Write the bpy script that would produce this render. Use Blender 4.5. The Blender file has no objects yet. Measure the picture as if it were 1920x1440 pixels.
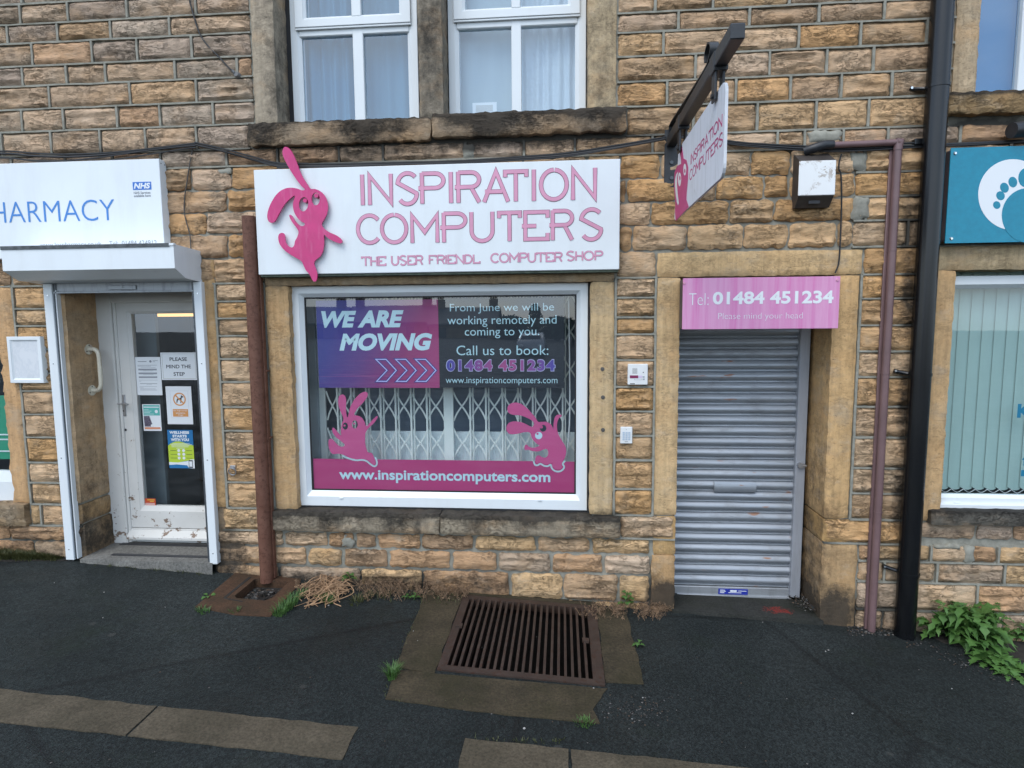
import bpy, bmesh, math, random
import numpy as np
from mathutils import Vector, Matrix, noise
from mathutils.geometry import tessellate_polygon

# ------------------------------------------------------------------ camera
S = bpy.context.scene
C = S.collection
R = math.radians
FPX, PITCH, YAW, ROLL = 1120.0, -0.09968, 0.08383, 0.00761
CAM_D, CAM_H = 4.35, 2.1
cam_rot = (Matrix.Rotation(YAW, 3, 'Z') @ Matrix.Rotation(PITCH, 3, 'X') @ Matrix.Rotation(ROLL, 3, 'Y'))
cd = bpy.data.cameras.new('camera')
cam = bpy.data.objects.new('camera', cd)
C.objects.link(cam)
cd.sensor_width = 36.0
cd.lens = 36.0 * FPX / 1920.0
cd.clip_start, cd.clip_end = 0.05, 1000
_m = Matrix.Identity(4)
_r, _f, _u = cam_rot.col[0], cam_rot.col[1], cam_rot.col[2]
for i in range(3):
    _m[i][0], _m[i][1], _m[i][2] = _r[i], _u[i], -_f[i]
_m[0][3], _m[1][3], _m[2][3] = 0, -CAM_D, CAM_H
cam.matrix_world = _m
S.camera = cam
CAM_POS = Vector((0, -CAM_D, CAM_H))

# ------------------------------------------------------------------ world, sun, exposure
SUN_EL, SUN_AZ = 52.0, 205.0            # degrees; direction towards the sun, azimuth from +Y clockwise
SKY_STRENGTH, SUN_STRENGTH, SUN_ANGLE, EXPOSURE = 0.14, 0.9, 36.0, 0.88
wd = bpy.data.worlds.new('World')
S.world = wd
wd.use_nodes = True
wn, wl = wd.node_tree.nodes, wd.node_tree.links
wn.clear()
w_out = wn.new('ShaderNodeOutputWorld')
w_bg = wn.new('ShaderNodeBackground')
w_sky = wn.new('ShaderNodeTexSky')
w_sky.sky_type = 'NISHITA'
w_sky.sun_disc = False
w_sky.sun_elevation = R(SUN_EL)
w_sky.sun_rotation = R(SUN_AZ)
w_tc = wn.new('ShaderNodeTexCoord')
w_mp = wn.new('ShaderNodeMapping')
w_mp.inputs['Scale'].default_value = (1.6, 1.6, 3.4)
w_mp.inputs['Location'].default_value = (3.1, 1.7, 0.4)
w_nz = wn.new('ShaderNodeTexNoise')
w_nz.inputs['Scale'].default_value = 1.5
w_nz.inputs['Detail'].default_value = 7
w_nz.inputs['Roughness'].default_value = 0.55
w_rp = wn.new('ShaderNodeValToRGB')
w_rp.color_ramp.elements[0].position = 0.40
w_rp.color_ramp.elements[1].position = 0.62
w_rp.color_ramp.elements[0].color = (0.16, 0.16, 0.16, 1)
w_rp.color_ramp.elements[1].color = (0.9, 0.9, 0.9, 1)
w_mx = wn.new('ShaderNodeMixRGB')
w_mx.inputs['Color2'].default_value = (5.7, 6.7, 8.0, 1)
wl.new(w_tc.outputs['Generated'], w_mp.inputs['Vector'])
wl.new(w_mp.outputs['Vector'], w_nz.inputs['Vector'])
wl.new(w_nz.outputs['Fac'], w_rp.inputs['Fac'])
wl.new(w_rp.outputs['Color'], w_mx.inputs['Fac'])
wl.new(w_sky.outputs['Color'], w_mx.inputs['Color1'])
wl.new(w_mx.outputs['Color'], w_bg.inputs['Color'])
w_bg.inputs['Strength'].default_value = SKY_STRENGTH
wl.new(w_bg.outputs['Background'], w_out.inputs['Surface'])

sl = bpy.data.lights.new('sun', 'SUN')
sl.energy = SUN_STRENGTH
sl.angle = R(SUN_ANGLE)
sl.color = (1.0, 0.97, 0.93)
sun = bpy.data.objects.new('sun', sl)
C.objects.link(sun)
_az = R(SUN_AZ)
_dir = Vector((math.sin(_az) * math.cos(R(SUN_EL)), math.cos(_az) * math.cos(R(SUN_EL)), math.sin(R(SUN_EL))))
sun.rotation_euler = _dir.to_track_quat('Z', 'Y').to_euler()
sun.location = (0, -10, 12)

S.view_settings.view_transform = 'Standard'
S.view_settings.look = 'None'
S.view_settings.exposure = EXPOSURE
S.view_settings.gamma = 1.0
S.cycles.max_bounces = 6
S.cycles.transparent_max_bounces = 12
S.cycles.use_denoising = True

# ------------------------------------------------------------------ survey helpers: photo pixel -> point on a real plane
def ray(x, y):
    return cam_rot @ Vector(((x - 960) / FPX, 1.0, -(y - 720) / FPX))

def W(x, y, d=0.0):
    """point of the vertical plane Y = d (x, z)"""
    r = ray(x, y)
    p = CAM_POS + r * ((d + CAM_D) / r.y)
    return p.x, p.z

def WX(x, y, d=0.0): return W(x, y, d)[0]
def WZ(x, y, d=0.0): return W(x, y, d)[1]

GA, GB = 0.012, -0.058
def gz(x):
    return GA + GB * max(-9.0, min(9.0, x))

def G(x, y, h=0.0):
    r = ray(x, y)
    t = (GA + h + GB * CAM_POS.x - CAM_POS.z) / (r.z - GB * r.x)
    return CAM_POS + r * t

def PX(x, y, X0):
    """point of the plane X = X0 -> (distance out of the wall, z)"""
    r = ray(x, y)
    p = CAM_POS + r * ((X0 - CAM_POS.x) / r.x)
    return -p.y, p.z

def rect(tlx, tly, brx, bry, d=0.0):
    a, b = W(tlx, tly, d), W(brx, bry, d)
    return a[0], b[0], b[1], a[1]        # x0, x1, z0, z1

rnd = random.Random(7)

# ------------------------------------------------------------------ mesh builder
class MB:
    def __init__(s):
        s.v, s.f, s.m, s.t, s.k = [], [], [], [], []
        s.tint, s.soot, s.mi = (1, 1, 1), 0.0, 0
    def add(s, vs, fs, tint=None, soot=None):
        b = len(s.v)
        s.v += [tuple(p) for p in vs]
        s.t += [tint or s.tint] * len(vs)
        if soot is None: s.k += [s.soot] * len(vs)
        else: s.k += soot
        s.f += [tuple(b + i for i in q) for q in fs]
        s.m += [s.mi] * len(fs)
    def box(s, x0, x1, y0, y1, z0, z1, bev=0.002):
        if x0 > x1: x0, x1 = x1, x0
        if y0 > y1: y0, y1 = y1, y0
        if z0 > z1: z0, z1 = z1, z0
        bev = min(bev, (x1 - x0) * .3, (y1 - y0) * .3, (z1 - z0) * .3)
        lo, hi = (x0, y0, z0), (x1, y1, z1)
        idx, vs = {}, []
        for c in range(8):
            sg = [(c >> i) & 1 for i in range(3)]
            for k in range(3):
                p = []
                for i in range(3):
                    e = hi[i] if sg[i] else lo[i]
                    if i != k: e += -bev if sg[i] else bev
                    p.append(e)
                idx[(c, k)] = len(vs); vs.append(p)
        fs = []
        for k in range(3):
            i, j = [a for a in range(3) if a != k]
            for sgn in (0, 1):
                base = sgn << k
                cs = [base, base | (1 << i), base | (1 << i) | (1 << j), base | (1 << j)]
                fs.append([idx[(c, k)] for c in cs])
            for si in (0, 1):
                for sj in (0, 1):
                    c0 = (si << i) | (sj << j); c1 = c0 | (1 << k)
                    fs.append([idx[(c0, i)], idx[(c0, j)], idx[(c1, j)], idx[(c1, i)]])
        for c in range(8):
            fs.append([idx[(c, 0)], idx[(c, 1)], idx[(c, 2)]])
        s.add(vs, fs)
    def prism(s, loops, mp, w0, w1):
        """polygon (outer + holes, 2D) extruded; mp(u,v,w)->xyz; w1 is the front"""
        flat = [p for l in loops for p in l]
        tris = tessellate_polygon([[Vector((p[0], p[1], 0)) for p in l] for l in loops])
        n = len(flat)
        vs = [mp(p[0], p[1], w1) for p in flat] + [mp(p[0], p[1], w0) for p in flat]
        fs = [tuple(t) for t in tris] + [tuple(n + i for i in reversed(t)) for t in tris]
        b = 0
        vs2 = [mp(p[0], p[1], w1) for p in flat] + [mp(p[0], p[1], w0) for p in flat]
        s.add(vs, fs)
        qs = []
        for l in loops:
            m = len(l)
            for i in range(m):
                a, c = b + i, b + (i + 1) % m
                qs.append((a, c, n + c, n + a))
            b += m
        s.add(vs2, qs)
    def tube(s, pts, r, n=8, caps=True):
        pts = [Vector(p) for p in pts]
        rs = r if isinstance(r, (list, tuple)) else [r] * len(pts)
        rings = []
        up = None
        for i, p in enumerate(pts):
            a = pts[max(0, i - 1)]; b = pts[min(len(pts) - 1, i + 1)]
            t = (b - a)
            if t.length < 1e-9: t = Vector((0, 0, 1))
            t.normalize()
            if up is None:
                up = Vector((0, 0, 1)) if abs(t.z) < .9 else Vector((1, 0, 0))
            n1 = (up - t * up.dot(t))
            if n1.length < 1e-6: n1 = t.orthogonal()
            n1.normalize(); up = n1
            n2 = t.cross(n1)
            rings.append([p + (n1 * math.cos(q * 2 * math.pi / n) + n2 * math.sin(q * 2 * math.pi / n)) * rs[i] for q in range(n)])
        vs = [p for rg in rings for p in rg]
        fs = []
        for i in range(len(rings) - 1):
            for q in range(n):
                a, b = i * n + q, i * n + (q + 1) % n
                fs.append((a, b, b + n, a + n))
        if caps:
            fs.append(tuple(range(n - 1, -1, -1)))
            fs.append(tuple(range((len(rings) - 1) * n, len(rings) * n)))
        s.add(vs, fs)
    def cyl(s, c, axis, r, h, n=20, r2=None):
        c = Vector(c); a = Vector(axis).normalized()
        s.tube([c, c + a * h], [r, r if r2 is None else r2], n)
    def ribbon(s, pts, w, mp, d0, d1, closed=False):
        """flat stroke of width w along a 2D polyline with mitred corners"""
        n = len(pts)
        L, Rr = [], []
        for i, p in enumerate(pts):
            p = Vector(p[:2])
            if closed:
                a, b = Vector(pts[i - 1][:2]), Vector(pts[(i + 1) % n][:2])
            else:
                a = Vector(pts[i - 1][:2]) if i > 0 else None
                b = Vector(pts[i + 1][:2]) if i < n - 1 else None
            d0_ = (p - a).normalized() if a is not None else (b - p).normalized()
            d1_ = (b - p).normalized() if b is not None else d0_
            n0 = Vector((-d0_.y, d0_.x)); n1 = Vector((-d1_.y, d1_.x))
            m = n0 + n1
            if m.length < .2: m = n0.copy()
            m.normalize()
            k = max(m.dot(n0), .42)
            L.append(p + m * (w / 2 / k)); Rr.append(p - m * (w / 2 / k))
        vs = []
        for dd in (d1, d0):
            for i in range(n):
                vs.append(mp(L[i].x, L[i].y, dd)); vs.append(mp(Rr[i].x, Rr[i].y, dd))
        fs = []
        o = 2 * n
        rng = range(n) if closed else range(n - 1)
        for i in rng:
            j = (i + 1) % n
            a, b, c, d = 2 * i, 2 * i + 1, 2 * j + 1, 2 * j
            fs += [(a, b, c, d), (o + a, o + d, o + c, o + b), (a, d, o + d, o + a), (b, o + b, o + c, c)]
        if not closed:
            fs += [(0, o, o + 1, 1), (2 * n - 2, 2 * n - 1, o + 2 * n - 1, o + 2 * n - 2)]
        s.add(vs, fs)
    def rock(s, x0, x1, z0, z1, yf, yb, amp=.008, res=.02, edge=.014, drop=.012, rag=.004, rr=.014, seed=0.0, tint=(1, 1, 1), soot=None, layer=2.6, ledge=.0):
        nx = max(3, int((x1 - x0) / res) + 1); nz = max(3, int((z1 - z0) / res) + 1)
        vs, sk = [], []
        for j in range(nz + 1):
            for i in range(nx + 1):
                x = x0 + (x1 - x0) * i / nx; z = z0 + (z1 - z0) * j / nz
                du, dz = min(x - x0, x1 - x), min(z - z0, z1 - z)
                e = min(1, min(du, dz) / edge); e = e * e * (3 - 2 * e)
                nn = noise.noise((x * 7, seed, z * 7 * layer)) + .55 * noise.noise((x * 19, seed + 5, z * 19 * layer)) + .3 * noise.noise((x * 45, seed + 9, z * 45 * 1.6))
                led = noise.noise((x * 3.3 + .35 * noise.noise((x * 9, seed, z * 9)), seed + 3, z * 24 * min(1, layer / 2)))
                led2 = noise.noise((x * 8, seed + 13, z * 52 * min(1, layer / 2)))
                nn += ledge * ((.75 if led > .06 else -.2) + (.35 if led2 > .12 else 0) + .5 * led)
                y = yf - amp * nn * (.25 + .75 * e) + drop * (1 - e)
                g = 1 - min(1, min(du, dz) / .03)
                xr = x + rag * g * 1.6 * noise.noise((x * 21 + 3, seed + 2, z * 21))
                zr = z + rag * g * 1.6 * noise.noise((x * 21, seed + 7, z * 21 + 11))
                if du < rr and dz < rr:
                    a, b = rr - du, rr - dz
                    q = math.hypot(a, b)
                    if q > rr:
                        k = rr / q
                        xr += (a - a * k) * (1 if x - x0 < x1 - x else -1)
                        zr += (b - b * k) * (1 if z - z0 < z1 - z else -1)
                vs.append((xr, y, zr))
                sk.append(soot(x, z) if soot else s.soot)
        w = nx + 1
        fs = [(j * w + i, j * w + i + 1, (j + 1) * w + i + 1, (j + 1) * w + i) for j in range(nz) for i in range(nx)]
        ring = [i for i in range(w)] + [j * w + nx for j in range(1, nz + 1)] + [nz * w + i for i in range(nx - 1, -1, -1)] + [j * w for j in range(nz - 1, 0, -1)]
        b = len(vs)
        for q in ring:
            p = vs[q]; vs.append((p[0], yb, p[2])); sk.append(sk[q])
        m = len(ring)
        for q in range(m):
            fs.append((ring[(q + 1) % m], ring[q], b + q, b + (q + 1) % m))
        s.add(vs, fs, tint, sk)
    def frame(s, o, i, yf, yb, bev=.02, lip=.35):
        """mitred window frame: o / i = (x0,x1,z0,z1) outer and inner; bevelled towards the glass"""
        mid = tuple(o[k] + (i[k] - o[k]) * (1 - lip) for k in range(4))
        rings = [(o, yb), (o, yf + .003), (tuple(o[k] + (.003 if k in (0, 2) else -.003) for k in range(4)), yf), (mid, yf), (mid, yf + .002), (i, yf + bev), (i, yb)]
        vs = []
        for (r, y) in rings:
            x0, x1, z0, z1 = r
            vs += [(x0, y, z0), (x1, y, z0), (x1, y, z1), (x0, y, z1)]
        fs = []
        for k in range(len(rings) - 1):
            for q in range(4):
                a, b = k * 4 + q, k * 4 + (q + 1) % 4
                fs.append((a, b, b + 4, a + 4))
        s.add(vs, fs)
    def build(s, name, mats, parent=None, smooth=False, recentre=False, angle=40):
        me = bpy.data.meshes.new(name)
        me.from_pydata(s.v, [], s.f)
        if not isinstance(mats, (list, tuple)): mats = [mats]
        for m in mats: me.materials.append(m)
        if len(mats) > 1: me.polygons.foreach_set('material_index', s.m)
        if len(set(s.t)) > 1 or s.t[:1] != [(1, 1, 1)]:
            at = me.attributes.new('tint', 'FLOAT_COLOR', 'POINT')
            at.data.foreach_set('color', [c for t in s.t for c in (t[0], t[1], t[2], 1.0)])
        if any(s.k):
            at = me.attributes.new('soot', 'FLOAT', 'POINT')
            at.data.foreach_set('value', s.k)
        bm = bmesh.new(); bm.from_mesh(me)
        bmesh.ops.recalc_face_normals(bm, faces=bm.faces)
        bm.to_mesh(me); bm.free()
        if smooth:
            me.polygons.foreach_set('use_smooth', [True] * len(me.polygons))
            me.set_sharp_from_angle(angle=R(angle))
        o = bpy.data.objects.new(name, me)
        C.objects.link(o)
        if parent is not None:
            o.parent = parent
            if parent.type == 'EMPTY': o.location = -parent.location
        elif recentre:
            xs = [p[0] for p in s.v]; ys = [p[1] for p in s.v]; zs = [p[2] for p in s.v]
            c = Vector(((min(xs) + max(xs)) / 2, (min(ys) + max(ys)) / 2, min(zs)))
            me.transform(Matrix.Translation(-c)); o.location = c
        return o

def thing(name, label, cat, loc=(0, 0, 0), group=None):
    o = bpy.data.objects.new(name, None)
    C.objects.link(o)
    o.location = loc
    o.empty_display_size = .1
    o['label'] = label; o['category'] = cat
    if group: o['group'] = group
    return o

def tag(o, label, cat, group=None):
    o['label'] = label; o['category'] = cat
    if group: o['group'] = group
    return o

def kind(o, k='structure'):
    o['kind'] = k
    return o

def wallmap(d):
    return lambda u, v, w: (u, d - w, v)

def smooth_loop(pts, n=4):
    out = []
    m = len(pts)
    for i in range(m):
        p0, p1, p2, p3 = [Vector(pts[(i + k) % m][:2]) for k in (-1, 0, 1, 2)]
        for q in range(n):
            t = q / n
            out.append(.5 * ((2 * p1) + (p2 - p0) * t + (2 * p0 - 5 * p1 + 4 * p2 - p3) * t * t + (3 * p1 - p0 - 3 * p2 + p3) * t ** 3))
    return [(p.x, p.y) for p in out]

def spline(pts, n=6):
    P = [Vector(p) for p in pts]
    P = [P[0] * 2 - P[1]] + P + [P[-1] * 2 - P[-2]]
    out = []
    for i in range(1, len(P) - 2):
        p0, p1, p2, p3 = P[i - 1:i + 3]
        for q in range(n):
            t = q / n
            out.append(.5 * ((2 * p1) + (p2 - p0) * t + (2 * p0 - 5 * p1 + 4 * p2 - p3) * t * t + (3 * p1 - p0 - 3 * p2 + p3) * t ** 3))
    out.append(P[-2])
    return out

def ellipse(cx, cy, rx, ry, n=28, rot=0.0):
    c, s_ = math.cos(rot), math.sin(rot)
    return [(cx + rx * math.cos(a) * c - ry * math.sin(a) * s_, cy + rx * math.cos(a) * s_ + ry * math.sin(a) * c)
            for a in [2 * math.pi * k / n for k in range(n)]]

# ------------------------------------------------------------------ materials
class NT:
    def __init__(s, name):
        s.m = bpy.data.materials.new(name); s.m.use_nodes = True
        s.n, s.l = s.m.node_tree.nodes, s.m.node_tree.links
        s.b = s.n['Principled BSDF']; s.out = s.n['Material Output']
        s.tc = s.n.new('ShaderNodeTexCoord')
    def set(s, **k):
        for a, v in k.items():
            i = s.b.inputs[{'rough': 'Roughness', 'metal': 'Metallic', 'col': 'Base Color', 'spec': 'Specular IOR Level'}[a]]
            if hasattr(v, 'is_output') or isinstance(v, bpy.types.NodeSocket): s.l.new(v, i)
            else: i.default_value = (*v, 1) if a == 'col' else v
    def map(s, scale=(1, 1, 1), src='Object', loc=(0, 0, 0)):
        mp = s.n.new('ShaderNodeMapping'); mp.inputs['Scale'].default_value = scale; mp.inputs['Location'].default_value = loc
        s.l.new(s.tc.outputs[src], mp.inputs['Vector']); return mp.outputs[0]
    def noise(s, vec, scale, detail=4, rough=.55, dist=0):
        t = s.n.new('ShaderNodeTexNoise'); s.l.new(vec, t.inputs['Vector'])
        t.inputs['Scale'].default_value = scale; t.inputs['Detail'].default_value = detail
        t.inputs['Roughness'].default_value = rough; t.inputs['Distortion'].default_value = dist
        return t.outputs['Fac']
    def voro(s, vec, scale, feat='F1', out='Distance'):
        t = s.n.new('ShaderNodeTexVoronoi'); t.feature = feat; s.l.new(vec, t.inputs['Vector']); t.inputs['Scale'].default_value = scale
        return t.outputs[out]
    def ramp(s, fac, stops):
        r = s.n.new('ShaderNodeValToRGB'); e = r.color_ramp.elements
        while len(e) < len(stops): e.new(.5)
        for q, (p, c) in zip(e, stops):
            q.position = p; q.color = (c, c, c, 1) if not isinstance(c, tuple) else (*c, 1)
        s.l.new(fac, r.inputs['Fac']); return r.outputs['Color']
    def mix(s, fac, a, b, mode='MIX'):
        x = s.n.new('ShaderNodeMixRGB'); x.blend_type = mode
        for k, v in (('Fac', fac), ('Color1', a), ('Color2', b)):
            i = x.inputs[k]
            if isinstance(v, bpy.types.NodeSocket): s.l.new(v, i)
            elif isinstance(v, tuple): i.default_value = (*v, 1)
            else: i.default_value = v if k == 'Fac' else (v, v, v, 1)
        return x.outputs[0]
    def math(s, op, a, b=0.0):
        x = s.n.new('ShaderNodeMath'); x.operation = op
        for k, v in enumerate((a, b)):
            if isinstance(v, bpy.types.NodeSocket): s.l.new(v, x.inputs[k])
            else: x.inputs[k].default_value = v
        return x.outputs[0]
    def attr(s, name, out='Color'):
        a = s.n.new('ShaderNodeAttribute'); a.attribute_name = name; return a.outputs[out]
    def bump(s, h, strength=.4, dist=.01):
        b = s.n.new('ShaderNodeBump'); b.inputs['Strength'].default_value = strength; b.inputs['Distance'].default_value = dist
        s.l.new(h, b.inputs['Height'])
        s.l.new(b.outputs[0], s.b.inputs['Normal'])
        return b

def plain(name, col, rough=.5, metal=0, spec=.5, var=.0, scale=6, bump=0, bscale=60, stretch=(1, 1, 1), dirt=None):
    t = NT(name)
    c = col
    vec = t.map(stretch)
    if var:
        n = t.noise(vec, scale, 6, .6)
        lo = tuple(max(0, q * (1 - var)) for q in col); hi = tuple(min(1, q * (1 + var)) for q in col)
        c = t.ramp(n, [(.3, lo), (.7, hi)])
    if dirt:
        dcol, amount, dsc = dirt
        n = t.noise(t.map((2.2, 2.2, .35)), dsc, 7, .65)
        c = t.mix(t.math('MULTIPLY', t.ramp(n, [(.5, 0), (.75, 1)]), amount), c, dcol)
    t.set(col=c, rough=rough, metal=metal, spec=spec)
    if bump: t.bump(t.noise(t.map(stretch), bscale, 4), bump, .004)
    return t.m

def stone_material(name, layer=2.6, bumpy=.9, tool=False):
    t = NT(name)
    v = t.map((1, 1, layer))
    tint = t.attr('tint')
    n1 = t.noise(v, 6, 8, .68, .4)
    c = t.mix(1, tint, t.ramp(n1, [(.28, .78), (.5, 1.0), (.74, 1.14)]), 'MULTIPLY')
    n2 = t.noise(t.map((1, 1, layer * 1.5)), 24, 8, .74, .3)
    c = t.mix(1, c, t.ramp(n2, [(.30, .74), (.50, 1.0), (.78, 1.13)]), 'MULTIPLY')
    if tool:
        gr = t.noise(t.map((16, 16, .7)), 1.6, 6, .65)
        c = t.mix(1, c, t.ramp(gr, [(.3, .80), (.5, 1), (.72, 1.14)]), 'MULTIPLY')
    warm = t.noise(t.map((1, 1, 1.5)), 3.1, 5, .6)
    c = t.mix(t.ramp(warm, [(.50, 0), (.72, .40)]), c, (.62, .35, .15))
    grey = t.noise(t.map((1, 1, 1.4), loc=(4, 0, 9)), 2.6, 8, .68)
    c = t.mix(t.ramp(grey, [(.52, 0), (.70, .50)]), c, (.35, .305, .235))
    pale = t.noise(t.map((1, 1, 1.9), loc=(9, 0, 4)), 5.2, 7, .7)
    c = t.mix(t.ramp(pale, [(.56, 0), (.72, .45)]), c, (.58, .475, .36))
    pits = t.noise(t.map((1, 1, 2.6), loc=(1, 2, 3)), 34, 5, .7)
    c = t.mix(t.ramp(pits, [(.30, .62), (.39, 0)]), c, (.055, .045, .032))  # pit dirt, darkened in the colour to stand in for crevice shade
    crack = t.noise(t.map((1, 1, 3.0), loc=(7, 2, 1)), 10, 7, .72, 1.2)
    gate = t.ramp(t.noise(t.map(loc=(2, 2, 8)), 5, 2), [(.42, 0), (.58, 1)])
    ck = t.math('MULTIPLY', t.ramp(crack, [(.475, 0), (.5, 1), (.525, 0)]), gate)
    c = t.mix(t.math('MULTIPLY', ck, .42 if not tool else .28), c, (.06, .046, .03))  # cracks darkened in the colour too, so weak relief reads as shaded
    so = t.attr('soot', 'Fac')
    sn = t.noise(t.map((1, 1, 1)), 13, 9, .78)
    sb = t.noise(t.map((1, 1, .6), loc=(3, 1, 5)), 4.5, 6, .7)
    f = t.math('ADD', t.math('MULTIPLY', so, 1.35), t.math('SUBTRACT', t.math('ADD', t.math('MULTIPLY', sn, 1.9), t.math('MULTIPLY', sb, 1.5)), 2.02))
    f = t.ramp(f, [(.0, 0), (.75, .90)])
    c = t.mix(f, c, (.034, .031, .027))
    t.set(col=c, rough=.9, spec=.2)
    h = t.math('ADD', t.math('MULTIPLY', n1, .6), t.math('MULTIPLY', n2, .7))
    h = t.math('ADD', h, t.math('MULTIPLY', pits, .4))
    h = t.math('SUBTRACT', h, t.math('MULTIPLY', ck, .5))
    if tool:
        h = t.math('ADD', h, t.math('MULTIPLY', t.noise(t.map((9, 9, .7)), 9, 3), .3))
    t.bump(h, bumpy, .020)
    return t.m

M = {}
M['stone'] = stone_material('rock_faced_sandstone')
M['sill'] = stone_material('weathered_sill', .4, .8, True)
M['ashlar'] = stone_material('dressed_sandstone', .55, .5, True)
def mortar_material():
    t = NT('grey_mortar')
    n = t.noise(t.map(), 14, 8, .7); n2 = t.noise(t.map(), 90, 3)
    c = t.ramp(n, [(.28, (.17, .165, .135)), (.52, (.28, .272, .228)), (.75, (.37, .36, .305))])
    so = t.attr('soot', 'Fac')
    f = t.ramp(t.math('ADD', t.math('MULTIPLY', so, 1.5), t.math('SUBTRACT', n, .75)), [(0, 0), (.5, .9)])
    c = t.mix(f, c, (.03, .028, .025))
    t.set(col=c, rough=.95, spec=.2)
    t.bump(t.math('ADD', n, t.math('MULTIPLY', n2, .5)), .5, .006)
    return t.m
M['mortar'] = mortar_material()

def asphalt_material():
    t = NT('wet_dark_asphalt')
    v = t.map()
    big = t.noise(v, .9, 6, .6)
    c = t.ramp(big, [(.3, (.0105, .0134, .0128)), (.5, (.0165, .0206, .0198)), (.72, (.027, .0318, .0306))])
    agg = t.voro(v, 120, 'F1', 'Color')
    bw = t.n.new('ShaderNodeRGBToBW'); t.l.new(agg, bw.inputs[0])
    c = t.mix(1, c, t.ramp(bw.outputs[0], [(.1, .5), (.5, 1), (.95, 1.9)]), 'MULTIPLY')
    pt = t.voro(t.map((.35, .55, 1), loc=(.3, .8, 0)), 1.0, 'F1', 'Color')
    pw = t.n.new('ShaderNodeRGBToBW'); t.l.new(pt, pw.inputs[0])
    c = t.mix(1, c, t.ramp(pw.outputs[0], [(.2, .86), (.8, 1.16)]), 'MULTIPLY')
    sm = t.voro(t.map((.35, .55, 1), loc=(.3, .8, 0)), 1.0, 'DISTANCE_TO_EDGE')
    c = t.mix(t.ramp(sm, [(.0, .55), (.012, 0)]), c, (.006, .006, .006))
    gum = t.voro(t.map(loc=(5, 2, 0)), 2.3)
    c = t.mix(t.ramp(gum, [(.045, .5), (.06, 0)]), c, (.055, .055, .05))
    sp = t.voro(t.map(loc=(3, 1, 0)), 46)
    c = t.mix(t.ramp(sp, [(.05, .6), (.09, 0)]), c, (.10, .10, .095))
    moss = t.noise(t.map(loc=(8, 3, 0)), 1.7, 7, .7)
    c = t.mix(t.ramp(moss, [(.58, 0), (.78, .5)]), c, (.013, .021, .010))
    brown = t.noise(t.map(loc=(1, 9, 0)), 2.6, 6, .7)
    c = t.mix(t.ramp(brown, [(.6, 0), (.8, .5)]), c, (.020, .017, .013))
    t.set(col=c, spec=.22, rough=t.ramp(t.noise(v, 2.2, 5), [(.35, .48), (.62, .85)]))
    h = t.math('ADD', t.math('MULTIPLY', t.voro(v, 120), .8), t.math('MULTIPLY', t.noise(v, 60, 4), .8))
    t.bump(h, .55, .006)
    return t.m
M['asphalt'] = asphalt_material()

def slab_material(name, a, b, moss=(.03, .028, .012), mossy=.5):
    t = NT(name)
    v = t.map()
    n = t.noise(v, 5, 8, .7); n2 = t.noise(v, 70, 4, .6)
    c = t.ramp(n, [(.3, a), (.7, b)])
    c = t.mix(1, c, t.ramp(n2, [(.3, .6), (.5, 1), (.75, 1.45)]), 'MULTIPLY')
    m_ = t.noise(t.map(loc=(2, 7, 1)), 3.3, 7, .7)
    c = t.mix(t.math('MULTIPLY', t.ramp(m_, [(.42, 0), (.66, 1)]), mossy), c, moss)
    so = t.attr('soot', 'Fac')
    f = t.math('ADD', so, t.math('ADD', t.math('MULTIPLY', n2, 1.7), t.math('MULTIPLY', t.noise(t.map(), 18, 5, .7), 1.6)))
    f = t.math('MULTIPLY', t.ramp(t.math('SUBTRACT', f, 1.72), [(.22, 0), (.75, .8)]), t.ramp(so, [(0, 0), (.25, 1)]))
    red = t.attr('tint')
    c = t.mix(f, c, red)
    t.set(col=c, rough=.85, spec=.3)
    t.bump(t.math('ADD', n2, t.math('MULTIPLY', n, .6)), .5, .006)
    return t.m
M['slab'] = slab_material('damp_mossy_stone_slab', (.028, .0225, .0130), (.064, .049, .028), (.022, .0205, .007), .6)
M['kerb'] = slab_material('tan_gritstone', (.060, .048, .031), (.098, .079, .053), (.035, .031, .018), .4)
M['step'] = slab_material('dark_stone_step', (.022, .0225, .0205), (.038, .038, .033), (.018, .022, .011), .5)
M['greystep'] = slab_material('grey_concrete_step', (.12, .116, .105), (.20, .193, .174), (.075, .075, .064), .3)
M['rustslab'] = slab_material('rust_stained_stone', (.050, .027, .015), (.095, .048, .026), (.030, .024, .013), .6)

M['white'] = plain('white_sign_panel', (.72, .765, .785), .36, var=.03, scale=2, dirt=((.5, .5, .48), .22, 3))
M['pvc'] = plain('white_pvc', (.71, .75, .765), .3, var=.02, scale=3, dirt=((.55, .55, .52), .15, 4))
M['paint'] = None
def peeling_paint():
    t = NT('peeling_white_paint')
    n = t.noise(t.map((.8, .8, 1.1)), 12, 9, .72)
    n2 = t.noise(t.map(), 3, 4)
    c = t.mix(t.ramp(n2, [(.4, 0), (.7, .5)]), (.64, .635, .605), (.52, .51, .47))
    f = t.ramp(n, [(.735, 0), (.75, 1)])
    so = t.attr('soot', 'Fac')
    f2 = t.ramp(t.math('ADD', t.math('MULTIPLY', so, .30), n), [(.855, 0), (.87, 1)])
    c = t.mix(f, c, (.27, .19, .14))
    c = t.mix(f2, c, (.20, .14, .10))
    t.set(col=c, rough=.55)
    t.bump(t.math('MULTIPLY', f, -1.0), .4, .004)
    return t.m
M['paint'] = peeling_paint()
M['offwhite_metal'] = plain('chipped_cream_metal', (.66, .62, .50), .35, var=.1, scale=30, dirt=((.25, .11, .05), .8, 14))
M['pale_pink'] = plain('pale_pink_vinyl', (.64, .29, .42), .42, var=.08, scale=7)
M['pink_edge'] = plain('grimy_letter_edge', (.20, .085, .12), .6)
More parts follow.
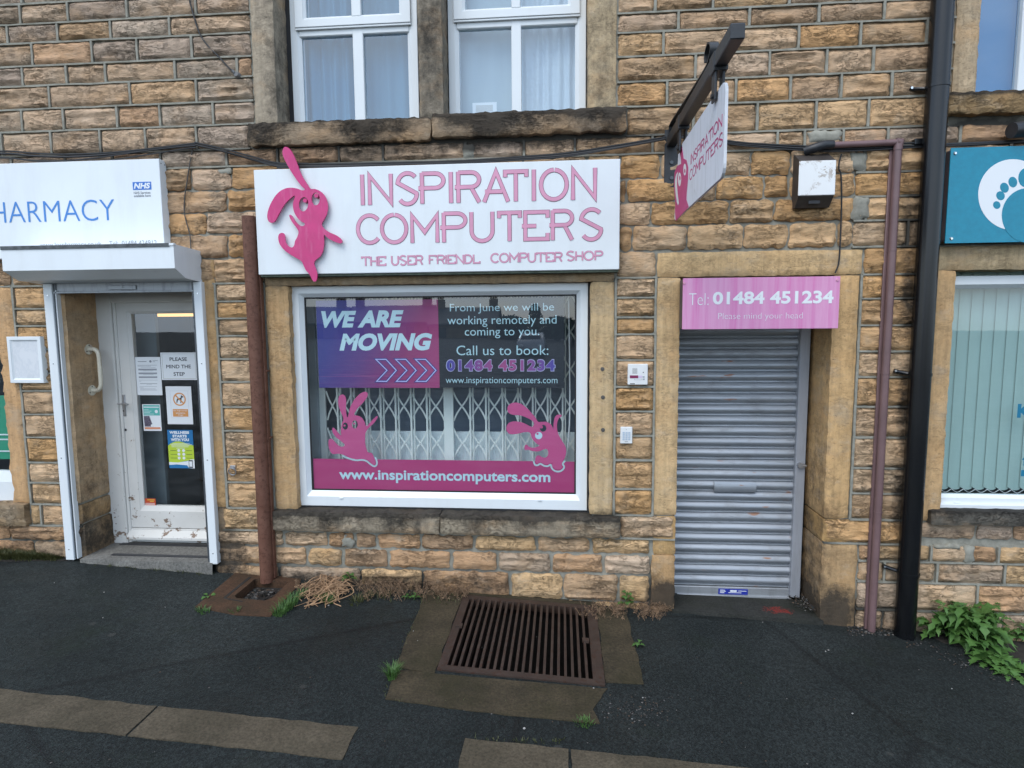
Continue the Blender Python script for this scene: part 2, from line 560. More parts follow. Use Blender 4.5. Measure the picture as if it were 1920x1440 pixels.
M['magenta'] = plain('magenta_acrylic', (.54, .026, .165), .22, var=.1, scale=9, dirt=((.62, .22, .38), .35, 16))
M['decal_pink'] = plain('pink_window_vinyl', (.58, .085, .245), .5, var=.03)
M['strip_pink'] = plain('magenta_window_vinyl', (.47, .045, .175), .5, var=.03)
M['decal_pale'] = plain('pale_window_vinyl', (.50, .62, .66), .5)
M['decal_white'] = plain('white_window_vinyl', (.56, .74, .80), .5)
M['navy'] = plain('navy_print', (.006, .010, .019), .5)
M['text_blue'] = plain('blue_lettering', (.045, .21, .56), .35)
M['nhs_blue'] = plain('blue_logo', (.02, .14, .50), .35)
M['text_grey'] = plain('grey_lettering', (.22, .24, .27), .5)
M['text_black'] = plain('black_print', (.02, .025, .035), .5)
M['white_print'] = plain('white_lettering', (.74, .77, .79), .4)
M['paper'] = plain('white_paper', (.72, .75, .77), .6, var=.02)
M['teal_text'] = plain('teal_lettering', (.005, .16, .28), .5)
M['soot'] = plain('black_mastic', (.020, .020, .022), .7)
M['black_pvc'] = plain('black_plastic_pipe', (.0035, .004, .005), .27, var=.3, scale=4, dirt=((.016, .016, .015), .4, 9))
M['black_iron'] = plain('black_iron', (.022, .024, .027), .42, var=.4, scale=14, bump=.2, bscale=40)
M['cable'] = plain('black_cable', (.014, .015, .017), .55)
M['grey_cable'] = plain('grey_cable', (.06, .055, .05), .6)
M['galv'] = plain('galvanised_steel', (.42, .44, .46), .42, metal=.55, var=.12, scale=3, stretch=(.3, 1, 5), dirt=((.17, .17, .165), .5, 8))
M['zinc'] = plain('zinc_bracket', (.45, .46, .48), .35, metal=.8)
M['chrome'] = plain('chrome_screw', (.75, .77, .78), .18, metal=.9)
M['dark_metal'] = plain('dark_aluminium', (.10, .11, .12), .4, metal=.5)
M['grey_bar'] = plain('grey_aluminium_bar', (.30, .32, .34), .38, metal=.4, dirt=((.08, .085, .09), .7, 10))
M['conduit'] = plain('purple_brown_pipe', (.165, .100, .100), .38, var=.15, scale=6, dirt=((.09, .055, .05), .5, 8))
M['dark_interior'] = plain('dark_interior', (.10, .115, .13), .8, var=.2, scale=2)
M['interior_pale'] = plain('pale_interior_panel', (.72, .80, .82), .7, var=.04, scale=2)
M['grille'] = plain('cream_grille_steel', (.78, .82, .78), .4)
M['lilac'] = plain('lilac_line', (.50, .50, .82), .5)
M['indigo'] = plain('indigo_outline', (.045, .035, .22), .5)
M['plastic_white'] = plain('white_plastic', (.70, .71, .70), .4, var=.05, scale=20)
M['plastic_grey'] = plain('grey_plastic', (.30, .33, .37), .5)
M['slot'] = plain('dark_slot', (.03, .03, .033), .6)
M['alarm_side'] = plain('dark_brown_plastic', (.055, .046, .040), .5, var=.3, scale=9)
M['purple_board'] = plain('weathered_board', (.13, .11, .125), .6, var=.3, scale=5)
M['bolt'] = plain('grey_bolt', (.13, .12, .11), .5, metal=.5)
M['grate'] = None

def rust_material(name, a, b, spot):
    t = NT(name)
    n = t.noise(t.map(), 9, 7, .65); n2 = t.noise(t.map(loc=(3, 3, 3)), 38, 5, .65)
    c = t.ramp(n, [(.3, a), (.7, b)])
    c = t.mix(t.ramp(n2, [(.52, 0), (.66, .85)]), c, spot)
    t.set(col=c, rough=.62, spec=.35)
    t.bump(n2, .4, .004)
    return t.m
M['grate'] = rust_material('rusty_cast_iron', (.032, .021, .016), (.056, .037, .028), (.040, .016, .008))
M['rustpipe'] = rust_material('rusty_brown_pipe', (.115, .047, .029), (.165, .078, .052), (.075, .028, .016))

def alarm_face():
    t = NT('flaking_white_face')
    n = t.noise(t.map(loc=(.4, 0, .2)), 17, 8, .75, .6)
    g = t.noise(t.map(loc=(5, 0, 2)), 5, 2)
    f = t.math('MULTIPLY', t.ramp(n, [(.53, 0), (.56, 1)]), t.ramp(g, [(.45, 0), (.55, 1)]))
    t.set(col=t.mix(f, (.80, .81, .80), (.33, .26, .20)), rough=.45)
    return t.m
M['alarm_face'] = alarm_face()

def pink_sign():
    t = NT('streaked_pink_panel')
    n = t.noise(t.map((7, 1, .32)), 2.6, 6, .7, .4)
    n2 = t.noise(t.map((40, 1, 1.2)), 2.0, 4, .6)
    f = t.math('ADD', n, t.math('MULTIPLY', n2, .25))
    c = t.ramp(f, [(.54, (.66, .31, .50)), (.66, (.63, .25, .455)), (.80, (.62, .17, .40))])
    t.set(col=c, rough=.38)
    return t.m
M['pink_sign'] = pink_sign()

def teal_sign():
    t = NT('teal_panel')
    n = t.noise(t.map(), 30, 5, .7)
    t.set(col=t.ramp(n, [(.3, (.002, .19, .29)), (.7, (.003, .235, .35))]), rough=.24)
    return t.m
M['teal'] = teal_sign()

def banner_mat(x0, x1, z0, z1):
    t = NT('printed_gradient')
    sp = t.n.new('ShaderNodeSeparateXYZ'); t.l.new(t.tc.outputs['Generated'], sp.inputs[0])
    u = t.math('ADD', sp.outputs['X'], t.math('MULTIPLY', t.math('SUBTRACT', .5, sp.outputs['Z']), .30))
    c = t.ramp(u, [(.08, (.040, .040, .235)), (.42, (.115, .035, .200)), (.78, (.29, .030, .145)), (1, (.37, .045, .17))])
    # printed speed lines on the lower half
    w = t.noise(t.map((.6, 1, 40), 'Generated'), 1.6, 2)
    low = t.ramp(sp.outputs['Z'], [(.12, 1), (.4, 0)])
    c = t.mix(t.math('MULTIPLY', t.math('MULTIPLY', t.ramp(w, [(.55, 0), (.75, .5)]), low), 1.0), c, (.50, .10, .27))
    t.set(col=c, rough=.5)
    return t.m

def digits_mat():
    t = NT('gradient_digits')
    sp = t.n.new('ShaderNodeSeparateXYZ'); t.l.new(t.tc.outputs['Generated'], sp.inputs[0])
    c = t.ramp(sp.outputs['X'], [(.0, (.055, .06, .36)), (.5, (.40, .065, .22)), (.68, (.36, .075, .26)), (1, (.07, .06, .37))])
    t.set(col=c, rough=.5)
    return t.m

def glass_material(name, tint=(.90, .95, .96), boost=.1):
    m = bpy.data.materials.new(name); m.use_nodes = True
    n, l = m.node_tree.nodes, m.node_tree.links
    n.clear()
    out = n.new('ShaderNodeOutputMaterial'); mx = n.new('ShaderNodeMixShader')
    tr = n.new('ShaderNodeBsdfTransparent'); gl = n.new('ShaderNodeBsdfGlossy'); ge = n.new('ShaderNodeNewGeometry')
    tr.inputs['Color'].default_value = (*tint, 1)
    gl.inputs['Roughness'].default_value = .012
    gl.inputs['Color'].default_value = (.93, .97, 1, 1)
    def mth(op, a, b=None):
        k = n.new('ShaderNodeMath'); k.operation = op; k.use_clamp = op == 'ADD'
        for i, v in enumerate((a, b)):
            if v is None: continue
            if isinstance(v, bpy.types.NodeSocket): l.new(v, k.inputs[i])
            else: k.inputs[i].default_value = v
        return k.outputs[0]
    dt = n.new('ShaderNodeVectorMath'); dt.operation = 'DOT_PRODUCT'
    l.new(ge.outputs['Normal'], dt.inputs[0]); l.new(ge.outputs['Incoming'], dt.inputs[1])
    c = mth('SUBTRACT', 1.0, mth('ABSOLUTE', dt.outputs['Value']))
    f = mth('ADD', mth('MULTIPLY', mth('POWER', c, 5.0), 1 - boost), boost)      # Schlick reflectance of a double-glazed pane
    tc = n.new('ShaderNodeTexCoord'); nz = n.new('ShaderNodeTexNoise'); nz.inputs['Scale'].default_value = 1.3
    bp = n.new('ShaderNodeBump'); bp.inputs['Strength'].default_value = .03; bp.inputs['Distance'].default_value = .02
    l.new(tc.outputs['Object'], nz.inputs['Vector']); l.new(nz.outputs['Fac'], bp.inputs['Height']); l.new(bp.outputs[0], gl.inputs['Normal'])
    l.new(f, mx.inputs['Fac'])
    l.new(tr.outputs[0], mx.inputs[1]); l.new(gl.outputs[0], mx.inputs[2]); l.new(mx.outputs[0], out.inputs['Surface'])
    return m
M['glass'] = glass_material('double_glazing', boost=.12)
M['glass_up'] = glass_material('upper_double_glazing', (.86, .93, .97), .15)

def leafmat(name, a, b, trans=.25):
    t = NT(name)
    c = t.ramp(t.noise(t.map(), 22, 4), [(.3, a), (.7, b)])
    c = t.mix(t.ramp(t.noise(t.map(loc=(3, 1, 2)), 9, 5, .7), [(.60, 0), (.74, .7)]), c, (a[0] * 2.6, a[1] * 1.1, a[2]))
    t.set(col=c, rough=.55)
    tl = t.n.new('ShaderNodeBsdfTranslucent'); t.l.new(c, tl.inputs['Color'])
    mx = t.n.new('ShaderNodeMixShader'); mx.inputs['Fac'].default_value = trans
    t.l.new(t.b.outputs[0], mx.inputs[1]); t.l.new(tl.outputs[0], mx.inputs[2]); t.l.new(mx.outputs[0], t.out.inputs['Surface'])
    return t.m
M['leaf'] = leafmat('weed_leaf', (.050, .125, .024), (.105, .22, .05))
M['grass'] = leafmat('grass_blade', (.05, .12, .025), (.10, .20, .05))
M['moss'] = leafmat('mossy_grass', (.045, .06, .018), (.10, .10, .035))
M['straw'] = plain('dry_straw', (.36, .22, .12), .8, var=.35, scale=14)
M['drybrown'] = plain('dry_brown_weed', (.20, .125, .072), .85, var=.5, scale=20)
M['soil'] = plain('dark_soil', (.022, .018, .014), .95, var=.5, scale=20, bump=.8, bscale=40)

# ------------------------------------------------------------------ text
_tc = {}
def text_geo(body, shear=0.0, space=1.0, thin=0.0):
    k = (body, shear, space, thin)
    if k in _tc: return _tc[k]
    cu = bpy.data.curves.new('lettering', 'FONT')
    cu.body = body; cu.offset = thin; cu.shear = shear; cu.space_character = space; cu.resolution_u = 4
    o = bpy.data.objects.new('lettering', cu); C.objects.link(o)
    bpy.context.view_layer.update()
    me = o.evaluated_get(bpy.context.evaluated_depsgraph_get()).to_mesh()
    vs = [(v.co.x, v.co.y) for v in me.vertices]; fs = [tuple(p.vertices) for p in me.polygons]
    bpy.data.objects.remove(o); bpy.data.curves.remove(cu)
    cnt = {}
    for f in fs:
        for i in range(len(f)):
            e = (f[i], f[(i + 1) % len(f)])
            cnt[tuple(sorted(e))] = cnt.get(tuple(sorted(e)), 0) + 1
    nb = {}
    for (p, q), c in cnt.items():
        if c == 1: nb.setdefault(p, []).append(q); nb.setdefault(q, []).append(p)
    loops, seen = [], set()
    for st in nb:
        if st in seen: continue
        lp, cur, prev = [st], st, None
        seen.add(st)
        while True:
            nx = [q for q in nb[cur] if q != prev and q not in seen]
            if not nx: break
            prev, cur = cur, nx[0]
            seen.add(cur); lp.append(cur)
        if len(lp) > 2: loops.append(lp)
    _tc[k] = (vs, fs, loops)
    return _tc[k]

def put_text(mb, body, r, mp, w, bold=0.0, shear=0.0, space=1.0):
    x0, x1, z0, z1 = r
    vs, fs, loops = text_geo(body, shear, space, min(0.0, bold))
    bd = max(0.0, bold)
    xs = [v[0] for v in vs]; ys = [v[1] for v in vs]
    a0, a1, b0, b1 = min(xs) - bd, max(xs) + bd, min(ys) - bd, max(ys) + bd
    kx, ky = (x1 - x0) / (a1 - a0), (z1 - z0) / (b1 - b0)
    T = [(x0 + (x - a0) * kx, z0 + (y - b0) * ky) for x, y in vs]
    mb.add([mp(u, v, w) for u, v in T], fs)
    if bd:
        for n, lp in enumerate(loops):
            pts = []
            for i in lp:
                if not pts or math.hypot(T[i][0] - pts[-1][0], T[i][1] - pts[-1][1]) > 1e-5: pts.append(T[i])
            if len(pts) > 2: mb.ribbon(pts, 2 * bd * (kx + ky) / 2, mp, w - .0006, w - .0002 - .00008 * (n % 3), True)

def arc(cx, cy, rx, ry, a0, a1, n=12):
    return [(cx + rx * math.cos(R(a0 + (a1 - a0) * k / n)), cy + ry * math.sin(R(a0 + (a1 - a0) * k / n))) for k in range(n + 1)]
GLYPH = {   # polylines on a cap height of 1
 'I': (.0, [[(0, 0), (0, 1)]]),
 'N': (.72, [[(0, 0), (0, .96), (.72, .05), (.72, 1)]]),
 'S': (.74, [arc(.38, .66, .36, .34, 40, 175) + [(.70, .34)] + arc(.37, .33, .34, .33, -5, -145)]),
 'P': (.72, [[(.02, 0), (.02, 1)], [(.02, .97)] + arc(.45, .735, .27, .235, 90, -90) + [(-.1, .5)]]),
 'R': (.74, [[(.02, 0), (.02, 1)], [(.02, .97)] + arc(.45, .735, .27, .235, 90, -90) + [(-.1, .5)], [(.46, .47), (.72, 0)]]),
 'A': (.82, [[(0, 0), (.41, .97), (.82, 0)], [(.03, .33), (.62, .33)]]),
 'T': (.8, [[(0, .78), (0, .95), (.8, .95), (.8, .78)], [(.4, 0), (.4, .95)]]),
 'O': (.9, [arc(.45, .5, .45, .47, 90, 446, 28)]),
 'C': (.76, [arc(.44, .5, .44, .47, 42, 318, 22)]),
 'M': (.88, [[(0, 0), (0, .93), (.44, .36), (.88, .93), (.88, 0)]]),
 'U': (.72, [[(0, 1)] + arc(.36, .36, .36, .34, 180, 360) + [(.72, 1)]]),
 'E': (.74, [[(.74, .76), (.74, .95), (.03, .95), (.03, .05), (.74, .05), (.74, .25)], [(-.08, .49), (.38, .49)]]),
 'H': (.64, [[(0, 0), (0, 1)], [(.64, 0), (.64, 1)], [(-.1, .5), (.64, .5)]]),
 'F': (.7, [[(.7, .78), (.7, .95), (.03, .95), (.03, 0)], [(-.08, .5), (.4, .5)]]),
 'D': (.72, [[(.02, 0), (.02, 1)], [(.02, .96), (.3, .96)] + arc(.3, .5, .42, .46, 80, -80) + [(.3, .04), (.02, .04)]]),
 'L': (.66, [[(.02, 1), (.02, .05), (.66, .05), (.66, .25)]]),
}
def deco_word(mb, word, xs, z0, z1, mp, w0, dz=.0004, edge=None, stroke=.118):
    """xs: list of (x0,x1) for each letter, or one (x0,x1) for the whole word"""
    h = z1 - z0
    if len(xs) == 1:
        adv = [GLYPH[c][0] + (.17 if c not in 'I' else .20) for c in word]
        tot = sum(adv) - .15
        k = (xs[0][1] - xs[0][0]) / tot
        out, x = [], xs[0][0]
        for c, a in zip(word, adv):
            out.append((x, x + GLYPH[c][0] * k)); x += a * k
        sw = stroke * h
        xs = [(a - sw / 2, b + sw / 2) for a, b in out]
    sw = stroke * h
    n = 0
    for c, (a, b) in zip(word, xs):
        gw, lines = GLYPH[c]
        for ln in lines:
            if c == 'I': pts = [((a + b) / 2, z0 + v * h) for u, v in ln]
            else: pts = [(a + sw / 2 + u / gw * (b - a - sw), z0 + v * h) for u, v in ln]
            mb.ribbon(pts, sw, mp, 0, w0 + dz * (n % 4))
            if edge is not None: edge.ribbon(pts, sw * 1.26, mp, 0, w0 * .55 + dz * .3 * (n % 4))
            n += 1

# ------------------------------------------------------------------ key positions of the front wall (plane Y = 0)
def avg(*v): return sum(v) / len(v)
def rect4(tl, tr, bl, br, d=0.0):
    a, b, c, e = W(*tl, d), W(*tr, d), W(*bl, d), W(*br, d)
    return avg(a[0], c[0]), avg(b[0], e[0]), avg(c[1], e[1]), avg(a[1], b[1])
def sub(r, u0, v0, u1, v1):
    """fraction of a rectangle, v measured from its top"""
    x0, x1, z0, z1 = r
    return x0 + u0 * (x1 - x0), x0 + u1 * (x1 - x0), z1 - v1 * (z1 - z0), z1 - v0 * (z1 - z0)

XW0, XW1, ZB, ZT = -7.2, 7.2, -0.9, WZ(960, -330)
# main shop window
MJL = (avg(WX(495, 545), WX(518, 930)), avg(WX(538, 545), WX(558, 930)))
MJR = (avg(WX(1105, 530), WX(1107, 960)), avg(WX(1148, 530), WX(1152, 960)))
M_LINT = (WZ(800, 532), WZ(800, 478))
M_SILL = rect4((508, 966), (1163, 970), (510, 1000), (1161, 1005), -.055)
# shutter doorway
DJL = (avg(WX(1228, 560), WX(1229, 950)), avg(WX(1272, 640), WX(1270, 950)))
DJR = (avg(WX(1560, 640), WX(1545, 950)), avg(WX(1606, 620), WX(1592, 950)))
D_LINT = (avg(WZ(1260, 521), WZ(1600, 513)), avg(WZ(1250, 474), WZ(1600, 467)))
# pharmacy doorway
PJL = (WX(86, 545), avg(WX(117, 560), WX(155, 945)))
PJR = (WX(372, 560), avg(WX(405, 545), WX(421, 900)))
P_TOP = WZ(240, 524)
# left shop window
LJ = (avg(WX(27, 930), WX(10, 800)), avg(WX(22, 600), WX(61, 940)))
# upper windows
UJL = (avg(WX(472, 100), WX(479, 215)), avg(WX(515, 100), WX(519, 215)))
UM = (avg(WX(782, 10), WX(787, 200)), avg(WX(828, 10), WX(830, 200)))
UJR = (avg(WX(1103, 10), WX(1103, 195)), avg(WX(1155, 10), WX(1156, 195)))
U_SILL = rect4((463, 226), (1175, 207), (463, 271), (1175, 248), -.05)
U_TOP = WZ(800, -205)
# right shop window and the window above it
RJ = (WX(1752, 520), avg(WX(1793, 520), WX(1766, 920)))
R_LINT = (WZ(1800, 506), WZ(1800, 459))
R_SILLZ = (WZ(1840, 986, -.05), WZ(1840, 960, -.05))
VJ = (WX(1790, 100), avg(WX(1836, 60), WX(1831, 160)))
V_SILLZ = (WZ(1850, 212, -.05), WZ(1850, 170, -.05))

L0 = avg(WZ(1160, 255), WZ(1640, 237), WZ(395, 283))
L1 = avg(WZ(1200, 288), WZ(1640, 268), WZ(395, 320))
L2 = avg(WZ(1200, 333), WZ(1640, 320), WZ(395, 361))
L3 = avg(WZ(1200, 378), WZ(1640, 367), WZ(395, 400))
L4 = avg(WZ(1200, 422), WZ(1640, 413), WZ(395, 441))
L5 = avg(WZ(1200, 470), WZ(1640, 460), WZ(395, 488))
L6 = avg(WZ(1200, 521), WZ(1640, 511), WZ(395, 535))
LA = avg(WZ(1190, 964), WZ(1640, 973), WZ(430, 956))
LB = avg(WZ(1200, 1009), WZ(800, 1001), WZ(430, 995), WZ(1640, 1019))
LC = avg(WZ(1200, 1040), WZ(800, 1029), WZ(430, 1023), WZ(1640, 1055))
LD = avg(WZ(1200, 1075), WZ(800, 1064), WZ(430, 1060), WZ(1640, 1096))
LE = avg(WZ(1640, 1146), WZ(800, 1114))

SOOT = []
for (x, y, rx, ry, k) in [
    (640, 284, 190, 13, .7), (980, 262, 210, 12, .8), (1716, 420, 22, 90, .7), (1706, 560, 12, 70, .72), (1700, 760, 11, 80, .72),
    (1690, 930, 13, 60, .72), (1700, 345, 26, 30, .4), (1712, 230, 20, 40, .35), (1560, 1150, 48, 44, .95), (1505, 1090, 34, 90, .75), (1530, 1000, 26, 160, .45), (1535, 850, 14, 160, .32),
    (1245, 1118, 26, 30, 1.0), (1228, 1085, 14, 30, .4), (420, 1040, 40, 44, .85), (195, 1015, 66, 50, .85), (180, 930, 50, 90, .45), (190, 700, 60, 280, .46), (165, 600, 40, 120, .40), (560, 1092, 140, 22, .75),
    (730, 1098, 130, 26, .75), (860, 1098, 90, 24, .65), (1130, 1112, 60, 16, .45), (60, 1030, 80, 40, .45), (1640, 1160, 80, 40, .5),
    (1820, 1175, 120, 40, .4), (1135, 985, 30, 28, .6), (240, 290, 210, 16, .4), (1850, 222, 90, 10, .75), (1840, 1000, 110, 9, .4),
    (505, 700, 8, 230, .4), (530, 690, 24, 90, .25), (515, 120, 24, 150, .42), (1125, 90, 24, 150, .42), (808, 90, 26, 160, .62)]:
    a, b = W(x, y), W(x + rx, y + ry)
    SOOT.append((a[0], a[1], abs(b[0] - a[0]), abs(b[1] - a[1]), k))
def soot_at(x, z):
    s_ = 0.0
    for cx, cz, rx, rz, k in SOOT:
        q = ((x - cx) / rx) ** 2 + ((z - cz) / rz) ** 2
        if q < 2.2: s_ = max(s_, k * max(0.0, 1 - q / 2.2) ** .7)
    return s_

PAL = {
 'warm': [(0.582, 0.383, 0.222), (0.623, 0.407, 0.222), (0.532, 0.368, 0.234), (0.633, 0.435, 0.272), (0.502, 0.335, 0.207), (0.603, 0.355, 0.169), (0.572, 0.407, 0.277)],
 'grey': [(0.532, 0.383, 0.261), (0.482, 0.368, 0.277), (0.572, 0.403, 0.266), (0.452, 0.345, 0.261), (0.582, 0.383, 0.222), (0.502, 0.392, 0.294), (0.553, 0.350, 0.211)],
 'gold': [(0.653, 0.407, 0.207), (0.663, 0.435, 0.239), (0.613, 0.368, 0.173), (0.653, 0.455, 0.282), (0.582, 0.392, 0.234), (0.673, 0.398, 0.179)],
 'low':  [(0.572, 0.383, 0.228), (0.522, 0.321, 0.179), (0.603, 0.427, 0.272), (0.452, 0.297, 0.179), (0.613, 0.407, 0.217), (0.543, 0.403, 0.282)],
}
wall = MB()
def stones(z0, z1, X0, X1, joints=(), y=0, pal='warm', joint=.015, ribbon=True, split=.86, amp=.0095, res=None):
    js = sorted(j for j in (WX(p, y) for p in joints) if X0 + .04 < j < X1 - .04)
    ed = [X0] + js + [X1]
    full = [ed[0]]
    for a, b in zip(ed[:-1], ed[1:]):
        if b - a > split:
            n = max(2, int(round((b - a) / .47)))
            cuts = [a + (b - a) * (k + rnd.uniform(-.22, .22)) / n for k in range(1, n)]
            full += cuts
        full.append(b)
    for k, (a, b) in enumerate(zip(full[:-1], full[1:])):
        t = rnd.choice(PAL[pal]); f = rnd.uniform(.84, 1.14)
        far = (a > 4.6 or b < -5.4 or z0 > 4.6)
        h = joint / 2
        wall.mi = 0
        wall.rock(a + (h if k or ribbon else .004), b - h, z0 + h, z1 - h, rnd.uniform(-.014, -.005), .03, amp=amp * rnd.uniform(.7, 1.3), res=res or (.05 if far else .0125),
                  edge=.026, drop=.018 if ribbon else .015, rag=.006 if ribbon else .0085, rr=.022, seed=rnd.uniform(0, 90), tint=(t[0] * f, t[1] * f, t[2] * f), soot=soot_at, ledge=rnd.choice((.2, .5, .8, 1.0)))
        if ribbon and k:      # raised strap pointing between stones
            strap(a, a, z0 + .006, z1 - .006, .0155, False)
    if ribbon:
        strap(X0, X1, z0, z0, .0125, True)
def strap(x0, x1, z0, z1, w, horiz):
    wall.mi = 1
    L = (x1 - x0) if horiz else (z1 - z0)
    n = max(2, int(L / .05))
    vs, sk = [], []
    yf = rnd.uniform(-.008, -.004)
    sd = rnd.uniform(0, 50)
    for i in range(n + 1):
        p = i / n
        x, z = x0 + (x1 - x0) * p, z0 + (z1 - z0) * p
        a = w / 2 + .0035 * noise.noise((p * L * 9, sd, 0)); b = w / 2 + .0035 * noise.noise((p * L * 9, sd, 9))
        off = .003 * noise.noise((p * L * 3, sd, 4))
        y_ = yf + .002 * noise.noise((p * L * 12, sd, 2))
        for q, yy in ((a, .02), (a, y_), (-b, y_), (-b, .02)):
            vs.append((x, yy, z + q + off) if horiz else (x + q + off, yy, z)); sk.append(soot_at(x, z))
    fs = [(i * 4 + k, i * 4 + k + 1, i * 4 + 5 + k, i * 4 + 4 + k) for i in range(n) for k in range(3)]
    fs += [(0, 1, 2, 3), (n * 4 + 3, n * 4 + 2, n * 4 + 1, n * 4)]
    wall.add(vs, fs, None, sk)

# upper left masonry
zl = [WZ(235, y) for y in (-3, 35.6, 72.5, 116, 154, 198, 240.6)] + [L0]
jl = [(37, 127, 238, 367), (13, 107, 207, 318), (60, 172, 257, 360), (41, 124, 198, 328, 445), (92, 244, 368), (41, 119, 220, 300, 400), (2, 95, 188, 273, 369)]
for k in range(7):
    stones(zl[k + 1], zl[k], XW0, UJL[0] - .008 if k < 6 else U_SILL[0] - .004, jl[k], [17, 55, 95, 135, 175, 220, 262][k], 'grey')
z = zl[0]
while z < ZT - .05:
    stones(z, z + .152, XW0, UJL[0] - .008, (), 0, 'grey', res=.04)
    stones(z, z + .152, UJR[1] + .008, VJ[0] - .004, (), 0, 'warm', res=.04)
    z += .152
    ZTOP = z
# upper right masonry
zr = [avg(WZ(1160, y), WZ(1640, y2)) for y, y2 in ((-15, -38), (25, 3), (62, 40), (107, 87), (155, 135), (202, 183))] + [L0]
jr = [(1190, 1290, 1400, 1500, 1600, 1700), (1228, 1337, 1480, 1600, 1710), (1272, 1405, 1535, 1657), (1244, 1370, 1497, 1613, 1738), (1304, 1443, 1550, 1637), (1251, 1380, 1482, 1577, 1672), (1178, 1300, 1420, 1530, 1628)]
stones(zr[0], zl[0], UJR[1] + .008, VJ[0] - .004, (), 0, 'warm', res=.03)
for k in range(6):
    stones(zr[k + 1], zr[k], UJR[1] + .008 if k < 5 else U_SILL[1] + .004, VJ[0] - .004, jr[k + 1], [5, 40, 75, 120, 165, 215][k], 'warm')
# between the storeys, right across the front
stones(L1, L0, XW0, XW1, (-60, 20, 120, 210, 300, 424, 520, 635, 718, 873, 982, 1078, 1223, 1310, 1457, 1507, 1580, 1663, 1798), 285, 'grey')
mids = [(L2, L1, (40, 150, 260, 357, 433, 560, 700, 840, 980, 1100, 1238, 1408, 1482, 1620), 318), (L3, L2, (60, 180, 290, 424, 560, 700, 860, 1000, 1175, 1270, 1343, 1433, 1480, 1600), 360),
        (L4, L3, (30, 140, 250, 386, 520, 660, 800, 940, 1080, 1220, 1367, 1452, 1597, 1623), 405), (L5, L4, (60, 200, 310, 426, 560, 700, 840, 980, 1100, 1185, 1288, 1395, 1478, 1570, 1702), 445)]
for k, (a, b, j, y) in enumerate(mids):
    left = XW0
    stones(a, b, left, MJR[1] + .03, j, y, 'warm', ribbon=False, joint=.014, amp=.011)
    stones(a, b, MJR[1] + .03, DJR[1] - .06, j, y, 'gold', ribbon=False, joint=.014, amp=.011)
    stones(a, b, DJR[1] - .06, XW1, j, y, 'gold')
# beside the lintels
stones(L6, L5, PJR[1] - .002, MJL[0] - .006, (), 510, 'gold')
stones(L6, L5, XW0, LJ[1] + .0, (-90,), 510, 'warm', res=.04)
stones(L6, L5, LJ[1] + .006, PJR[1] - .006, (24,), 525, 'gold', split=5)
stones(L6, L5, MJR[1] + .008, DJL[0] - .006, (), 500, 'gold')
stones(L6, L5, DJR[1] + .02, RJ[0] - .004, (1615,), 490, 'gold')
# narrow strips between the openings
def strip(bounds, X0, X1, xref, pal='gold', top=None, bot=None):
    zz = [L6 if top is None else top] + [WZ(xref, y) for y in bounds] + [LA if bot is None else bot]
    for a, b in zip(zz[1:], zz[:-1]):
        stones(a, b, X0, X1, (), 0, pal, split=5)
    for x in (X0, X1):
        strap(x, x, zz[-1], zz[0], .016, False)
strip((565, 597, 630, 673, 716, 763, 808, 857, 904), PJR[1] + .004, MJL[0] - .008, 430)
strip((558, 594.6, 627, 675, 725, 771.5, 817, 863, 917), MJR[1] + .010, DJL[0] - .008, 1190)
strip((560, 610, 659, 707, 762.5, 820, 878, 925), DJR[1] + .012, RJ[0] - .006, 1640)
strip((579, 611, 655, 700, 733, 777, 820, 867, 905), LJ[1] + .008, PJL[0] - .004, 70, 'gold')
# below the sills
stones(LB, LA, PJR[1] - .04, M_SILL[0] - .004, (), 975, 'low')
stones(LB, LA, M_SILL[1] + .004, DJL[1] - .004, (1167, ), 985, 'low')
stones(LB, LA, DJR[0] + .004, RJ[0] - .003, (), 995, 'gold', split=5)
stones(LB, LA, LJ[1] - .02, PJL[1] - .003, (78,), 970, 'low', split=5)
low = [(LC, LB, (20, 532, 615, 665, 706, 789, 889, 1006, 1108, 1640, 1747, 1822, 1874), 1015), (LD, LC, (65, 575, 643, 728, 846, 933, 1034, 1132, 1659, 1758, 1886), 1045),
       (LE, LD, (40, 524, 676, 792, 956, 1056, 1160, 1640, 1700, 1834), 1090), (LE - .165, LE, (1655, 1760, 1882), 1165), (LE - .33, LE - .165, (), 1165)]
DBL, DBR = WX(1222, 1050), WX(1605, 1080)
for a, b, j, y in low:
    stones(a, b, XW0, PJL[1] - .003, j, y, 'low', ribbon=False, joint=.020)
    stones(a, b, PJR[0] + .02, DBL - .006, j, y, 'low', ribbon=False, joint=.022)
    stones(a, b, DBR + .010, XW1, j, y, 'low', ribbon=(a > LE - .01), joint=.018)
# outside the frame on both sides
z = LA
stones(R_SILLZ[0] - .12, R_SILLZ[0], RJ[0] + .0, XW1, (1830, 1900), 1000, 'grey', ribbon=False, res=.03, split=1.4)
stones(LB, LA, XW0, LJ[1] - .03, (), 970, 'low', ribbon=False, res=.04)

for px0, py0, px1, py1 in ((1590, 286, 1624, 317), (1600, 372, 1626, 411), (1513, 247, 1576, 268), (640, 1003, 664, 1026), (1348, 560, 1352, 566), (868, 268, 890, 297), (1752, 1020, 1800, 1030), (1806, 1024, 1826, 1054), (410, 318, 436, 325)):
    a, c = W(px0, py0), W(px1, py1)
    wall.mi = 1
    wall.rock(a[0], c[0], c[1], a[1], -.019, .03, .004, .012, .02, .016, .014, .02, rnd.uniform(0, 90), (1, 1, 1), soot_at, 1.2)
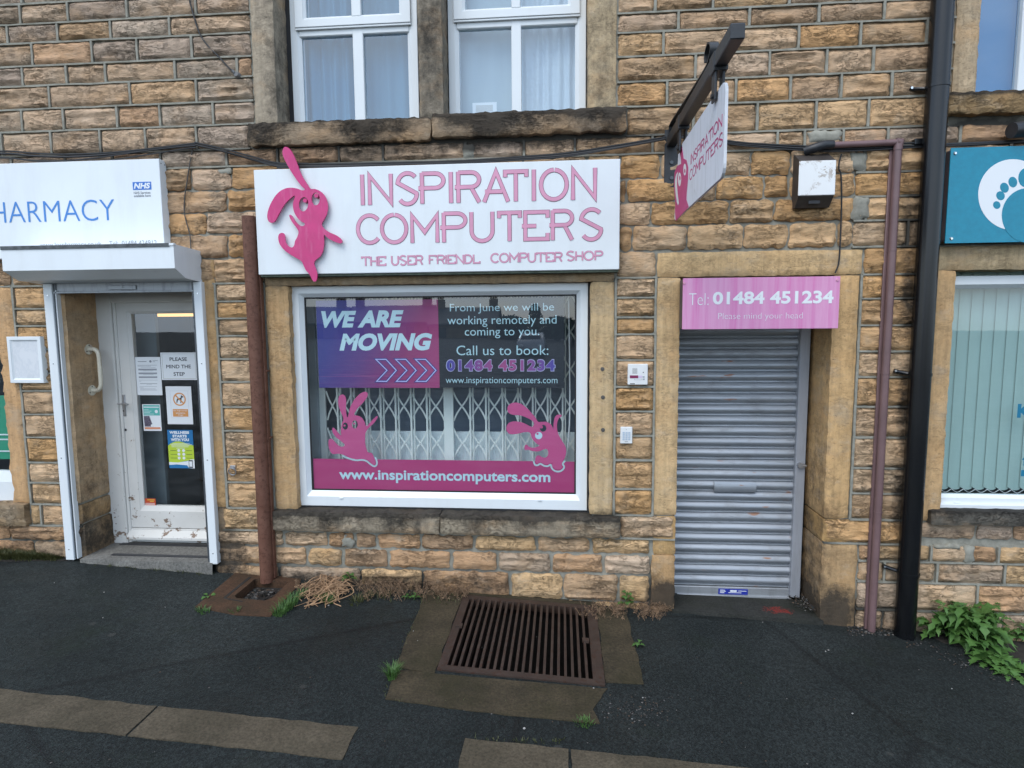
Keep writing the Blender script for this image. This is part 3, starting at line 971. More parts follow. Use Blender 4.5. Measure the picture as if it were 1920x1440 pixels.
# backing wall with the openings left in it
opens = [(PJL[1] - .02, PJR[0] + .02, -.5, P_TOP), (MJL[1] - .02, MJR[0] + .02, M_SILL[2] + .03, M_LINT[0] + .02), (DJL[1] - .02, DJR[0] + .02, -.5, D_LINT[0] + .02),
         (UJL[1] - .02, UM[0] + .02, U_SILL[3] - .03, U_TOP + .02), (UM[1] - .02, UJR[0] + .02, U_SILL[3] - .03, U_TOP + .02),
         (RJ[1] - .02, 6.2, R_SILLZ[1] - .03, R_LINT[0] + .02), (VJ[1] - .02, 5.4, V_SILLZ[1] - .03, U_TOP + .02), (-6.4, LJ[0] + .02, LA - .02, L6 + .02)]
gx = sorted(set([XW0, XW1] + [o[0] for o in opens] + [o[1] for o in opens]))
gzs = sorted(set([ZB, ZTOP] + [max(ZB, o[2]) for o in opens] + [o[3] for o in opens]))
wall.mi = 1
YB0, YB1 = .016, .36
def inside(cx, cz): return any(o[0] < cx < o[1] and o[2] < cz < o[3] for o in opens)
for i in range(len(gx) - 1):
    for j in range(len(gzs) - 1):
        a, b, c, d = gx[i], gx[i + 1], gzs[j], gzs[j + 1]
        if inside((a + b) / 2, (c + d) / 2): continue
        # front face in small cells so that stains can vary over it
        nx, nz = max(1, int((b - a) / .12)), max(1, int((d - c) / .12))
        vs = [(a + (b - a) * p / nx, YB0, c + (d - c) * q / nz) for q in range(nz + 1) for p in range(nx + 1)]
        wall.add(vs, [(q * (nx + 1) + p, q * (nx + 1) + p + 1, (q + 1) * (nx + 1) + p + 1, (q + 1) * (nx + 1) + p) for q in range(nz) for p in range(nx)], None, [soot_at(v[0], v[2]) for v in vs])
        wall.add([(a, YB1, c), (b, YB1, c), (b, YB1, d), (a, YB1, d)], [(0, 1, 2, 3)])
        for (p, q, e) in (((a, c), (a, d), (-1, 0)), ((b, c), (b, d), (1, 0)), ((a, c), (b, c), (0, -1)), ((a, d), (b, d), (0, 1))):
            ii, jj = i + e[0], j + e[1]
            edge = ii < 0 or jj < 0 or ii >= len(gx) - 1 or jj >= len(gzs) - 1
            if edge or inside((gx[ii] + gx[ii + 1]) / 2, (gzs[jj] + gzs[jj + 1]) / 2):
                wall.add([(p[0], YB0, p[1]), (q[0], YB0, q[1]), (q[0], YB1, q[1]), (p[0], YB1, p[1])], [(0, 1, 2, 3)])

bld = thing('stone_building', 'sandstone terrace building with rock-faced masonry and three ground floor shop fronts', 'building', (0, 0, 0))
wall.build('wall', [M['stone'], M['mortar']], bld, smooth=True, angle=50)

# dressed stone round the openings
def dressed(name, x0, x1, z0, z1, yf=-.008, yb=.35, tint=(.42, .27, .13), amp=.0035, rag=.004, res=.028, soot=soot_at, mat='ashlar', edge=.016, layer=.6):
    b = MB()
    b.rock(x0, x1, z0, z1, yf, yb, amp, res, edge, .012, rag, .012, rnd.uniform(0, 90), tint, soot, layer)
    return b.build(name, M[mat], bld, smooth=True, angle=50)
J = dressed
J('jamb_stone', MJL[0], MJL[1], LA - .0, M_LINT[0] - .004, tint=(0.479, 0.316, 0.162), rag=.006)
J('jamb_stone', MJR[0], MJR[1], LA + .0, M_LINT[0] - .004, tint=(0.544, 0.390, 0.215))
J('lintel', MJL[0] - .0, MJR[1], M_LINT[0], M_LINT[1], tint=(0.392, 0.279, 0.166))
J('jamb_stone', DJL[0], DJL[1], LA + .004, D_LINT[0] - .004, tint=(0.588, 0.405, 0.215))
J('jamb_stone', DJR[0], DJR[1], LA + .004, D_LINT[0] - .004, tint=(0.577, 0.369, 0.176))
J('jamb_stone', DBL, DJL[1], ZB, LC, -.010, tint=(0.457, 0.284, 0.137), amp=.008, rag=.007)
J('jamb_stone', DJL[1] - .16, DJL[1], LC + .004, LA - .006, .0, tint=(0.512, 0.326, 0.146), amp=.003)
J('jamb_stone', DJR[0], DBR, ZB, LB - .004, -.010, tint=(0.435, 0.284, 0.146), amp=.008, rag=.007)
J('jamb_stone', DJR[0], DJR[0] + .16, LB + .0, LA - .004, .0, tint=(0.500, 0.306, 0.127))
J('lintel', DJL[0], DJR[1] + .01, D_LINT[0], D_LINT[1], tint=(0.588, 0.400, 0.206), amp=.006)
J('jamb_stone', PJL[0] + .01, PJL[1], LA + .01, P_TOP, tint=(0.479, 0.336, 0.200))
J('jamb_stone', PJL[0] + .03, PJL[1], LB + .02, LA - .004, .0, tint=(0.435, 0.279, 0.137), amp=.004)
J('jamb_stone', PJL[0] + .03, PJL[1] + .004, ZB, LB + .008, .0, tint=(0.392, 0.263, 0.146), amp=.006)
J('jamb_stone', PJR[0], PJR[1], LA + .004, P_TOP, tint=(0.446, 0.284, 0.137))
J('jamb_stone', PJR[0], PJR[0] + .25, ZB, LA - .004, .001, tint=(.20, .15, .10))
J('lintel', PJL[0], PJR[1], P_TOP, L5 - .004, .0, tint=(0.414, 0.274, 0.137))
J('jamb_stone', LJ[0], LJ[1], LA + .004, L6, tint=(0.565, 0.348, 0.176), rag=.016)
J('jamb_stone', UJL[0], UJL[1], U_SILL[3] - .01, U_TOP, yb=.26, tint=(0.392, 0.326, 0.241))
J('mullion_stone', UM[0], UM[1], U_SILL[3] - .01, U_TOP, yb=.26, tint=(.27, .23, .175))
J('jamb_stone', UJR[0], UJR[1], U_SILL[3] - .01, U_TOP, yb=.26, tint=(0.457, 0.353, 0.220))
J('lintel', UJL[0] - .1, UJR[1] + .1, U_TOP + .004, U_TOP + .25, tint=(0.359, 0.263, 0.146))
J('jamb_stone', RJ[0], RJ[1], LA, R_LINT[0] - .004, tint=(0.555, 0.363, 0.186))
J('lintel', RJ[0] - .02, 6.4, R_LINT[0], R_LINT[1], tint=(0.468, 0.353, 0.210))
J('jamb_stone', VJ[0], VJ[1], V_SILLZ[1] - .01, U_TOP, yb=.26, tint=(0.500, 0.379, 0.244))
J('lintel', VJ[0] - .1, 5.6, U_TOP + .004, U_TOP + .25, tint=(0.359, 0.263, 0.146))
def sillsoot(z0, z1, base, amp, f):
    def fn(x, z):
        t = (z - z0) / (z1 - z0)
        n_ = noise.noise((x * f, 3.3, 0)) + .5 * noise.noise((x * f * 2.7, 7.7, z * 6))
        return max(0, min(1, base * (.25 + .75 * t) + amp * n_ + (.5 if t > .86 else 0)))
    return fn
xm = WX(808, 240, -.05)
us = sillsoot(U_SILL[2], U_SILL[3], .80, .75, 2.6)
J('window_sill', U_SILL[0], xm - .003, U_SILL[2] - .004, U_SILL[3] - .004, -.055, .25, (.35, .25, .16), .009, .008, .02, us, 'stone', .02, 2.0)
J('window_sill', xm + .003, U_SILL[1], U_SILL[2] + .012, U_SILL[3] + .012, -.06, .25, (.33, .235, .15), .009, .008, .02, us, 'stone', .02, 2.0)
xm2 = WX(824, 985, -.055)
ms = sillsoot(M_SILL[2], M_SILL[3], .62, .30, 5.5)
J('window_sill', M_SILL[0], xm2 - .003, M_SILL[2], M_SILL[3] + .012, -.058, .2, (.33, .275, .20), .004, .006, .02, ms, 'sill', .022, .5)
J('window_sill', xm2 + .003, M_SILL[1], M_SILL[2], M_SILL[3] + .008, -.062, .2, (.32, .265, .19), .004, .006, .02, ms, 'sill', .022, .5)
rs = sillsoot(R_SILLZ[0], R_SILLZ[1], .62, .1, 3)
J('window_sill', RJ[0] + .05, 6.3, R_SILLZ[0], R_SILLZ[1], -.06, .2, (.14, .13, .11), .003, .003, .03, rs, 'stone')
vs_ = sillsoot(V_SILLZ[0], V_SILLZ[1], .40, .35, 3)
J('window_sill', VJ[0] - .06, 5.5, V_SILLZ[0], V_SILLZ[1], -.06, .25, (.36, .24, .12), .010, .008, .02, vs_, 'stone', .02, 2.0)
J('window_sill', -6.4, LJ[1] - .02, LB + .004, LA, -.05, .2, (.33, .235, .14), .010, .008, .03, soot_at, 'stone', .02, 2.0)

def quad_pane(r, y):
    b = MB(); x0, x1, z0, z1 = r
    b.add([(x0, y, z0), (x1, y, z0), (x1, y, z1), (x0, y, z1)], [(0, 1, 2, 3)])
    return b
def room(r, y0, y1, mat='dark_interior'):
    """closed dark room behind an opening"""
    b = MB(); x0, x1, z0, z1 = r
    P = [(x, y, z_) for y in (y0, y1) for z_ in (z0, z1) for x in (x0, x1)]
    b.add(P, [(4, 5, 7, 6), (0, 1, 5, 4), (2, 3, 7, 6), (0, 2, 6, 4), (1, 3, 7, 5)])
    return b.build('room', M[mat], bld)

# --- main shop window
fo = rect4((545.2, 538), (1100.7, 529.5), (565, 948.5), (1102.2, 956), .07)
fi = rect4((569.5, 559), (1080, 550.5), (585.4, 920.6), (1080.8, 925), .10)
b = MB(); b.frame(fo, fi, .066, .13, .034, .34)
win = b.build('window', M['pvc'], bld)
b = MB()
for px_, py_ in ((640, 934), (1012, 938)):
    x, z = W(px_, py_, .066); b = MB(); b.box(x - .014, x + .014, .058, .068, z - .005, z + .005, .002); b.build('drain_cap', M['pvc'], win)
b = MB()
e = .010
for (a, c) in (((fo[0] - .035, fo[0] + .004), (fo[2] - .03, fo[3] + .03)), ((fo[1] - .004, fo[1] + .02), (fo[2] - .03, fo[3] + .03)), ((fo[0], fo[1]), (fo[3] - .004, fo[3] + .03)), ((fo[0], fo[1]), (fo[2] - .03, fo[2] + .004))):
    b.box(a[0], a[1], .075, .15, c[0], c[1], .001)
b.build('seal', M['soot'], win)
b = MB(); b.frame(fi, tuple(fi[k] + (.012 if k in (0, 2) else -.012) for k in range(4)), .099, .104, .001)
b.build('gasket', M['soot'], win)
YG = .105
quad_pane(fi, YG).build('pane', M['glass'], win)
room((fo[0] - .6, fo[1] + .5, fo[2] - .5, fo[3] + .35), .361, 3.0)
b = MB(); b.box(fo[0], fo[1], .14, .36, fo[2] - .03, fo[2] + .006, .002)
b.build('inner_sill', M['interior_pale'], win)

# --- shutter in the doorway
SD = .33
sx0, sx1 = DJL[1] - .02, avg(WX(1502, 630, .30), WX(1478, 1110, .30))
zt0 = WZ(1380, 655, SD); zb0 = WZ(1380, 1098.5, SD)
pit = (zt0 - zb0) / 22
b = MB()
prof = []
zc = zb0
for k in range(25):
    z0_ = zb0 + k * pit
    prof += [(z0_ + .0005, .000), (z0_ + .0055, -.005), (z0_ + .010, -.004), (z0_ + .0125, .006), (z0_ + .0165, .006), (z0_ + .019, -.002)]
    for q in range(1, 8):
        t = q / 8
        prof.append((z0_ + .019 + (pit - .026) * t, -.002 - .017 * math.sin(math.pi * t)))
    prof += [(z0_ + pit - .006, -.002), (z0_ + pit - .003, .006)]
n = len(prof)
vs, fs = [], []
nxs = 12
for i in range(nxs + 1):
    x = sx0 + (sx1 + .01 - sx0) * i / nxs
    vs += [(x, SD + y + .0035 * noise.noise((x * 2.5, z_ * 2.2, 1)) + .0015 * noise.noise((x * 9, z_ * 7, 4)), z_ + .0012 * noise.noise((x * 4, z_ * 9, 7))) for z_, y in prof]
for i in range(nxs):
    for j in range(n - 1):
        fs.append((i * n + j, (i + 1) * n + j, (i + 1) * n + j + 1, i * n + j + 1))
b.add(vs, fs)
def shutter_mat():
    t = NT('worn_galvanised_slats')
    v = t.map((.35, 1, 6))
    n1 = t.noise(v, 5, 6, .6)
    c = t.ramp(n1, [(.3, (.29, .315, .345)), (.7, (.39, .415, .445))])
    st = t.noise(t.map((2.2, 1, 26), loc=(1, 0, 3)), 2.2, 4, .6)
    c = t.mix(t.ramp(st, [(.62, 0), (.74, .6)]), c, (.12, .125, .13))
    ru = t.noise(t.map((3, 1, 13), loc=(2.3, 0, 5.1)), 1.5, 3, .5)
    f = t.ramp(ru, [(.685, 0), (.74, .85)])
    c = t.mix(f, c, (.30, .12, .045))
    dd = t.noise(t.map((1.2, 1, 2.4), loc=(6, 0, 2)), 3, 7, .7)
    c = t.mix(t.ramp(dd, [(.52, 0), (.75, .55)]), c, (.17, .165, .155))
    t.set(col=c, rough=t.ramp(dd, [(.4, .42), (.7, .62)]), metal=t.math('MULTIPLY', t.math('SUBTRACT', 1, f), .5))
    return t.m
M['slats'] = shutter_mat()
shut = b.build('roller_shutter', M['slats'], bld, smooth=True, angle=50)
b = MB(); zbb = WZ(1380, 1117, SD)
b.box(sx0, sx1, SD - .02, SD + .012, zbb + .006, zb0 - .004, .003)
b.box(sx0, sx1, SD - .035, SD - .018, zbb, zbb + .016, .002)
b.build('bottom_bar', M['galv'], shut)
b = MB(); gx1 = avg(WX(1523, 640, .28), WX(1497, 1118, .28))
b.box(sx1, gx1, .28, .36, WZ(1490, 1121, .28), D_LINT[0] + .05, .004)
b.build('guide_rail', M['plastic_grey'], shut)
M['guide'] = plain('grey_painted_guide', (.30, .315, .345), .4, var=.05, scale=4, dirt=((.14, .13, .12), .4, 8))
bpy.data.objects['guide_rail'].data.materials[0] = M['guide']
b = MB(); b.box(DJL[1] - .004, DJL[1] + .022, .25, .345, WZ(1280, 1112, .3), D_LINT[0] - .02, .003)
b.build('guide_rail', M['guide'], shut)
b = MB()
x0, z1 = W(1339, 903, SD - .02); x1, z0 = W(1417, 923, SD - .02)
n = 8
vs = [(x, SD - .020 - .014 * math.sin(math.pi * min(1, .1 + .8 * q / n)), z1 + (z0 - z1) * q / n) for q in range(n + 1) for x in (x0, x1)]
vs += [(x, SD, z1 + (z0 - z1) * q / n) for q in range(n + 1) for x in (x0, x1)]
m_ = 2 * (n + 1)
fs = [(2 * q, 2 * q + 1, 2 * q + 3, 2 * q + 2) for q in range(n)] + [(2 * q, 2 * q + 2, m_ + 2 * q + 2, m_ + 2 * q) for q in range(n)] + [(2 * q + 1, 2 * q + 3, m_ + 2 * q + 3, m_ + 2 * q + 1) for q in range(n)]
fs += [(2 * n, 2 * n + 1, m_ + 2 * n + 1, m_ + 2 * n)]
b.add(vs, fs); b.build('letter_flap', M['slats'], shut, smooth=True)
b = MB(); x, z = W(1500, 872, .27)
b.cyl((x, .282, z), (0, -1, 0), .021, .03, 18); b.cyl((x + .01, .255, z), (1, 0, -.1), .009, .03, 10)
b.build('lock', M['zinc'], shut, smooth=True)
lab = rect(1347, 1103.5, 1402, 1115.5, SD - .022)
b = MB(); b.box(lab[0], lab[1], SD - .024, SD - .0195, lab[2], lab[3], .001)
plate = b.build('maker_plate', plain('blue_plate', (.02, .035, .30), .4), shut)
b = MB()
for (u0, v0, u1, v1) in ((.05, .18, .22, .3), (.05, .42, .25, .52), (.05, .64, .20, .76), (.66, .28, .95, .38), (.34, .60, .78, .70), (.40, .2, .62, .5)):
    r = sub(lab, u0, v0, u1, v1); b.box(r[0], r[1], SD - .0247, SD - .0235, r[2], r[3], .0002)
b.build('print', M['white_print'], shut)
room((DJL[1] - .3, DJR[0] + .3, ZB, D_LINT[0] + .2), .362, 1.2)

# --- pharmacy doorway: painted door and frame
DD = .31
fx0 = avg(WX(186, 562, DD), WX(216, 930, DD)); fx1 = avg(WX(205, 562, DD), WX(234, 930, DD))
dz_floor = WZ(225, 1018, DD); dz_top = WZ(280, 546, DD)
ox1 = PJR[0] + .02
b = MB(); b.box(PJL[1] - .03, fx1, DD, DD + .12, dz_floor - .01, P_TOP, .006)
b.box(fx1, ox1, DD, DD + .12, WZ(280, 567, DD), P_TOP, .006)
b.box(fx1, fx1 + .025, DD + .018, DD + .1, dz_floor, dz_top, .004)
vz = [1.0 if (v[2] < .6 and v[2] > .0) else .35 for v in b.v]
b.k = vz
dfr = b.build('door_frame', M['paint'], bld)
dl0 = avg(WX(241, 930, DD + .03), WX(214, 600, DD + .03))
gl0 = avg(WX(246, 590, DD + .045), WX(269, 940, DD + .045)); gl1 = ox1 - .05
gzt = WZ(290, 588, DD + .045); gzb = WZ(330, 949, DD + .045)
b = MB(); b.frame((dl0, ox1, WZ(300, 990, DD + .03), WZ(280, 565, DD + .03)), (gl0, gl1, gzb, gzt), DD + .03, DD + .085, .018, .22)
b.box(dl0 + .008, ox1, DD + .026, DD + .08, dz_floor + .004, WZ(300, 991, DD + .03), .004)
zz0, zz1 = WZ(300, 1011, DD), WZ(300, 995, DD)
b.add([(dl0, DD - .02, zz0), (ox1, DD - .02, zz0), (ox1, DD - .02, zz0 + .02), (dl0, DD - .02, zz0 + .02), (dl0, DD + .03, zz1), (ox1, DD + .03, zz1), (dl0, DD + .03, zz0), (ox1, DD + .03, zz0)],
      [(0, 1, 2, 3), (3, 2, 5, 4), (0, 6, 7, 1), (0, 3, 4, 6), (1, 7, 5, 2)])
b.k = [.95 if v[2] < WZ(300, 960, DD) else .45 for v in b.v]
door = b.build('door', M['paint'], bld)
quad_pane((gl0 - .005, gl1 + .005, gzb - .005, gzt + .005), DD + .062).build('pane', M['glass'], door)
b = MB(); r = rect(226, 740, 237, 780, DD + .028); b.box(r[0], r[1], DD + .022, DD + .030, r[2], r[3], .002)
x, z = W(231, 757, DD); b.tube([(x, DD + .03, z), (x, DD - .01, z), (x + .02, DD - .018, z), (x + .055, DD - .018, z - .004)], .0075, 10)
b.tube([(x, DD - .012, z), (x - .04, DD - .012, z + .002)], .006, 8)
b.build('handle', M['zinc'], door, smooth=True)
b = MB(); x, z = W(231.5, 770, DD + .02); b.box(x - .003, x + .003, DD + .019, DD + .024, z - .010, z + .006, .001)
b.build('keyhole', M['slot'], door)
b = MB(); x, z = W(235.5, 806, DD + .03); b.cyl((x, DD + .032, z), (0, -1, 0), .011, .006, 16)
b.build('latch_hole', M['slot'], door)
M['pharmacy_room'] = plain('grey_shop_walls', (.30, .33, .36), .8)
room((PJL[1] - .5, PJR[0] + 1.0, dz_floor - .02, P_TOP + .1), .44, 2.6, 'pharmacy_room')
b = MB(); b.box(gl0 - .2, WX(300, 700, .6), .58, .62, dz_floor, P_TOP, .003)
tag(b.build('side_partition', plain('slate_partition', (.20, .235, .25), .7), None, recentre=True), 'grey partition just inside the pharmacy door at the left of its glass', 'partition')
# what shows inside the pharmacy
b = MB()
for k in range(4):
    zz = gzb + .25 + k * .42
    b.box(-4.2, -2.6, 2.2, 2.5, zz, zz + .03, .002)
    for q in range(14):
        xx = -4.15 + q * .11
        b.box(xx, xx + rnd.uniform(.05, .09), 2.2, 2.35, zz + .03, zz + rnd.uniform(.1, .28), .002)
tag(b.build('shelf_unit', plain('dim_shelves', (.20, .205, .20), .7, var=.6, scale=8), None, recentre=True), 'dim stocked shelving at the back of the pharmacy, seen through the door glass', 'shelves')
b = MB(); b.box(WX(250, 800, .9), WX(296, 800, .9), .9, 1.5, dz_floor, WZ(300, 872, .9), .01)
b.box(WX(250, 800, .9) - .02, WX(312, 800, .9), .88, 1.55, WZ(300, 872, .9), WZ(300, 866, .9), .004)
tag(b.build('counter', plain('grey_counter', (.22, .23, .23), .6), None, recentre=True), 'grey counter with brown panel inside behind the pharmacy door', 'counter')
b = MB(); r = rect4((268, 586), (400, 583), (269, 594.5), (400, 592), .8)
b.box(r[0], r[1] + .3, .8, .84, r[2], r[3], .003)
mt = plain('lit_orange_pelmet', (.55, .36, .14), .5)
mt.node_tree.nodes['Principled BSDF'].inputs['Emission Color'].default_value = (.62, .36, .12, 1)
mt.node_tree.nodes['Principled BSDF'].inputs['Emission Strength'].default_value = 1.6
tag(b.build('light_pelmet', mt, None, recentre=True), 'glowing orange strip along the ceiling behind the top of the pharmacy door', 'light')

# doorstep of the pharmacy
b = MB(); b.soot = .0
stz = WZ(385, 1050, -.03)
n = 26
vs, fs = [], []
for i in range(n + 1):
    x = PJL[1] + .0 + (ox1 - PJL[1]) * i / n
    yf = -.055 + .02 * noise.noise((x * 5, 2, 0)) + .012 * noise.noise((x * 17, 5, 0))
    vs += [(x, DD + .06, dz_floor), (x, .02, avg(dz_floor, stz)), (x, yf, stz - .012 + .004 * noise.noise((x * 9, 1, 1))), (x, yf - .012, stz - .16)]
for i in range(n):
    for k in range(3): fs.append((i * 4 + k, i * 4 + 4 + k, i * 4 + 5 + k, i * 4 + 1 + k))
b.add(vs, fs, (.05, .05, .05)); b.build('door_step', M['greystep'], bld)
b = MB()
def on_step(x, y_):
    zm = avg(dz_floor, stz)
    z_ = zm + (dz_floor - zm) * (y_ - .02) / (DD + .04) if y_ > .02 else stz - .012 + (zm - stz + .012) * (y_ + .055) / .075
    return (x, y_, z_ + .006)
for y0_, y1_, xa in ((DD - .05, DD - .008, fx0 + .05), (.022, .058, PJL[1] + .2)):
    P = [on_step(xa, y0_), on_step(ox1 - .06, y0_), on_step(ox1 - .06, y1_), on_step(xa, y1_)]
    b.add(P + [(p[0], p[1], p[2] - .004) for p in P], [(0, 1, 2, 3), (0, 4, 5, 1), (0, 3, 7, 4), (1, 5, 6, 2)])
b.build('tread_strip', M['slot'], bpy.data.objects['door_step'])

# pharmacy roller shutter: hood, rails and bottom bar
HX0, HX1 = WX(3, 480, -.32), avg(WX(325, 458, -.32), WX(328, 503, -.32))
hz = [(-.32, avg(WZ(325, 457, -.32), WZ(5, 464, -.32))), (-.32, avg(WZ(328, 503, -.32), WZ(6, 508, -.32))), (-.20, WZ(346, 522, -.20)), (.0, WZ(383, 529, 0)), (.0, WZ(379, 471, 0))]
b = MB(); b.prism([hz], lambda u, v, w: (w, u, v), HX0, HX1)
b.box(HX0 - .003, HX1 + .004, -.326, -.30, hz[0][1] - .012, hz[0][1] + .006, .002)
psh = b.build('shutter_hood', M['white'], bld)
b = MB(); b.box(HX0, HX1 - .03, -.3275, -.321, hz[0][1] - .018, hz[0][1] + .0065, .001)
b.build('hood_seam', plain('dirty_grey_seam', (.07, .08, .085), .7, var=.6, scale=18), psh)
pz1 = hz[3][1] + .0
for (xa, xb, nm) in ((avg(WX(79.4, 536, -.05), WX(123.7, 1049, -.05)), avg(WX(95, 540, -.05), WX(140, 1050, -.05)), 'a'), (avg(WX(363.4, 540, -.05), WX(392, 1055, -.05)), avg(WX(378.5, 540, -.05), WX(406.5, 1055, -.05)), 'b')):
    b = MB(); zb_ = WZ(130, 1050, -.05) if nm == 'a' else WZ(400, 1058, -.05)
    b.box(xa, xb, -.05, .0, zb_, pz1, .003)
    o = b.build('guide_rail', M['pvc'], psh)
    b = MB()
    if nm == 'a':
        b.box(xb + .0005, xb + .022, -.036, .0, zb_ + .01, pz1, .001)
        b.build('rail_slot', M['dark_metal'], psh)
        b = MB(); b.box(xb + .0225, xb + .030, -.045, .0, zb_ + .01, pz1 - .05, .001); b.build('rail_lip', M['pvc'], psh)
    else:
        b.box(xa - .022, xa - .0005, -.036, .0, zb_ + .01, pz1, .001)
        b.build('rail_slot', M['dark_metal'], psh)
    b = MB()
    for t in (.04, .38, .72, .96):
        b = MB(); b.cyl((avg(xa, xb), -.05, zb_ + (pz1 - zb_) * t), (0, -1, 0), .005, .002, 10); b.build('screw', M['chrome'], o)
xa = avg(WX(95, 540, -.05), WX(140, 1050, -.05)); xb = avg(WX(363.4, 540, -.05), WX(392, 1055, -.05))
zA, zB_ = WZ(230, 549, -.03), WZ(230, 532, -.03)
b = MB(); b.box(xa + .005, xb - .005, -.03, -.005, zA + .014, zB_ + .03, .002); b.box(xa + .005, xb - .005, -.045, -.005, zA, zA + .014, .002)
bar = b.build('bottom_bar', M['grey_bar'], psh)
b = MB(); r = rect(205, 537, 256, 543, -.033)
ext = spline([(r[0], -.036, r[2] + .004), (avg(r[0], r[1]), -.036, r[2] - .006), (r[1], -.036, r[2] + .004)], 4)
b.box(r[0], r[1], -.040, -.029, r[2], r[3] + .008, .006)
x, z = W(228, 537.5, -.04); b.cyl((x, -.040, z), (0, -1, 0), .012, .004, 16)
b.build('lock_plate', M['grey_bar'], psh)

# --- upper windows
def upper_window(gl, rect_outer, mull, transom, sash_rail, dpt=.20):
    x0, x1, z0, z1 = rect_outer
    b = MB(); fw = .078
    b.frame((x0, x1, z0, z1), (x0 + fw, x1 - fw, z0 + .02, z1 - fw), dpt, dpt + .07, .02, .35)
    b.box(mull[0], mull[1], dpt + .0015, dpt + .06, z0 + .03, transom[1] - .01, .004)
    b.box(x0 + fw * .8, x1 - fw * .8, dpt + .003, dpt + .06, transom[0], transom[1], .006)
    w = b.build('window', M['pvc'], bld)
    b = MB(); so = (x0 + .045, x1 - .045, transom[1] - .012, z1 - .045); si = (so[0] + .085, so[1] - .085, so[2] + sash_rail, so[3] - .085)
    b.frame(so, si, dpt - .022, dpt + .05, .016, .25)
    b.box(mull[0] + .004, mull[1] - .004, dpt - .018, dpt + .04, si[2] - .01, si[3] + .01, .004)
    b.box(so[0], so[1], dpt - .016, dpt - .001, so[2] - .014, so[2] - .002, .001)
    b.build('sash', M['pvc'], w)
    quad_pane((x0 + .03, x1 - .03, z0 + .02, transom[0] + .01), dpt + .03).build('pane', gl, w)
    quad_pane((so[0] + .03, so[1] - .03, so[2] + .03, so[3] - .03), dpt + .012).build('pane', gl, w)
    return w
uz0 = U_SILL[3] - .012
dpt = .20
uw_l = (avg(WX(542.7, 0, dpt), WX(550.5, 223, dpt)), avg(WX(780.7, 0, dpt), WX(786.5, 217, dpt)), uz0, U_TOP)
uw_r = (avg(WX(839.5, 0, dpt), WX(841.7, 210, dpt)), avg(WX(1099.3, 0, dpt), WX(1098.3, 201, dpt)), uz0, U_TOP)
tz = (avg(WZ(620, 66, dpt), WZ(1000, 48, dpt)), avg(WZ(620, 47, dpt), WZ(1000, 30, dpt)))
sr = .072
upper_window(M['glass_up'], uw_l, (avg(WX(660, 60, dpt), WX(666, 220, dpt)), avg(WX(680, 60, dpt), WX(685, 220, dpt))), tz, sr)
upper_window(M['glass_up'], uw_r, (avg(WX(958, 60, dpt), WX(960, 205, dpt)), avg(WX(977, 60, dpt), WX(978, 205, dpt))), tz, sr)
b = MB()
for o in (uw_l, uw_r):
    b.box(o[0] - .05, o[0] + .003, .21, .26, o[2], o[3], .001); b.box(o[1] - .003, o[1] + .05, .21, .26, o[2], o[3], .001)
b.build('seal', M['soot'], bld)
for (a, c) in (((UJL[0], UM[0] + .1), 0), ((UM[0] + .11, UJR[1]), 0)):
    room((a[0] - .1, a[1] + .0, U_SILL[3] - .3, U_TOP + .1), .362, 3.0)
def curtain(name, x0, x1, z0, z1, y, mat, label, amp=.022, waves=9, ph=0.0):
    b = MB(); n = int(waves * 10); vs, fs = [], []
    for i in range(n + 1):
        t = i / n
        x = x0 + (x1 - x0) * t
        for k in range(5):
            zz = z0 + (z1 - z0) * k / 4
            vs.append((x + .006 * math.sin(5 * zz + t * 20), y + amp * math.sin(2 * math.pi * waves * t + ph + .5 * noise.noise((t * 6, k * .3, ph))) * (.75 + .25 * noise.noise((t * 9, ph, 0))), zz))
    for i in range(n):
        for k in range(4): fs.append((i * 5 + k, i * 5 + 5 + k, i * 5 + 6 + k, i * 5 + 1 + k))
    b.add(vs, fs)
    tag(b.build(name, mat, None, smooth=True, recentre=True), label, 'curtain')
cb = plain('blue_curtain', (.065, .185, .29), .8)
cn = plain('pale_net_curtain', (.50, .57, .63), .8)
cm = plain('sky_tinted_curtain', (.09, .20, .29), .8)  # blue put into the cloth in place of the pane's sky reflection
curtain('curtain', uw_l[0] + .03, avg(uw_l[0], uw_l[1]) + .02, uz0 - .05, U_TOP, .34, cb, 'blue folded curtain behind the left pane of the left upstairs window', .03, 5)
curtain('curtain', avg(uw_l[0], uw_l[1]) + .03, uw_l[1] - .02, uz0 - .05, U_TOP, .35, cm, 'curtain behind the right pane of the left upstairs window, its pale blue standing in for reflected sky', .012, 4)
curtain('curtain', uw_r[0] + .02, avg(uw_r[0], uw_r[1]), uz0 - .05, U_TOP, .34, plain('grey_blind_cloth', (.36, .45, .50), .8), 'flat pale grey curtain behind the upstairs pane with the small notice', .005, 3)
curtain('curtain', avg(uw_r[0], uw_r[1]) + .01, uw_r[1] - .02, uz0 - .05, U_TOP, .34, cn, 'white net curtain with soft folds in the rightmost pane over the fascia', .018, 6)
pr = rect4((885, 193), (931, 189), (886, 214), (931, 210), .25)
b = MB(); b.box(pr[0], pr[1], .262, .264, pr[2] - .02, pr[3], .0005)
pn = b.build('paper_notice', M['paper'], None, recentre=True)
tag(pn, 'small white paper notice standing at the bottom of an upstairs pane', 'notice')
b = MB()
for k in range(6):
    r = sub(pr, .14, .25 + .1 * k, .84, .31 + .1 * k); b.box(r[0], r[1], .2610, .2625, r[2], r[3], .0002)
o = b.build('print', plain('faint_print', (.48, .47, .44), .7)); o.parent = pn; o.location = -pn.location
def reparent_note(): pass

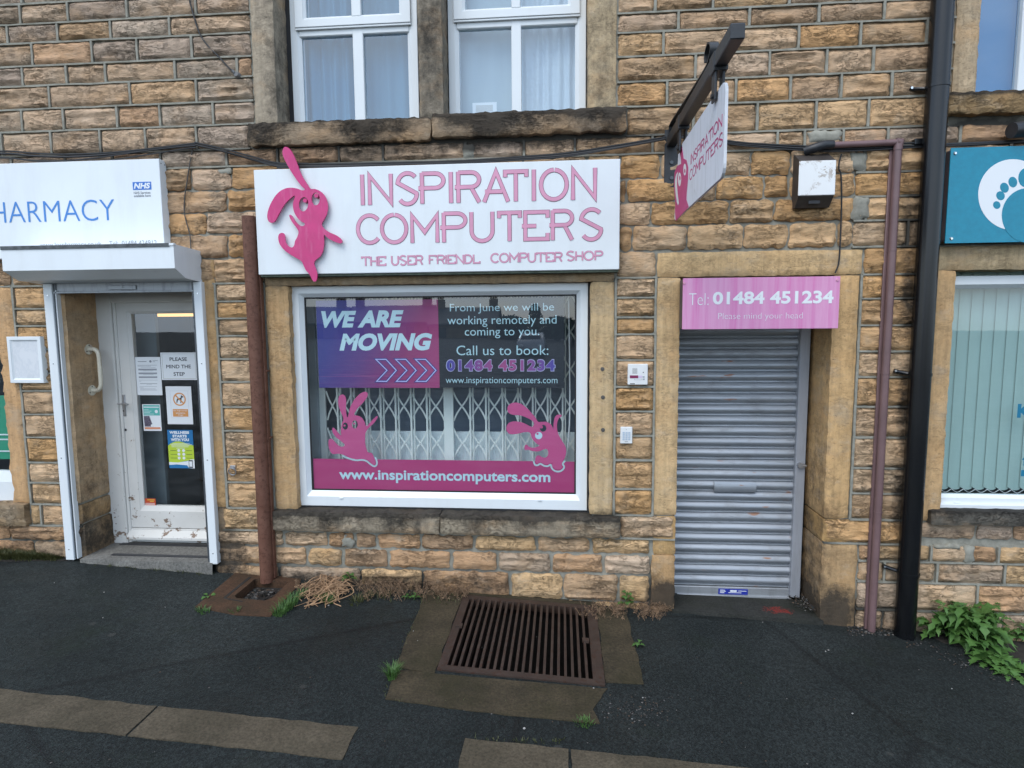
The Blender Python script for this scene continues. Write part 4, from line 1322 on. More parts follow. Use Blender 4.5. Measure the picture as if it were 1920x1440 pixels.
# --- window above the right shop
vz0 = V_SILLZ[1] - .01
vr = (VJ[1] - .03, 5.3, vz0, U_TOP)
b = MB(); b.frame(vr, (vr[0] + .06, vr[1] - .06, vr[2] + .05, vr[3] - .06), .20, .27, .02)
xv = WX(1916, 60, .2); b.box(xv, xv + .08, .203, .26, vr[2] + .02, vr[3] - .03, .004)
w = b.build('window', M['pvc'], bld)
quad_pane((vr[0] + .02, vr[1] - .02, vr[2] + .02, vr[3] - .02), .235).build('pane', M['glass_up'], w)
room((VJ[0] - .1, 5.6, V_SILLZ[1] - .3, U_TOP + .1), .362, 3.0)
b = MB(); b.box(VJ[0] - .05, 5.3, .33, .34, V_SILLZ[1] - .1, U_TOP, .002)
tag(b.build('reflected_sky_blind', plain('reflected_sky_blue', (.015, .16, .36), .7), None, recentre=True), 'plain blind filling the upstairs window beside the black downpipe, its deep blue standing in for reflected sky', 'blind')  # deep blue here paints the sky mirrored in the pane

# --- right shop window with vertical blinds
rr0 = (RJ[1] - .035, 6.0, WZ(1840, 957, .05), avg(WZ(1800, 519, .07), WZ(1900, 515, .07)))
rin = (rr0[0] + .065, rr0[1] - .06, WZ(1840, 927, .10), WZ(1800, 541, .10))
b = MB(); b.frame((rr0[0], rr0[1], rr0[2] + .04, rr0[3]), rin, .066, .13, .034, .3)
b.box(rr0[0] - .0, rr0[1], .035, .12, rr0[2], rr0[2] + .045, .004)
w = b.build('window', M['pvc'], bld)
b = MB(); x, z = W(1794, 942, .066); b.box(x - .02, x + .02, .056, .068, z - .006, z + .005, .003); b.build('drain_cap', M['pvc'], w)
quad_pane(rin, .105).build('pane', M['glass'], w)
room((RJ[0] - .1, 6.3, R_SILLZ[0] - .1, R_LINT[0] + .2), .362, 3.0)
b = MB()
bx = RJ[1] + .0
zb_b, zt_b = WZ(1840, 916, .22), R_LINT[0] + .1
while bx < 5.2:
    wv = .098; n = 6; vs = []
    for q in range(n + 1):
        t = q / n; bow = .006 * math.sin(math.pi * t)
        vs += [(bx + wv * t, .215 + .010 * t - bow, zb_b - .022 * math.sin(math.pi * t) * .8 + .018 * (1 - t)), (bx + wv * t, .215 + .010 * t - bow, zt_b)]
    b.add(vs, [(2 * q, 2 * q + 2, 2 * q + 3, 2 * q + 1) for q in range(n)])
    bx += .083
tag(b.build('vertical_blind', plain('pale_green_blind', (.36, .49, .455), .7, var=.03), None, smooth=True, recentre=True), 'pale green vertical blind hanging inside the right-hand shop window', 'blind')
b = MB(); tube_pts = []
k = 0; bx = RJ[1]
while bx < 5.2:
    b.tube(spline([(bx + .03, .214, zb_b - .004), (bx + .07, .212, zb_b - .028), (bx + .113, .214, zb_b - .004)], 4), .0022, 5); bx += .083
tag(b.build('blind_chain', M['white_print'], None, recentre=True), 'thin white link chain along the foot of the pale green blind', 'chain')
b = MB()
kx = rect4((1908.5, 758), (1934, 757), (1907, 783.5), (1933, 783), .10)
put_text(b, 'K', kx, wallmap(.101), .001, bold=.04)
tx = rect4((1916, 854), (1930, 854), (1916, 893), (1930, 893), .10)
put_text(b, 't', (tx[0], tx[1], tx[2] + (tx[3] - tx[2]) * .42, tx[3]), wallmap(.101), .001, bold=.03)
b.box(tx[0] - .002, tx[1], .0998, .1008, tx[2], tx[2] + (tx[3] - tx[2]) * .30, .0003)
tag(b.build('window_lettering', M['teal_text'], None, recentre=True), 'cut off bold teal letters stuck on the right-hand shop window', 'lettering')

# --- window at the far left
lr = (-6.3, LJ[0] + .03, LA - .0, L6)
b = MB(); b.frame((lr[0], lr[1], lr[2], lr[3]), (lr[0] + .06, lr[1] - .06, WZ(5, 882, .1), lr[3] - .06), .07, .13, .02)
w = b.build('window', M['pvc'], bld)
quad_pane((lr[0] + .05, lr[1] - .05, WZ(5, 883, .1), lr[3] - .05), .105).build('pane', M['glass'], w)
room((-6.6, LJ[0] + .3, LA - .3, L6 + .2), .362, 2.0)
b = MB(); b.box(-6.2, LJ[0] + .02, .16, .18, WZ(5, 861, .16), WZ(5, 742, .16), .002)
gb = b.build('display_board', plain('green_display', (.02, .30, .17), .5), None, recentre=True)
tag(gb, 'green display board with pale stripes in the window at the left edge', 'display board')
b = MB()
for yy in (815, 824, 846):
    z = WZ(5, yy, .155); b.box(-6.1, LJ[0], .155, .158, z - .006, z + .006, .001)
o = b.build('stripe', M['white_print'], None); o.parent = gb; o.location = -gb.location

# ================================================================== signs
def part(b, name, mat, root, smooth=False):
    return b.build(name, mat, root, smooth=smooth)
def zigzag(loop, org, sc, d):
    return [W(org[0] + x / sc, org[1] + y / sc, d) for x, y in loop]

# --- white fascia sign
FD = -.10
fr = rect4((473, 321.5), (1163.5, 294.6), (487, 518), (1161, 502.5), FD)
t = thing('fascia_sign', 'long white fascia sign with pink INSPIRATION COMPUTERS lettering over the shop window', 'sign', ((fr[0] + fr[1]) / 2, FD, fr[2]))
b = MB(); b.box(fr[0], fr[1], FD, -.012, fr[2], fr[3], .004); part(b, 'sign_panel', M['white'], t)
b = MB(); b.box(fr[0] + .01, fr[1] - .006, FD + .012, -.01, fr[2] - .016, fr[2] - .001, .002); part(b, 'lower_trim', plain('mossy_trim', (.07, .09, .065), .8, var=.5, scale=20), t)
wm = wallmap(FD)
def zline(tl, br):
    return WZ(*br, FD), WZ(*tl, FD)
z0a, z1a = avg(WZ(680, 386, FD), WZ(1078, 373.5, FD)), avg(WZ(680, 329, FD), WZ(1117, 313, FD))
z0b, z1b = avg(WZ(776, 456.5, FD), WZ(1060, 449, FD)), avg(WZ(835, 400, FD), WZ(1050, 393, FD))
xs1 = [(674.8, 684.4), (689.8, 736.4), (741.7, 786), (787, 835), (841, 850), (855, 903), (904.3, 956), (944, 990.4), (997, 1005), (1011, 1066), (1071, 1119)]
xs2 = [(668, 712), (713, 765), (769.7, 823), (828, 876), (881, 926.7), (932.8, 978), (980, 1030), (1032, 1077), (1085.6, 1132)]
for word, xs, za, zb2, yy in (('INSPIRATION', xs1, z0a, z1a, 350), ('COMPUTERS', xs2, z0b, z1b, 425)):
    b, e = MB(), MB()
    deco_word(b, word, [(WX(p, yy, FD), WX(q, yy, FD)) for p, q in xs], za, zb2, wm, .003, edge=e)
    part(b, 'lettering', M['pale_pink'], t); part(e, 'letter_edge', M['pink_edge'], t)
b, e = MB(), MB()
for word, (p, q), (ya, yb) in (('THE', (679, 723.5), (498.3, 481.2)), ('USER', (735, 793), (496.8, 479.5)), ('FRIENDL', (805, 900), (494.5, 478)), ('COMPUTER', (921, 1054), (491.5, 474.2)), ('SHOP', (1062.7, 1130), (488.2, 471))):
    deco_word(b, word, [(WX(p, ya, FD), WX(q, ya, FD))], WZ((p + q) / 2, ya, FD), WZ((p + q) / 2, yb, FD), wm, .0022, edge=e, stroke=.15)
part(b, 'lettering', M['pale_pink'], t); part(e, 'letter_edge', M['pink_edge'], t)
# rabbit emblem cut from acrylic, standing off the panel
RB = [(490,455),(450,415),(400,350),(345,265),(295,175),(268,110),(265,65),(280,35),(300,28),(335,48),(370,100),(405,180),(440,275),(475,345),(515,405),(545,447),(590,450),(640,470),(685,515),(712,575),(718,640),(705,705),(680,755),(657,795),(668,830),(700,862),(745,888),(800,912),(845,945),(862,975),(850,992),(820,990),(770,970),(720,942),(680,908),(680,960),(678,1020),(665,1080),(635,1130),(595,1160),(580,1190),(587,1220),(605,1270),(612,1310),(605,1360),(590,1376),(572,1372),(555,1345),(535,1305),(500,1265),(480,1225),(465,1190),(445,1165),(400,1140),(350,1110),(300,1075),(255,1030),(230,985),(222,940),(228,905),(250,890),(275,893),(290,920),(292,960),(305,1000),(335,1028),(365,1033),(382,1010),(390,970),(412,930),(425,885),(418,858),(395,825),(360,780),(337,735),(332,712),(345,708),(365,725),(395,775),(430,810),(465,822),(487,808),(482,790),(452,776),(415,740),(385,690),(370,635),(372,580),(392,518),(360,530),(320,565),(285,605),(250,660),(220,715),(195,765),(165,787),(135,783),(117,755),(112,710),(125,650),(155,580),(200,510),(250,465),(310,440),(370,438),(420,448),(460,463)]
RD = FD - .035
O4, S4 = (480, 270), 5.335
e1 = ellipse(475, 602, 47, 72, 28, .12); e2 = ellipse(597, 549, 42, 64, 28, .0)
loops = [zigzag(smooth_loop(RB, 3), O4, S4, RD), zigzag(e1, O4, S4, RD), zigzag(e2, O4, S4, RD)]
b = MB(); b.prism(loops, wallmap(RD), -.012, 0)
part(b, 'rabbit_emblem', M['magenta'], t)
b = MB()
for cx, cy, rr_ in ((490, 565, 21), (603, 515, 23)):
    x, z = W(O4[0] + cx / S4, O4[1] + cy / S4, RD)
    b = MB(); b.cyl((x, FD - .001, z), (0, -1, 0), rr_ / S4 * .0036, .036, 16); part(b, 'eye_pupil', M['magenta'], t, True)

# --- pharmacy sign
PD_ = -.08
pr_ = (-5.75, avg(WX(297, 300, PD_), WX(309, 456, PD_)), WZ(309, 480, PD_), avg(WZ(297, 298.5, PD_), WZ(0, 305.8, PD_)))
t = thing('pharmacy_sign', 'white box sign with blue PHARMACY lettering over the left doorway', 'sign', (pr_[1] - .6, PD_, pr_[2]))
b = MB(); b.box(pr_[0], pr_[1], PD_, -.001, pr_[2], pr_[3], .003); part(b, 'sign_panel', M['white'], t)
wm = wallmap(PD_)
b = MB()
r = rect4((-19, 379), (214, 373.7), (-14, 418), (206, 414), PD_)
put_text(b, 'HARMACY', (r[0], WX(214, 374, PD_), r[2], r[3]), wm, .002, bold=-.012)
put_text(b, 'P', (r[0] - .17, r[0] - .05, r[2], r[3]), wm, .002, bold=-.012)
part(b, 'lettering', M['text_blue'], t)
lg = rect4((248.4, 341.8), (283.3, 340.2), (249.6, 356), (284.3, 355.8), PD_)
b = MB(); b.box(lg[0], lg[1], PD_ - .0015, PD_, lg[2], lg[3], .0004); part(b, 'logo_panel', M['nhs_blue'], t)
b = MB(); put_text(b, 'NHS', sub(lg, .06, .14, .95, .86), wm, .0024, bold=.045, shear=.22); part(b, 'logo_letters', M['white_print'], t)
b = MB()
put_text(b, 'NHS Services', rect(250.8, 359.4, 282.3, 363.2, PD_), wm, .0015, bold=.012)
put_text(b, 'available here', rect(251.2, 365.0, 282.8, 368.8, PD_), wm, .0015, bold=.012)
put_text(b, 'www.lospharmacy.co.uk', rect4((75, 456), (190.5, 452.5), (75, 466), (190.5, 463), PD_), wm, .0015, bold=-.006)
put_text(b, 'Tel:  01484 424912', rect4((205, 452), (294, 450), (205, 461), (294, 459.5), PD_), wm, .0015, bold=-.006)
part(b, 'small_lettering', M['text_grey'], t)
b = MB()
for zz in (pr_[3] - .03,):
    for yy in (-.06, -.02): b = MB(); b.cyl((pr_[1], yy, zz), (1, 0, 0), .004, .002, 10); part(b, 'screw', M['dark_metal'], t)

# --- pink box sign over the shutter
KD = -.145
kr = rect4((1280.6, 522.8), (1576.2, 516.8), (1279, 617.8), (1571, 615.4), KD)
t = thing('telephone_sign', 'streaky pink box sign with a white telephone number above the roller shutter', 'sign', ((kr[0] + kr[1]) / 2, KD, kr[2]))
b = MB(); b.box(kr[0], kr[1], KD, KD + .006, kr[2], kr[3], .001); part(b, 'sign_panel', M['pink_sign'], t)
b = MB(); b.box(kr[0] + .004, kr[1] - .03, KD + .0062, -.014, kr[2] + .004, kr[3] - .004, .003); part(b, 'sign_box', plain('dark_sign_box', (.07, .06, .062), .6, var=.3, scale=6), t)
b = MB(); wm = wallmap(KD)
put_text(b, 'Tel:', rect4((1291.5, 551), (1328.7, 549), (1292, 572.8), (1328.5, 571.5), KD), wm, .0015, bold=-.018)
put_text(b, '01484 451234', rect4((1336.2, 548.2), (1563.2, 543.8), (1336.5, 571.6), (1562.8, 568), KD), wm, .0015, bold=.032)
put_text(b, 'Please mind your head', rect4((1346.5, 587.8), (1505, 585), (1346.5, 602.2), (1504.6, 600.4), KD), wm, .0015, bold=-.018)
part(b, 'lettering', M['white_print'], t)
b = MB()
for px_, py_ in ((1283, 531), (1570, 525)):
    x, z = W(px_, py_, KD); b = MB(); b.cyl((x, KD, z), (0, -1, 0), .010, .006, 14, .007); part(b, 'screw_cap', M['pale_pink'], t)

# --- teal sign with a white foot logo
TD = -.09
tr_ = rect4((1781, 279.7), (1981, 269), (1774, 457), (1976, 452), TD)
tr_ = (tr_[0], 5.6, tr_[2], tr_[3])
t = thing('clinic_sign', 'teal sign with a white footprint logo beside the black downpipe', 'sign', (tr_[0] + .7, TD, tr_[2]))
b = MB(); b.box(tr_[0], tr_[1], TD, TD + .008, tr_[2], tr_[3], .001); part(b, 'sign_panel', M['teal'], t)
b = MB(); b.box(tr_[0] + .006, tr_[1], TD + .0085, -.012, tr_[2] + .02, tr_[3] - .01, .004); part(b, 'backing_board', M['purple_board'], t)
def tw(l): return [W(x, y, TD) for x, y in l]
b = MB(); b.prism([tw(ellipse(1899.5, 365, 65.5, 66.5, 56))], wallmap(TD), 0, .0012); part(b, 'logo_disc', M['white_print'], t)
b = MB()
b.prism([tw(ellipse(1928, 404, 50, 51.5, 48))], wallmap(TD), 0, .002)
for q in ((1868.6, 384.5, 6.8, 7.4, -.5), (1875.6, 367, 7.8, 8.6, -.5), (1883, 352, 8, 9.6, -.35), (1898.7, 341.5, 8.2, 10, -.2), (1923, 333, 14, 18, .1)):
    b.prism([tw(ellipse(q[0], q[1], q[2], q[3], 24, q[4]))], wallmap(TD), 0, .0021)
part(b, 'logo_foot', M['teal'], t)
b = MB()
for px_, py_ in ((1791, 287.5), (1783.7, 447.5)):
    x, z = W(px_, py_, TD); b = MB(); b.cyl((x, TD, z), (0, -1, 0), .012, .007, 16, .007); part(b, 'dome_screw', M['chrome'], t, True)

# --- iron bracket and the board hanging from it
XB = WX(1258, 266, 0)
tip = PX(1384, 45, XB)
zb_ = avg(tip[1], PX(1290, 222, XB)[1])
zbt = zb_ + .035
t = thing('sign_bracket', 'black iron bracket reaching out from the wall above the swinging sign', 'bracket', (XB, 0, zb_))
b = MB(); b.box(XB - .031, XB + .031, -tip[0], -.012, zb_ - .033, zb_ + .033, .004); part(b, 'beam', M['black_iron'], t)
r = rect4((1245.5, 243), (1272, 243), (1246, 352), (1271, 351), -.01)
b = MB(); b.box(r[0], r[1], -.014, .0, r[2], r[3], .003); part(b, 'wall_plate', M['black_iron'], t)
b = MB()
for px_, py_ in ((1259, 305), (1259, 334)):
    x, z = W(px_, py_, -.014); b = MB(); b.cyl((x, -.014, z), (0, -1, 0), .013, .012, 6); part(b, 'bolt', M['dark_metal'], t)
def strap_bar(pts, wx, th):
    m = MB()
    P = spline([(p, z_, 0) for p, z_ in pts], 6)
    m.ribbon([(q.x, q.y) for q in P], th, lambda u, v, w: (XB + w, -u, v), -wx / 2, wx / 2)
    return m
sc = PX(1332, 92, XB)
b = strap_bar([(.016, zb_ - .02), (.03, zb_ + .075), (.10, zb_ + .10), (sc[0] * .55, zb_ + .075), (sc[0] - .05, zb_ + .055), (sc[0] + .05, zb_ + .068), (sc[0] + .085, zb_ + .115), (sc[0] + .03, zb_ + .155), (sc[0] - .035, zb_ + .13), (sc[0] - .03, zb_ + .085)], .045, .008)
part(b, 'scroll_strap', M['black_iron'], t, True)
p0, p1 = PX(1275, 284, XB), PX(1361, 143, XB)
q0, q1 = PX(1268, 416, XB), PX(1350, 331, XB)
bp1 = avg(p1[0], PX(1361, 316, XB)[0])
bt0, bb0 = p0[0] - .03, q0[0] - .035
bp0 = bt0
bz1 = avg(p0[1], p1[1]); bz0 = avg(q0[1], q1[1])
for pp in (bp0 + .10, bp1 - .16):
    b = MB()
    b.box(XB - .024, XB - .012, -pp - .034, -pp + .034, bz1 - .045, zb_ - .01, .004)
    b.box(XB + .012, XB + .024, -pp - .034, -pp + .034, bz1 - .045, zb_ - .01, .004)
    b.cyl((XB - .034, -pp, bz1 - .02), (1, 0, 0), .012, .068, 10)
    b.box(XB - .034, XB + .034, -pp - .045, -pp + .045, zb_ - .05, zb_ + .037, .003)
    part(b, 'hanger', M['black_iron'], t)
rc = .055
loop = [(bb0 + .02, bz0), (bp1 - rc, bz0)] + [(bp1 - rc + rc * math.sin(a), bz0 + rc - rc * math.cos(a)) for a in (R(22), R(45), R(68), R(90))] + \
       [(bp1 - rc + rc * math.cos(a), bz1 - rc + rc * math.sin(a)) for a in (0, R(22), R(45), R(68), R(90))] + [(bp0 + rc - rc * math.sin(a), bz1 - rc + rc * math.cos(a)) for a in (0, R(30), R(60), R(90))] + [(bb0, bz0 + .02)]
bm_ = lambda u, v, w: (XB - w, -u, v)
t = thing('hanging_sign', 'weathered white board with pink lettering swinging from the iron bracket', 'sign', (XB, -(bp0 + bp1) / 2, bz0))
def board_mat():
    m = NT('weathered_white_board')
    n1 = m.noise(m.map((1, 26, 1.1)), 2.0, 5, .6)
    n2 = m.noise(m.map(), 5, 7, .7)
    c = m.mix(m.ramp(n1, [(.5, 0), (.72, .55)]), (.66, .68, .72), (.40, .41, .40))
    c = m.mix(m.ramp(n2, [(.56, 0), (.75, .6)]), c, (.34, .35, .31))
    m.set(col=c, rough=.5)
    return m.m
b = MB(); b.prism([loop], bm_, -.008, .006); part(b, 'board', board_mat(), t)
def BX(x, y): return PX(1220 + x / 3.43, 20 + y / 3.43, XB)
HR = [(194,905),(201,870),(209,876),(219,952),(238,960),(249,1010),(248,1080),(240,1160),(237,1215),(252,1262),(228,1288),(195,1322),(168,1352),(163,1300),(165,1240),(161,1190),(157,1130),(160,1040),(178,998),(203,985),(201,945)]
b = MB(); lp = [BX(*p) for p in HR]
b.prism([lp], bm_, .004, .0068); part(b, 'rabbit_emblem', plain('faded_pink_print', (.50, .055, .19), .5, var=.08, scale=12), t)
b = MB()
for cx, cy, a, c in ((193, 1085, 10, 44), (227, 1022, 9, 38)):
    b = MB(); b.prism([[BX(cx + a * math.cos(q * .3141), cy + c * math.sin(q * .3141)) for q in range(20)]], bm_, .004, .0074); part(b, 'emblem_eye', M['white'], t)
b = MB(); b.prism([[BX(*q) for q in ((164, 1080), (172, 1050), (184, 1035), (176, 1075), (176, 1120), (181, 1180), (188, 1238), (183, 1252), (176, 1235), (168, 1180), (163, 1125))]], bm_, .004, .0072); part(b, 'emblem_gap', M['white'], t)
b = MB()
fdot = plain('faded_pink_dot', (.45, .05, .18), .5)
for cx, cy, a, c in ((196, 1076, 4, 15), (228, 1030, 4, 14)):
    b = MB(); b.prism([[BX(cx + a * math.cos(q * .5236), cy + c * math.sin(q * .5236)) for q in range(12)]], bm_, .004, .0080); part(b, 'emblem_pupil', fdot, t)
b = MB()
ta, tb = BX(266, 935), BX(470, 655); tc_, td = BX(266, 1000), BX(468, 728)
deco_word(b, 'INSPIRATION', [(ta[0], tb[0])], avg(tc_[1], td[1]), avg(ta[1], tb[1]), bm_, .0066, dz=.0002, stroke=.15)
ta, tb = BX(258, 1035), BX(474, 770); tc_, td = BX(260, 1097), BX(470, 852)
deco_word(b, 'COMPUTERS', [(ta[0], tb[0])], avg(tc_[1], td[1]), avg(ta[1], tb[1]), bm_, .0066, dz=.0002, stroke=.15)
part(b, 'lettering', plain('faded_red_pink_print', (.42, .05, .16), .5), t)

# ================================================================== stuck inside the shop window
YS = YG + .006
wm = wallmap(YS)
br_ = rect4((593, 563), (821, 561.5), (597.5, 727), (823, 727.5), YS)
nv = rect4((822, 559.5), (1058, 558.5), (823.5, 727.3), (1057.5, 727), YS)
t = thing('moving_banner', 'printed WE ARE MOVING banner fading from purple to magenta in the shop window', 'banner', (avg(br_[0], nv[1]), YS, br_[2]))
b = MB(); b.box(br_[0], nv[0], YS, YS + .003, br_[2], br_[3], .0003); part(b, 'gradient_panel', banner_mat(*br_), t)
b = MB(); b.box(nv[0] + .0005, nv[1], YS, YS + .003, nv[2], nv[3], .0003); part(b, 'dark_panel', M['navy'], t)
OB = lambda x, y: (590 + x / 8, 555 + y / 8)
def slanted(b, body, tl, br, bold=.050, sh=.25):
    put_text(b, body, rect(*OB(*tl), *OB(*br), YS), wm, .0012, bold=bold, shear=sh)
b = MB(); slanted(b, 'WE', (100, 228), (625, 473)); slanted(b, 'ARE', (652, 218), (1335, 468)); slanted(b, 'MOVING', (368, 564), (1765, 816))
part(b, 'lettering', M['decal_white'], t)
cv = [(918, 950), (1070, 950), (1225, 1115), (1080, 1280), (930, 1280), (1085, 1115)]
b, e = MB(), MB()
for k in range(3):
    pts = [W(*OB(x + 297 * k, y), YS) for x, y in cv]
    b.ribbon(pts, .0075, wm, 0, .0014, True); e.ribbon(pts, .020, wm, 0, .0009, True)
part(b, 'chevron', M['lilac'], t); part(e, 'chevron_backing', M['indigo'], t)  # wider indigo print behind the lilac chevrons
b = MB()
for body, tl, br in (('From June we will be', (843.3, 569.8), (1038.8, 586.8)), ('working remotely and', (838.8, 592.5), (1043.5, 612)), ('coming to you.', (871.3, 614.8), (1011.2, 633.6)), ('Call us to book:', (855.8, 648), (1028.2, 665.5)),
                     ('www.inspirationcomputers.com', (835.6, 707.3), (1045.2, 722.4))):
    put_text(b, body, rect(*tl, *br, YS), wm, .0012, bold=-.002 if 'www' not in body else -.004)
part(b, 'lettering', plain('pale_blue_print', (.48, .68, .74), .5), t)
b = MB(); put_text(b, '01484 451234', rect(835.9, 674, 1041.7, 696.5, YS), wm, .0010, bold=.072, space=1.16); part(b, 'digit_outline', plain('pale_lilac_print', (.50, .48, .70), .5), t)
b = MB(); put_text(b, '01484 451234', rect(837.2, 675.3, 1040.4, 695.2, YS), wm, .0019, bold=.046, space=1.17); part(b, 'digits', digits_mat(), t)

sr_ = (fi[0] + .012, fi[1] - .004, WZ(800, 921, YS), avg(WZ(590, 862.3, YS), WZ(1078, 863.3, YS)))
t = thing('vinyl_strip', 'magenta vinyl strip with white web address along the foot of the shop window', 'sticker', (avg(sr_[0], sr_[1]), YS, sr_[2]))
b = MB(); b.box(sr_[0], sr_[1], YS + .001, YS + .003, sr_[2], sr_[3], .0003); part(b, 'strip', M['strip_pink'], t)
b = MB(); put_text(b, 'www.inspirationcomputers.com', rect(636, 880.5, 1032, 910, YS), wm, .0010, bold=.026); part(b, 'lettering', M['decal_white'], t)
RL = [(400,490),(385,440),(355,370),(330,290),(328,210),(345,160),(385,145),(420,165),(437,220),(435,320),(438,400),(450,458),(465,440),(490,330),(540,230),(610,150),(680,108),(725,115),(735,150),(720,195),(660,270),(600,330),(560,390),(552,430),(600,438),(650,465),(690,520),(708,575),(735,572),(780,520),(840,458),(868,444),(872,465),(830,530),(780,580),(735,625),(705,680),(700,760),(705,850),(738,945),(790,955),(825,1020),(845,1080),(835,1115),(810,1115),(770,1080),(720,1045),(650,1040),(570,1040),(480,1020),(400,980),(330,965),(255,970),(215,930),(195,870),(192,800),(205,762),(245,762),(280,800),(330,850),(375,870),(412,855),(410,830),(350,780),(290,730),(250,670),(243,620),(260,605),(290,630),(340,690),(370,712),(362,680),(368,600),(380,535)]
RR = [(730,500),(728,470),(690,430),(600,385),(500,350),(380,340),(310,310),(283,260),(295,190),(350,145),(440,133),(530,165),(620,235),(690,310),(745,370),(780,430),(808,460),(870,458),(950,460),(1010,495),(1045,550),(1056,590),(1060,520),(1070,430),(1090,370),(1135,338),(1185,338),(1200,360),(1180,380),(1150,400),(1130,450),(1118,520),(1125,600),(1150,680),(1200,770),(1250,850),(1275,930),(1265,1020),(1230,1110),(1197,1170),(1210,1220),(1180,1255),(1110,1258),(1055,1230),(1035,1190),(1048,1145),(1020,1155),(960,1175),(890,1165),(840,1142),(790,1160),(755,1130),(752,1080),(775,1035),(820,1025),(870,1055),(930,1060),(965,1020),(970,960),(945,917),(890,925),(820,955),(740,955),(670,940),(620,930),(585,935),(568,900),(580,855),(610,845),(645,875),(700,893),(770,885),(822,857),(790,835),(730,780),(690,720),(675,660),(640,632),(560,635),(450,660),(350,668),(290,640),(262,575),(280,510),(330,465),(420,450),(520,465),(600,500),(680,540),(712,535)]
for nm, pts, org, s_, holes, pups, trail, label in (
    ('L', RL, (590, 720), 7.385, [ellipse(425, 583, 36, 50, 24), ellipse(557, 560, 40, 58, 24)], [(414, 574, 15), (545, 548, 14)], [(385, 992), (470, 1030), (570, 1055), (660, 1052), (720, 1068), (780, 1115), (828, 1140), (858, 1118), (860, 1070), (838, 1008)],
     'pink waving rabbit sticker with upright ears in the lower left of the shop window'),
    ('R', RR, (920, 740), 9.0, [ellipse(810, 690, 62, 63, 24), ellipse(885, 568, 56, 58, 24)], [(792, 660, 19), (856, 545, 26)], [(722, 1115), (745, 1178), (790, 1192), (840, 1167), (900, 1200), (960, 1207), (1012, 1185), (1032, 1240), (1080, 1285), (1150, 1297), (1210, 1270), (1240, 1220), (1217, 1165), (1258, 1112)],
     'pink crouching rabbit sticker with swept back ears in the lower right of the shop window')):
    x, z = W(org[0] + 600 / s_, org[1] + 1000 / s_, YS)
    t = thing('rabbit_sticker', label, 'sticker', (x, YS, z), 'rabbit stickers on the shop window')
    loops = [zigzag(smooth_loop(pts, 3), org, s_, YS)] + [zigzag(h, org, s_, YS) for h in holes]
    b = MB(); b.prism(loops, wm, -.0005, .0016); part(b, 'body', M['decal_pink'], t)
    b = MB()
    for cx, cy, rr_ in pups:
        b = MB(); b.prism([zigzag(ellipse(cx, cy, rr_, rr_, 14), org, s_, YS)], wm, -.0005, .0017); part(b, 'pupil', M['decal_pink'], t)
    if nm == 'R':
        b = MB(); b.prism([zigzag(ellipse(810, 690, 61, 62, 24), org, s_, YS)], wm, -.0008, .0008); part(b, 'eye', M['decal_white'], t)
    b = MB(); q = [W(org[0] + p[0] / s_, org[1] + p[1] / s_, YS) for p in spline([(p[0], p[1], 0) for p in trail], 4)]
    b.ribbon(q, .013, wm, -.0005, .0013); part(b, 'pale_outline', M['decal_pale'], t)

# folding security grille behind the window
YGR = .34
gx0, gxe = WX(596, 760, YGR), WX(1092, 760, YGR)
gz0, gz1 = fo[2] - .0, fo[3] + .05
t = thing('security_grille', 'cream folding lattice grille drawn across behind the shop window', 'grille', (avg(gx0, gxe), YGR, gz0))
barx = [605.6, 634, 660, 688, 714.5, 742.5, 771.5, 801, 841.5, 882, 911.5, 942.5, 971.5, 999, 1027, 1055, 1084]
bx_ = [WX(p, 780, YGR) for p in barx]
for k, x in enumerate(bx_):
    b = MB()
    wdt = .055 if k in (0,) else (.078 if k == 8 else .014)
    b.box(x - wdt / 2, x + wdt / 2, YGR - .012, YGR + .012, gz0, gz1, .002)
    if k not in (0, 8): b.box(x + .016, x + .026, YGR + .004, YGR + .024, gz0, gz1, .002)
    part(b, 'upright', M['grille'], t)
zx = [WZ(840, 762 - 69.2 * k, YGR) for k in range(-1, 4)]
b = MB()
pitch = zx[1] - zx[0]
for k in range(len(bx_) - 1):
    xa, xb = bx_[k], bx_[k + 1]
    if k == 0: xa += .03
    if k in (7,): xb -= .036
    if k in (8,): xa += .036
    for zc in zx:
        h = pitch * .40
        for sgn in (1, -1):
            pts = []
            for q in range(9):
                u = q / 8 * 2 - 1
                zz = zc + sgn * h * (.72 * u + .28 * u ** 3)
                pts.append((avg(xa, xb) + (xb - xa) / 2 * (u + .0), zz))
            b.ribbon(pts, .0125, wallmap(YGR + .013 + .004 * sgn), -.002, .001)
        b.cyl((avg(xa, xb), YGR + .006, zc), (0, -1, 0), .005, .004, 8)
part(b, 'lattice', M['grille'], t)
zp = WZ(840, 809.5, .40)
b = MB(); b.box(fo[0] - .3, fo[1] + .3, .41, .43, fo[2] - .4, zp, .003)
tag(b.build('white_panel', M['interior_pale'], None, recentre=True), 'low pale panel standing behind the lattice grille inside the shop', 'panel')
b = MB(); b.box(fo[0] - .55, fo[1] + .45, .62, .64, fo[2] - .45, fo[3] + .30, .003)
tag(b.build('added_backboard', plain('blue_grey_reflection_tone', (.15, .20, .27), .6, var=.12, scale=3), None, recentre=True), 'added board behind the lattice grille, its blue-grey standing in for reflected sky and street', 'added_backboard')  # added board; its colour stands in for sky and street mirrored in the glass
b = MB(); b.box(fo[0] - .2, WX(594, 700, .30), .30, .36, fo[2], fo[3], .004)
tag(b.build('reveal_board', plain('grey_reveal', (.30, .35, .37), .7), None, recentre=True), 'grey upright board at the left end of the lattice grille', 'board')
